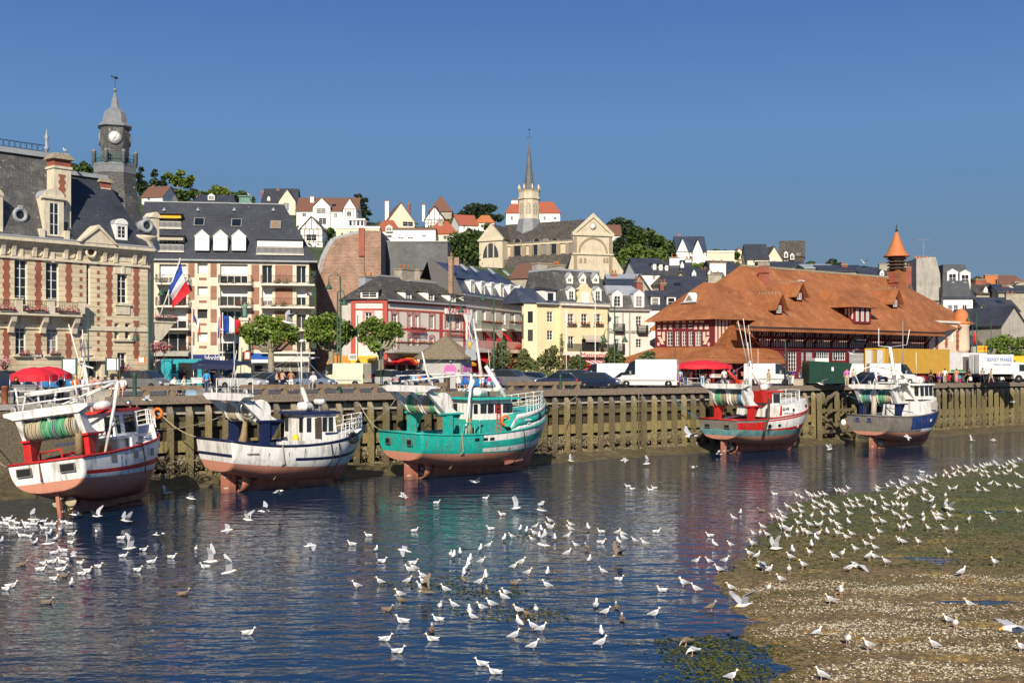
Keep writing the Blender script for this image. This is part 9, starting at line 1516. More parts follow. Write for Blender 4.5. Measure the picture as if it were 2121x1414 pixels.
table(55,1.0,2.2,.8,.85,'white','white fish stall table under the red parasol',5.62);table(372,.6,2.0,.5,.85,'white','white folding table with two seated people');table(1430,9.0,1.6,.9,.75,'white','white table left of the black top under the parasol');table(1478,9.5,2.4,.9,.8,'white','white stall table under the wide red parasol');table(410,6,1.8,.8,.8,'white','low stall table beside the teal van')
rr=random.Random(8)
for i,(px,v,z_,mt,lb_)in enumerate([(40,1.0,6.47,'grey','grey fish box on the left part of the stall table'),(62,1.0,6.47,'grey_metal','dark fish box on the right part of the stall table'),(395,.45,6.0,'light_blue','small pale cooler box right of the folding table'),(412,.35,6.0,'grey','grey box beside the cooler at the quay edge'),(408,6,6.8,'white','white tray on the low stall table'),(1472,9.5,6.8,'white','left white crate on the stall table'),(1486,9.5,6.8,'cardboard','brown crate on the stall table'),(1508,9.0,6.0,'rust','dark crate on the ground right of the stall'),(1530,9.0,6.0,'orange','orange crate stack right of the parasol'),(1516,8.0,6.0,'red','red crate nearer the quay edge'),(1543,9.6,6.9,'salmon','topmost salmon crate beside the white van'),(1540,9.0,6.0,'white','white crate under the salmon one')]):
 mb=MB(mt);s_=.55;mb.fz((-s_/2,s_/2,-.25,.25),0,(-s_/2-.05,s_/2+.05,-.3,.3),.42 if px>1500 else .3);mb.box(-s_/2-.08,s_/2+.08,-.33,.33,.30 if px<1500 else .42,.36 if px<1500 else .48);thing(mb,'crate',lb_,'crate',q(px,v,z_),QANG)
for px,lb_ in((1422,'white plastic chair at the left of the stall'),(1428,'second white plastic chair by the stall table')):
 r=empty('plastic_chair',q(px,7.6 if px==1422 else 8.4),QANG+.4,lb_,'chair');mb=MB('white');mb.box(-.22,.22,-.22,.22,.42,.46);mb.bd('seat',r);mb=MB('white');mb.pz([(-.22,.2,.46),(.22,.2,.46),(.2,.28,.9),(-.2,.28,.9)],(0,.03,0));mb.bd('backrest',r)
 for x in(-.2,.2):
  for y in(-.2,.2):mb=MB('white');mb.tb([(x,y,0),(x,y,.42)],.02,5);mb.bd('leg',r)
r=empty('stroller',pt(1333,0,109.0)*1,rd(180),'red and white stroller pushed before the tall white van','stroller');r.location.z=QZ;mb=MB('red');mb.pz([(-.25,-.22,.35),(.25,-.22,.3),(.35,-.22,.75),(.1,-.22,.95),(-.2,-.22,.6)],(0,.44,0));mb.bd('seat',r);mb=MB('steel');mb.tb([(-.5,0,1.0),(.1,0,.5),(.3,0,.15)],.02,5);mb.bd('frame',r)
for x in(-.2,.32):
 for y in(-.22,.22):mb=MB('rubber');ring(mb,(x,y,.12),.1,.025);mb.bd('wheel',r)
r=empty('bicycle',pt(1386,0,109.5),rd(30),'red bicycle left of the khaki dress','bicycle');r.location.z=QZ
for x in(-.5,.5):mb=MB('rubber');ring(mb,(x,0,.33),.31,.025,1,20,5);mb.bd('wheel',r)
mb=MB('red');mb.tb([(-.5,0,.33),(-.15,0,.85),(.38,0,.85),(.5,0,.33)],.025,5);mb.tb([(-.15,0,.85),(0,0,.33),(.38,0,.8)],.025,5);mb.bd('frame',r);mb=MB('black');mb.ball((-.17,0,.92),(.14,.07,.04),8);mb.bd('saddle',r);mb=MB('steel');mb.tb([(.36,-.25,1.0),(.36,0,1.02),(.36,.25,1.0)],.02,5);mb.bd('handlebar',r)
mb=MB('cardboard');mb.box(-1.5,1.5,-.3,.3,0,.62,'cardboard');mb.box(-1.53,1.53,-.33,.33,.62,.68,'canvas');thing(mb,'planter_block','long beige block lying at the quay edge above the red trawler','block',q(1640,.9),QANG)
r=empty('planter',q(1706,.9),QANG,'grey corrugated planter with green plants at the quay edge','planter');mb=MB('zinc');mb.box(-.9,.9,-.4,.4,0,.8);[mb.box(-.9+i*.2,-.84+i*.2,-.43,-.401,.02,.78)for i in range(9)];mb.bd('trough',r);mb=MB('bush_leaf');[lq(mb,V((rr.gauss(0,.4),rr.gauss(0,.2),.8+abs(rr.gauss(0,.3)))),.09,rr)for _ in range(220)];mb.bd('foliage',r)
mb=MB('plank');[mb.box(-.6,.6,y,y+.1,.1,.13)for y in(-.5,-.3,-.1,.1,.3)];[mb.box(x,x+.1,-.5,.4,0,.099)for x in(-.6,-.05,.5)];thing(mb,'pallet','wooden pallet on the ground right of the planter','pallet',q(1734,1.0),QANG)
# ---------------- lamps, flags, signs ----------------
def lamp(px,Z,ytop,label,arms=((1,.0),),pyb=None,hook=1.0,group='green hooked street lamps'):
 p=pt(px,0,Z);p.z=QZ;hgt=H-(ytop-HY)*Z/F-QZ;r=empty('street_lamp',p,0,label,'street lamp',group);mb=MB('green_iron');mb.tb([(0,0,0),(0,0,.8),(0,0,hgt)],[.13,.09,.065],8);mb.bd('post',r)
 for s_,dz in arms:
  zt=hgt-dz;w_=.62*hook;mb=MB('green_iron');mb.tb([(0,0,zt-.9),(s_*.06,0,zt-.3)]+[(s_*w_*(1-cos(pi*i/8))/1.0*.9,0,zt-.3+.5*sin(pi*i/8))for i in range(1,9)]+[(s_*w_*1.8,0,zt-.6)],.035,6);a=mb.bd('arm',r)
  mb=MB('green_iron');mb.lt([(.36,zt-1.25),(.33,zt-1.15),(.12,zt-.8),(.06,zt-.58)],12,s_*w_*1.8,0);mb.bd('lamp_shade',a)
lamp(308,100,582,'green hooked lamp at the right corner of the town hall',((1,0),(-1,3.9)));lamp(705,112,572,'tall green hooked lamp before the brick gable',((-1,0),));lamp(699,112,605,'lower hooked lamp beside the tall one',((1,0),),hook=.6);lamp(932,118,622,'green hooked lamp in front of the hanging restaurant signs',((1,0),));lamp(1023,120,597,'green hooked lamp before the white hotel',((-1,0),));lamp(1273,126,618,'green hooked lamp before the grey house',((-1,3.5),(1,3.5)));lamp(2023,158,646,'green hooked lamp right of the domed turret',((-1,0),))
def post(px,Z,ytop,mat,r_,label,name='pole',cat='pole',ball=False):
 p=pt(px,0,Z);p.z=QZ;hgt=H-(ytop-HY)*Z/F-QZ;mb=MB(mat);mb.tb([(0,0,0),(0,0,hgt)],[r_,r_*.7],8)
 if ball:mb.ball((0,0,hgt+.1),r_*1.6,8)
 else:mb.lt([(r_*1.3,hgt),(r_*1.1,hgt+.08)],8)
 o=mb.bd(name,loc=p);tag(o,label,cat);return p,hgt
post(183,92,640,'green_iron',.07,'slim green lamp column before the town hall door','lamp_column','lamp post');post(487,105,646,'green_iron',.07,'dark green column left of the first plane tree','lamp_column','lamp post');post(741,112,655,'green_iron',.06,'dark green column between the second and third plane tree','lamp_column','lamp post');post(789,110,700,'green_iron',.06,'green column in front of the third plane tree','lamp_column','lamp post');post(1173,118,640,'white',.05,'white flagpole without flag left of the yellow restaurant door','flagpole','flagpole');post(1233,118,625,'white',.05,'tall white flagpole right of the yellow restaurant door','flagpole','flagpole');post(1202,112,725,'green_iron',.06,'green column above the dark red estate','lamp_column','lamp post');post(1398,118,718,'green_iron',.06,'green column before the market hall lean-to','lamp_column','lamp post');post(1627,118,705,'green_iron',.08,'green column left of the white lorry cab','lamp_column','lamp post');post(1870,124,664,'grey_metal',.07,'tall grey light mast before the yellow trailer','light_mast','light mast');post(1040,112,700,'green_iron',.06,'green column behind the brownish grey off-roader','lamp_column','lamp post');post(2053,165,665,'green_iron',.07,'thin dark column at the right behind the lorries','lamp_column','lamp post')
def flag(px,Z,ytop,pyb,label,pole=True,quad=None,cols=('flag_blue','flag_white','flag_red'),seed=1,drop=False):
 """striped flag on a white pole; quad = four photo corners: hoist top, hoist bottom, fly bottom, fly top"""
 p=pt(px,0,Z);p.z=QZ;r=empty('flag',p,0,label,'flag','flags by the town hall');loc=lambda x,y:V(((x-CX)/F*Z-p.x,0,H-(y-HY)*Z/F-QZ))
 if pole:mb=MB('white');a,c=(loc(px,775),loc(px,ytop))if pole is True else(loc(*pole[0]),loc(*pole[1]));mb.tb([a,c],[.06,.04],8);mb.ball(c+V((0,0,.06)),.08,8);mb.bd('pole',r)
 A_,B_,C_,D_=[loc(*k)for k in quad];n=15;mb=MB()
 for i in range(n):
  mb.use(cols[min(2,int(i*3/n))]);s0,s1=i/n,(i+1)/n;f_=lambda s,t:A_.lerp(D_,s).lerp(B_.lerp(C_,s),t)+V((0,.22*sin(s*7+t*2.5+seed),.08*sin(s*9+seed)))
  vs=[f_(s,t/4)for s in(s0,s1)for t in range(5)];mb.add(vs,[(k,k+5,k+6,k+1)for k in range(4)],smooth=True)
 o=mb.bd('cloth',r);s2=o.modifiers.new('t','SOLIDIFY');s2.thickness=.012
flag(350,97,540,0,'large tricolour flag on a slanted pole at the corner of the town hall',pole=((331,655),(373,538)),quad=[(372,545),(351,596),(358,638),(393,603)],cols=('flag_blue','flag_white','flag_red'))
flag(398,106,640,0,'small limp tricolour flag right of the large one',quad=[(400,642),(403,662),(416,698),(416,678)],seed=3);flag(454,108,638,0,'furled tricolour flag on the left pole of the pair',quad=[(453,655),(452,700),(458,700),(458,652)],seed=2);flag(461,112,650,0,'spread tricolour flag behind the green column',quad=[(462,652),(462,690),(500,692),(498,664)],seed=5)
flag(2014,160,668,0,'red flag beside the domed turret',quad=[(2015,685),(2015,712),(2023,715),(2022,690)],cols=('red','red','orange'),seed=4)
p=pt(507,0,118);p.z=QZ;k=118/F;r=empty('monument',p,0,'green bronze statue standing on a stone obelisk behind the first plane tree','monument');zt=H-(658-HY)*k-QZ;mb=MB('stone_cream');mb.fz((-.9,.9,-.9,.9),0,(-.8,.8,-.8,.8),2.2);mb.fz((-.55,.55,-.55,.55),2.2,(-.38,.38,-.38,.38),zt-.3);mb.box(-.5,.5,-.5,.5,zt-.3,zt);mb.bd('obelisk',r)
vs,fs=skm([((0,0,zt),(.28,.26)),((0,0,zt+.7),(.24,.2)),((.03,-.02,zt+1.15),(.22,.17)),((.02,-.03,zt+1.45),.09),((.02,-.05,zt+1.6),.13),((-.25,-.1,zt+1.3),.08),((-.3,-.25,zt+1.0),.06),((.28,-.1,zt+1.28),.08),((.25,-.3,zt+1.15),.06)],[(0,1),(1,2),(2,3),(3,4),(2,5),(5,6),(2,7),(7,8)]);mb=MB('bronze');mb.add(vs,fs,smooth=True);mb.bd('statue',r)
def board(px,Z,r_,label,face='white',frame='green_iron',txt=None,legs=True,name='notice_board'):
 f=Fr(pt(r_[0],0,Z),0);r=f.root(name,label,'sign');a,c,e,t=f.rect(r_);mb=MB(frame);mb.box(a,c,0,.1,e,t);mb.bd('panel',r);mb=MB(face);mb.box(a+.08,c-.08,-.02,-.001,e+.08,t-.08);o=mb.bd('face',r)
 if legs:
  for x in(a-.06,c):mb=MB(frame);mb.box(x,x+.06,0,.1,0,t+.1);mb.bd('leg',r)
 if txt:text(txt[0],txt[1],o,((a+c)/2,-.03,(e+t)/2),txt[2],w=(c-a)*.8)
board(143,96,(129,742,158,776),'notice board with a map left of the town hall door');board(233,97,(220,741,247,768),'notice board right of the town hall door');board(81,94,(74,733,88,741),'small dark blue street sign before the town hall','navy','navy',('RUE',.25,'white'),False,'street_sign');board(292,100,(286,738,300,752),'white and orange information sign by the hooked lamp','white','orange',None,False,'street_sign');board(512,104,(506,728,518,744),'white and orange information sign before the plane tree trunk','white','orange',None,False,'street_sign');board(730,112,(722,733,740,745),'striped black and white restaurant sign left of the third plane tree','grey','white',None,False,'street_sign');board(2045,168,(2023,715,2045,730),'yellow shop sign right of the domed turret','awning_yellow','timber_dark',('RIPERE',.7,'red'),True,'shop_sign')
for px,Z in((81,94),(292,100),(512,104),(730,112)):pass
p=pt(867,0,108);p.z=QZ;r=empty('give_way_sign',p,0,'red bordered triangular give way sign left of the kiosk','road sign');zt=H-(738-HY)*108/F-QZ;mb=MB('grey_metal');mb.tb([(0,.05,0),(0,.05,zt)],.035,6);mb.bd('post',r);mb=MB('red');mb.pz([(-.42,0,zt),(.42,0,zt),(0,0,zt-.75)],(0,.03,0));mb.pz([(-.25,-.01,zt-.1),(.25,-.01,zt-.1),(0,-.01,zt-.55)],(0,.009,0),'white');mb.bd('plate',r)
for px,Z,e,lb_ in((2065,166,(2060,742,2090,756),'yellow lower awning of the shops at the right edge'),(2105,164,(2094,737,2125,752),'bright yellow awning at the right edge')):
 f=Fr(pt(px-10,0,Z),0);r=f.root('shop_awning',lb_,'awning');a=f.rect(e);awning(r,a[0],a[1],a[3],a[2],2.0,['awning_yellow'],name='canopy');[MB('grey_metal')and(lambda m_:(m_.tb([(x,-1.9,0),(x,-1.9,a[2])],.04,6),m_.bd('post',r)))(MB('grey_metal'))for x in(a[0]+.1,a[1]-.1)]
for px,py,Z,lb_ in((10,752,92,'large flower planter at the left edge before the town hall'),(322,718,101,'ball of dried flowers hanging by the hooked lamp'),(340,719,101,'pink flower basket right of the dried flower ball'),(256,764,98,'low pink flower planter below the arched window')):
 p=pt(px,py,Z);r=empty('flower_planter',p,0,lb_,'flowers');mb=MB('flower_mix');[lq(mb,V((rr.gauss(0,.32),rr.gauss(0,.25),rr.gauss(0,.25))),.09,rr)for _ in range(260)];mb.bd('blossom',r);mb=MB('timber_dark');mb.lt([(.14,-.5),(.3,-.2),(.3,-.15)],10);mb.bd('basket',r);mb=MB('green_iron');mb.tb([(.0,.0,-.5),(0,0,min(-.6,QZ-p.z))],.03,6);mb.bd('stand',r)
 # ---------------- gulls ----------------
def gull_mesh(kind,juv=False,wing=0):
 wh,gr=('gull_brown','gull_brown')if juv else('gull_white','gull_grey');mb=MB();n=8
 if kind=='fly':
  prof=[(-.28,0,.07,.008),(-.2,.0,.04,.02),(-.1,0,.06,.055),(.02,0,.07,.07),(.12,.01,.06,.06),(.2,.02,.042,.045),(.25,.02,.035,.035),(.285,.015,.014,.015),(.33,.005,.003,.004)]
 elif kind=='feed':
  prof=[(-.30,.27,.03,.008),(-.2,.255,.05,.03),(-.1,.25,.075,.07),(0,.245,.085,.085),(.1,.225,.075,.075),(.17,.18,.05,.05),(.20,.12,.038,.038),(.225,.08,.035,.035),(.235,.05,.015,.015),(.24,.01,.003,.004)]
 elif kind=='swim':
  prof=[(-.29,.13,.03,.01),(-.2,.10,.06,.04),(-.1,.08,.095,.08),(.01,.075,.105,.095),(.09,.09,.085,.085),(.13,.15,.052,.06),(.14,.205,.04,.044),(.152,.245,.041,.042),(.188,.25,.03,.03),(.213,.242,.012,.014),(.255,.23,.003,.004)]
 else:
  prof=[(-.27,.205,.03,.008),(-.19,.215,.055,.035),(-.09,.228,.088,.08),(0,.245,.10,.10),(.07,.268,.086,.09),(.108,.325,.054,.062),(.118,.38,.041,.045),(.13,.42,.042,.044),(.167,.426,.031,.031),(.192,.418,.012,.014),(.235,.405,.003,.004)]
 vs=[]
 for i,(x,z,ry,rz)in enumerate(prof):vs+=[(x,ry*cos(2*pi*j/n),z+rz*sin(2*pi*j/n))for j in range(n)]
 base=len(mb.v);mb.v+=vs;L=len(prof)
 for i in range(L-1):
  mb.use('beak' if i>=L-3 else('gull_brown' if juv and i<5 else wh if not juv else 'gull_grey'))
  for j in range(n):mb.f.append(tuple(base+k for k in(i*n+j,(i+1)*n+j,(i+1)*n+(j+1)%n,i*n+(j+1)%n)));mb.mi.append(mb.c);mb.sm.append(True)
 mb.poly(vs[:n][::-1],wh)
 if kind=='fly':
  for s_ in(-1,1):
   u,o=wing if isinstance(wing,tuple)else(wing,wing);y1,z1=.34*cos(u),.34*sin(u);y2,z2=y1+.38*cos(o),z1+.38*sin(o);y0=.04
   top=[((.12,y0,.03),(-.10,y0,.02)),((.17,y1,z1+.03),(-.05,y1,z1+.01)),((.10,(y1+y2)/2,(z1+z2)/2+.02),(-.07,(y1+y2)/2,(z1+z2)/2)),((-.02,y2*.97+y1*.03,z2),(-.08,y2*.97,z2)),((-.13,y2+.08*cos(o),z2+.08*sin(o)),(-.15,y2+.07*cos(o),z2+.07*sin(o)))]
   for i in range(4):
    a,b_,c,d=top[i][0],top[i][1],top[i+1][1],top[i+1][0];P_=[V((p[0],s_*p[1],p[2]))for p in(a,b_,c,d)]
    mb.pz(P_,(0,0,-.014),'black' if i==3 else gr)
 else:
  for s_ in(-1,1):
   w=[(.07,.285,.08),(0,.275,.11),(-.1,.248,.10),(-.19,.222,.066),(-.28,.20,.03),(-.33,.195,.010)];dz=.03 if kind=='feed' else-.165 if kind=='swim' else 0;vs=[]
   for x,z,y in w:vs+=[(x,s_*y*.45,z+dz+.05*(y/.098)),(x,s_*(y+.006),z+dz+.01),(x,s_*y*.9,z+dz-.045*(y/.098))]
   for i in range(5):
    for k in range(2):f=[vs[3*i+k],vs[3*i+3+k],vs[3*i+4+k],vs[3*i+1+k]];mb.add(f if s_>0 else f[::-1],[(0,1,2,3)],'black' if i>=4 and not juv else gr,True)
  if kind in('stand','feed'):
   for s_ in(-1,1):mb.tb([(.0,s_*.035,.17),(.01,s_*.035,.0)],.009,5,'gull_leg');mb.pz([(-.01,s_*.035,.004),(.055,s_*.035-.03,.004),(.065,s_*.035+.03,.004)],(0,0,.006),'gull_leg')
 for s_ in(-1,1):e=prof[-3];mb.ball((e[0]-.015,s_*e[2]*.92,e[1]+.008),.006,5,'black')
 return mb.mesh('gull')
GM={}
def gmesh(*k):
 if k not in GM:GM[k]=gull_mesh(*k)
 return GM[k]
SRC=[(1480,990,360/2121,'stand',"1000 250 l;1060 275 l;1130 215 l;1160 250 l;1190 255 l;1240 260 l;1290 235 l;1345 235 l;1490 190 l;1540 195 l;1585 200 l;1630 160 l;1990 155 l;1985 195 l;2110 130 l;1215 330 l;1355 330 l;1425 360 l;1215 400 l;1285 385 l;1320 400 l;1460 395 l;1475 440 l;1605 375 l;1655 330 l;1690 380 l;1740 310 l;1775 380 l;1860 290 l;1915 310 l;1960 360 b;2045 285 l;2090 360 l;2075 430 l;885 385 l;1035 375 l;970 445 l;1055 450 l;1050 510 f;1185 500 f;1320 490 l;1425 480 b;1640 470 l;1930 460 l;700 515 l;795 455 l;770 530 l;840 520 l;820 560 l;1015 590 l;1150 610 l;1250 600 l;1290 610 r;1420 570 l;1490 605 l;1635 595 b;1950 580 l;2045 570 l;580 620 l;820 655 l;860 660 l;920 680 r;1010 700 f;1080 680 l;1135 720 l;1270 720 r;1375 700 b;1495 720 l;1525 650 l;1600 765 l;1665 725 l;2005 700 l;635 730 l;470 700 l;555 690 f;885 755 l;1240 790 b;1910 780 l;190 840 l;455 850 l;1185 860 b;1845 840 l;1950 890 l;420 970 l;520 995 r;955 930 b;920 1010 l;1155 950 l;1455 1010 l;1560 970 f;1710 920 l;1885 1010 r;1945 990 l;135 1035 r;590 1140 l;670 1170 r;910 1170 f;1075 1110 l;1650 1150 r;2085 1070 l;45 1150 l;800 1290 l;660 1400 f;1540 1400 f;190 1400 l;230 530 l"),(1480,990,360/2121,'swim',"315 430 b;565 405 lj;725 205 l"),(1760,930,361/2121,'stand',"680 390 l;705 395 l;515 450 l;620 430 l;665 450 l;640 475 l;810 450 l;840 390 l;880 410 l;945 430 l;935 365 f;990 380 l;1045 355 f;1165 310 l;1175 325 l;1140 355 f;1215 370 l;1270 330 r;1255 270 l;1275 350 l;1325 250 l;1330 305 l;1385 345 l;1420 250 l;1450 280 l;1450 300 r;1525 245 l;1510 300 l;1540 295 r;1595 230 l;1625 250 l;1650 225 l;1680 220 l;1715 215 l;1765 190 l;1795 220 l;1820 260 f;1875 250 l;1915 215 l;1945 185 l;1975 205 l;1995 175 l;2065 150 l;2000 245 l;2020 230 l;1615 305 l;1665 310 l;1605 355 l;1690 365 l;1785 330 l;1885 330 l;1930 300 l;1955 295 r;2035 340 l;2085 375 l;590 520 l;565 570 r;720 530 l;760 540 l;790 570 l;1025 470 l;910 530 l;905 570 l;990 610 l;1215 515 l;1285 510 r;1565 475 b;1555 530 l;1655 540 l;1715 450 r;1800 465 l;1945 480 l;2035 495 l;690 600 l;635 620 l;590 640 f;900 655 l;1000 660 r;1165 620 f;1175 680 f;1020 745 f;530 710 l;585 715 l;650 730 l;690 715 f;645 780 f;1220 780 l;545 840 l;890 830 f;1025 835 l;1085 815 l;1210 850 l;2045 790 l;1735 895 l;1450 910 f;630 890 l;715 880 l;895 920 f;1055 900 l;1095 890 l;715 950 b;610 990 l;650 1010 f;950 1000 l;1150 1010 l;1295 1025 f;640 1170 l;600 1160 l;830 1180 l;1200 1310 l"),(1760,930,361/2121,'swim',"870 285 l;1680 800 l"),(1400,930,721/2106,'stand',"930 940 l;1000 890 f;1770 970 l;1640 1060 l;1690 1090 f;855 1135 r;1040 1190 f;1160 1225 l;1560 1215 l;2085 1235 l;880 1405 l;215 975 rj;1730 775 r;1925 715 l;340 1400 r"),(1400,930,721/2106,'feed',"60 1195 lj;100 1250 l"),(700,980,360/1958,'swim',"150 810 l;335 710 l;870 655 r;430 870 b;510 1005 r;860 1020 r;1120 340 r;1670 290 r;1840 475 l;1710 635 l"),(700,980,360/1958,'stand',"850 1100 l;800 1120 l;790 1240 r;950 1190 l;960 1260 l;935 1320 l;1205 1340 l;205 1300 l;470 1250 l;1270 940 f;1305 960 b;1375 915 b;1605 880 b;1700 840 r;1490 1000 b;1470 1050 b;1440 1100 b;1420 1150 b;1415 1230 bj;1620 1020 r;1665 1190 b;1600 1260 r;1875 760 b;690 1400 l;1680 1340 fj"),(1020,980,400/2121,'swim',"100 460 l;540 350 r;1480 150 l;1530 180 l;1725 190 l;1770 170 l;1185 650 l;1810 650 r;1205 770 r;255 1220 rj;1400 1175 r;1855 1295 l"),(1020,980,400/2121,'stand',"305 635 b;375 650 b;475 605 r;610 600 l;625 560 l;650 620 r;535 640 b;455 685 l;515 715 b;575 695 b;210 715 l;130 745 b;430 745 l;685 735 b;855 590 l;850 640 l;830 715 r;1050 625 b;1375 670 r;1430 690 l;1435 740 l;1385 780 b;1560 760 l;1665 795 l;910 815 l;1035 840 bj;825 910 r;1065 975 b;240 1050 r;320 1010 r;395 1120 r;605 1120 b;1210 1105 l;595 1265 l;2090 1240 l;140 1340 l;120 1400 l"),(760,1200,440/2121,'stand',"330 245 lj;730 295 f;865 285 l;1025 350 b;1050 400 l;1140 310 l;1235 280 l;1505 335 l;1590 370 lj;1690 330 f;1520 470 b;1655 500 l;1745 525 r;1475 600 r;1665 700 r"),(760,1200,440/2121,'swim',"215 315 rj;345 430 l;700 410 l;650 515 bj;640 610 l;200 610 r;325 730 r;1135 855 l;1265 940 l"),(1160,1100,400/1801,'stand',"430 780 r;385 970 b;385 1080 r;885 805 r;1150 510 l;1265 570 l;1275 300 r;1385 300 l;1440 150 b"),(1160,1100,400/1801,'swim',"335 700 b;530 720 bj;580 830 bj;940 560 l;1390 50 l"),(0,960,360/1697,'swim',"50 560 l;95 545 r;20 590 l;130 570 r;160 590 l;70 600 r;110 640 l;170 640 l;240 590 l;285 600 r;260 630 l;330 570 r;375 565 l;430 575 r;345 600 r;420 640 l;480 600 r;530 600 r;610 580 l;665 595 l;590 650 f;485 690 b;15 765 b;345 780 b;300 720 r;205 715 l;545 745 b;700 780 r;710 700 r;945 670 f;1195 735 r;1410 850 r;1215 910 r;1490 970 r;1355 1050 r;540 880 r;610 860 l;690 945 r;790 980 r;520 970 r;600 975 l;430 985 r;225 995 rj;410 1045 r;610 1045 r;970 1015 r;865 1060 r;815 1085 r;635 1105 rj;535 1135 r;700 1180 b;120 1205 r;70 1235 r;475 1365 rj"),(330,980,400/1571,'swim',"110 690 r;300 620 f;365 770 l;205 990 rj;735 1310 r"),]
rg=random.Random(12);G=[]
for ox,oy,k,mode,s in SRC:
 for e in s.split(';'):x,y,f=e.split();G.append((ox+float(x)*k,oy+float(y)*k,mode,f[0],'j' in f))
def gz(px,py,mode):
 z=0
 for _ in range(3):p=gnd(px,py,z);z=max(0,bank_z(p.x,p.y))if mode!='swim' else 0
 return p,z
FLY=[(202,1068,36,180,(.75,.55),'gull with raised wings low over the water at the left trawler propeller'),(262,1078,30,210,(.5,1.0),'gull tilting steeply right of the left trawler'),(328,1106,34,10,(.25,.15),'gull gliding low over dark water right of the left trawler'),(376,996,30,170,(.6,-.4),'gull with bent wings before the timber piles left of the white trawler'),(346,1020,30,200,(.9,.4),'gull turning above the mud left of the white trawler rudder'),(396,1032,24,200,(.5,.2),'small gull over the mud beside the white trawler rudder'),(546,1058,52,20,(.7,.4),'gull with wings in a wide V below the white trawler'),(514,1076,30,190,(1.0,.6),'gull landing left of the wide V one'),(576,1018,46,15,(.1,-.45),'gull gliding with drooped wing under the white trawler keel'),(663,990,36,200,(.6,.7),'gull before the red bottom of the white trawler bow'),(470,1098,24,5,(.2,.1),'gull skimming the water left of centre'),(436,1162,40,20,(1.2,1.1),'gull with upright wings taking off from the water at left'),(474,1184,36,20,(1.3,1.0),'gull right of the upright-winged one lifting off'),(642,1130,54,10,(.15,-.3),'gull in low glide over the middle water'),(836,1028,42,185,(.55,-.5),'gull with arched wings below the green trawler stern'),(985,998,40,40,(.3,.3),'gull banking on edge below the green trawler keel'),(1000,944,24,0,(.5,.1),'gull passing the rust-red side of the green trawler'),(838,1140,54,200,(.2,-.25),'gull gliding above the swimmers at centre'),(884,1225,46,150,(1.1,.6),'brown-winged gull flapping in the centre flock'),(1068,1052,40,20,(1.3,1.1),'gull with one wing straight up above the far centre flock'),(1122,1056,36,200,(.9,.4),'gull banking right of the upright wing'),(1126,1128,34,200,(.9,.7),'gull flapping down into the centre flock'),(1282,1150,40,190,(.8,.6),'dark young gull with spread wings right of the centre flock'),(1167,907,24,180,(.3,.5),'gull before the quay piles right of the green trawler'),(1183,954,26,180,(.9,.7),'gull over the mud edge right of the green trawler'),(1293,953,36,20,(.3,-.4),'gull gliding along the mud below the piles'),(1339,960,24,10,(1.1,.9),'gull with raised wings right of the one gliding by the mud'),(1432,903,60,190,(.4,.5),'large gull flying before the piles left of the red trawler'),(1438,967,24,10,(.3,.1),'gull low over water left of the red trawler'),(1490,940,26,190,(.5,.3),'gull beside the red trawler rudder'),(1527,912,24,190,(.4,.3),'gull before the red trawler bottom'),(1718,930,26,10,(.7,.9),'gull between the red and blue trawlers'),(1880,905,34,170,(.3,-.5),'gull before the blue trawler bow'),(2014,911,22,180,(.8,.6),'gull over the far water right of the blue trawler'),(2057,911,20,0,(.3,-.4),'second gull over the far water near the right edge'),(1600,662,0,0,0,None),(1660,582,34,180,(.1,-.2),'gull flying above the market hall roof dormer'),(1765,733,34,180,(.6,.2),'grey gull before the market hall doors'),(2098,832,24,170,(.4,.1),'gull before the piles at the right edge'),(1541,1252,92,195,(.8,.4),'large gull swooping over the edge of the mud bank'),(2105,1302,150,190,(.25,-.15),'largest gull gliding in at the lower right edge'),(1580,1172,56,170,(.5,-.3),'gull with arched grey wings settling on the mud bank'),(1778,1172,54,190,(.3,-.5),'gull skimming the middle of the mud bank'),(1608,1135,40,200,(.9,.8),'gull bending with one wing lifted on the mud bank'),(1966,1052,46,185,(.55,.6),'gull with wings in a shallow V over the far bank'),(645,742,40,170,(.2,.0),'gull flying in front of the second plane tree'),(598,668,62,200,(1.0,.5),'large gull flapping before the first plane tree'),(305,828,44,170,(.4,.1),'gull flying along the quay edge left of the white trawler'),(773,816,30,10,(.6,.5),'gull flying left of the green trawler gantry'),(640,610,34,190,(.3,.2),'gull flying before the apartment balconies'),(2095,595,40,190,(.5,.3),'gull over the slate roofs at the right edge'),(1790,545,22,20,(.8,.8),'gull rising left of the louvred turret'),(1700,795,36,185,(.4,.2),'gull before the dark green container'),(432,705,0,0,0,None),(155,1065,30,0,(.4,.1),'gull fluttering right of the crowd at the left edge'),(70,1075,44,200,(.9,.5),'gull flapping above the crowded gulls at the left edge'),(100,1125,40,30,(.9,.6),'gull with raised V wings at the left over pale water'),(148,1150,40,190,(.4,-.2),'gull splashing among the swimmers at left'),(268,1135,40,20,(1.3,.9),'gull with upright wing at left in front of two swimmers'),]
FLY=[f for f in FLY if f[5]]
order=sorted(range(len(G)),key=lambda i:-G[i][1]);keep=set(order[:300-len(FLY)-4]);far=[G[i]for i in order[300-len(FLY)-4:]]
def ordn(i):return['first','second','third','fourth','fifth','sixth','seventh','eighth','ninth','tenth','eleventh','twelfth','thirteenth','fourteenth','fifteenth','sixteenth','seventeenth','eighteenth','nineteenth','twentieth'][min(i,19)]
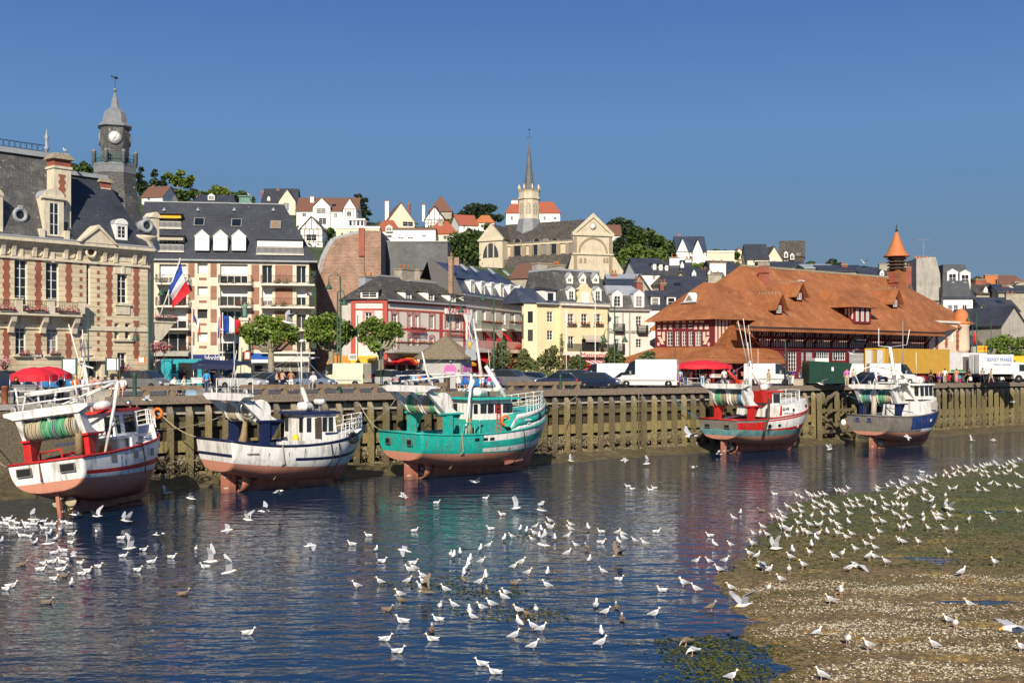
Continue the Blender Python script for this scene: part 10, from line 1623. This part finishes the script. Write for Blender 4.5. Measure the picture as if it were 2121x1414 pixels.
def zone(g):
 x,y,m_,f,j=g;p=gnd(x,y);onb=bank_d(p.x,p.y)>-.1
 if onb:
  row='far' if y<1040 else 'upper' if y<1068 else 'middle' if y<1100 else 'lower middle' if y<1150 else 'near' if y<1235 else 'front'
  return('standing on the %s mud bank'%row,'left' if x<1650 else 'mid' if x<1800 else 'right' if x<1960 else 'far right')
 col='under the left trawler' if x<330 else 'below the white trawler' if x<720 else 'below the turquoise trawler' if x<1010 else 'in the centre water' if x<1260 else 'off the mud bank'
 return(('swimming ' if m_=='swim' else 'wading ')+col,'far' if y<1120 else 'mid' if y<1180 else 'near' if y<1260 else 'nearest')
zs_={}
for i in keep:zs_.setdefault((zone(G[i]),G[i][4]),[]).append(i)
RZ=dict(l=180,r=0,f=-90,b=90)
for(zz,jv),ids in zs_.items():
 ids.sort(key=lambda i:G[i][0])
 for n_,i in enumerate(ids):
  x,y,mode,f,j=G[i];p,z=gz(x,y,mode);o=link('gull',gmesh(mode,j));s_=rg.uniform(.78,.95);o.scale=(s_,s_,s_);o.location=(p.x,p.y,z+(0 if mode!='stand' or z>.02 else-.07));o.rotation_euler=(0,0,rd(RZ[f]+rg.uniform(-28,28)))
  lb_='%s gull %s, %s part'%('brown' if j else 'white',zz[0],zz[1])
  if len(ids)>1:lb_+=', %s from left'%ordn(n_)
  tag(o,lb_,'gull','gulls on the water and the mud bank')
mb=MB()
for x,y,mode,f,j in far:
 p,z=gz(x,y,mode);me=gmesh(mode,j);T=MX.Translation((p.x,p.y,z))@MX.Scale(.87,4)@MX.Rotation(rd(RZ[f]+rg.uniform(-28,28)),4,'Z');mb.X=T
 for mi,m_ in enumerate(me.materials):
  fs=[q_ for q_ in me.polygons if q_.material_index==mi];ix=sorted({v for q_ in fs for v in q_.vertices});mp={v:k for k,v in enumerate(ix)};mb.add([me.vertices[v].co for v in ix],[tuple(mp[v]for v in q_.vertices)for q_ in fs],m_.name,True)
tag(mb.bd('distant_gulls'),kind='stuff')
for px,py,sp,hd,wg,lb_ in FLY:
 Z=1.40*F/(sp*1.15);
 if py>780:Z=min(Z,gnd(px,py,.25).y)
 if py>1240:Z=min(Z,gnd(px,py,.5).y)
 o=link('gull',gmesh('fly','brown' in lb_ or 'young' in lb_,wg));o.location=pt(px,py,Z);o.rotation_euler=(rd(rg.uniform(-14,14)),rd(rg.uniform(-12,6)),rd(hd+rg.uniform(-25,25)));tag(o,lb_,'gull','gulls in flight')
for px,py,yy,lb_ in((134,317,101,'gull perched on the brick-banded chimney of the town hall'),(515,407,149,'gull perched on the green chimney of the apartment block')):
 o=link('gull',gmesh('stand',False));o.location=pt(px,py,yy);o.rotation_euler=(0,0,rd(160));tag(o,lb_,'gull','gulls perched on roofs')
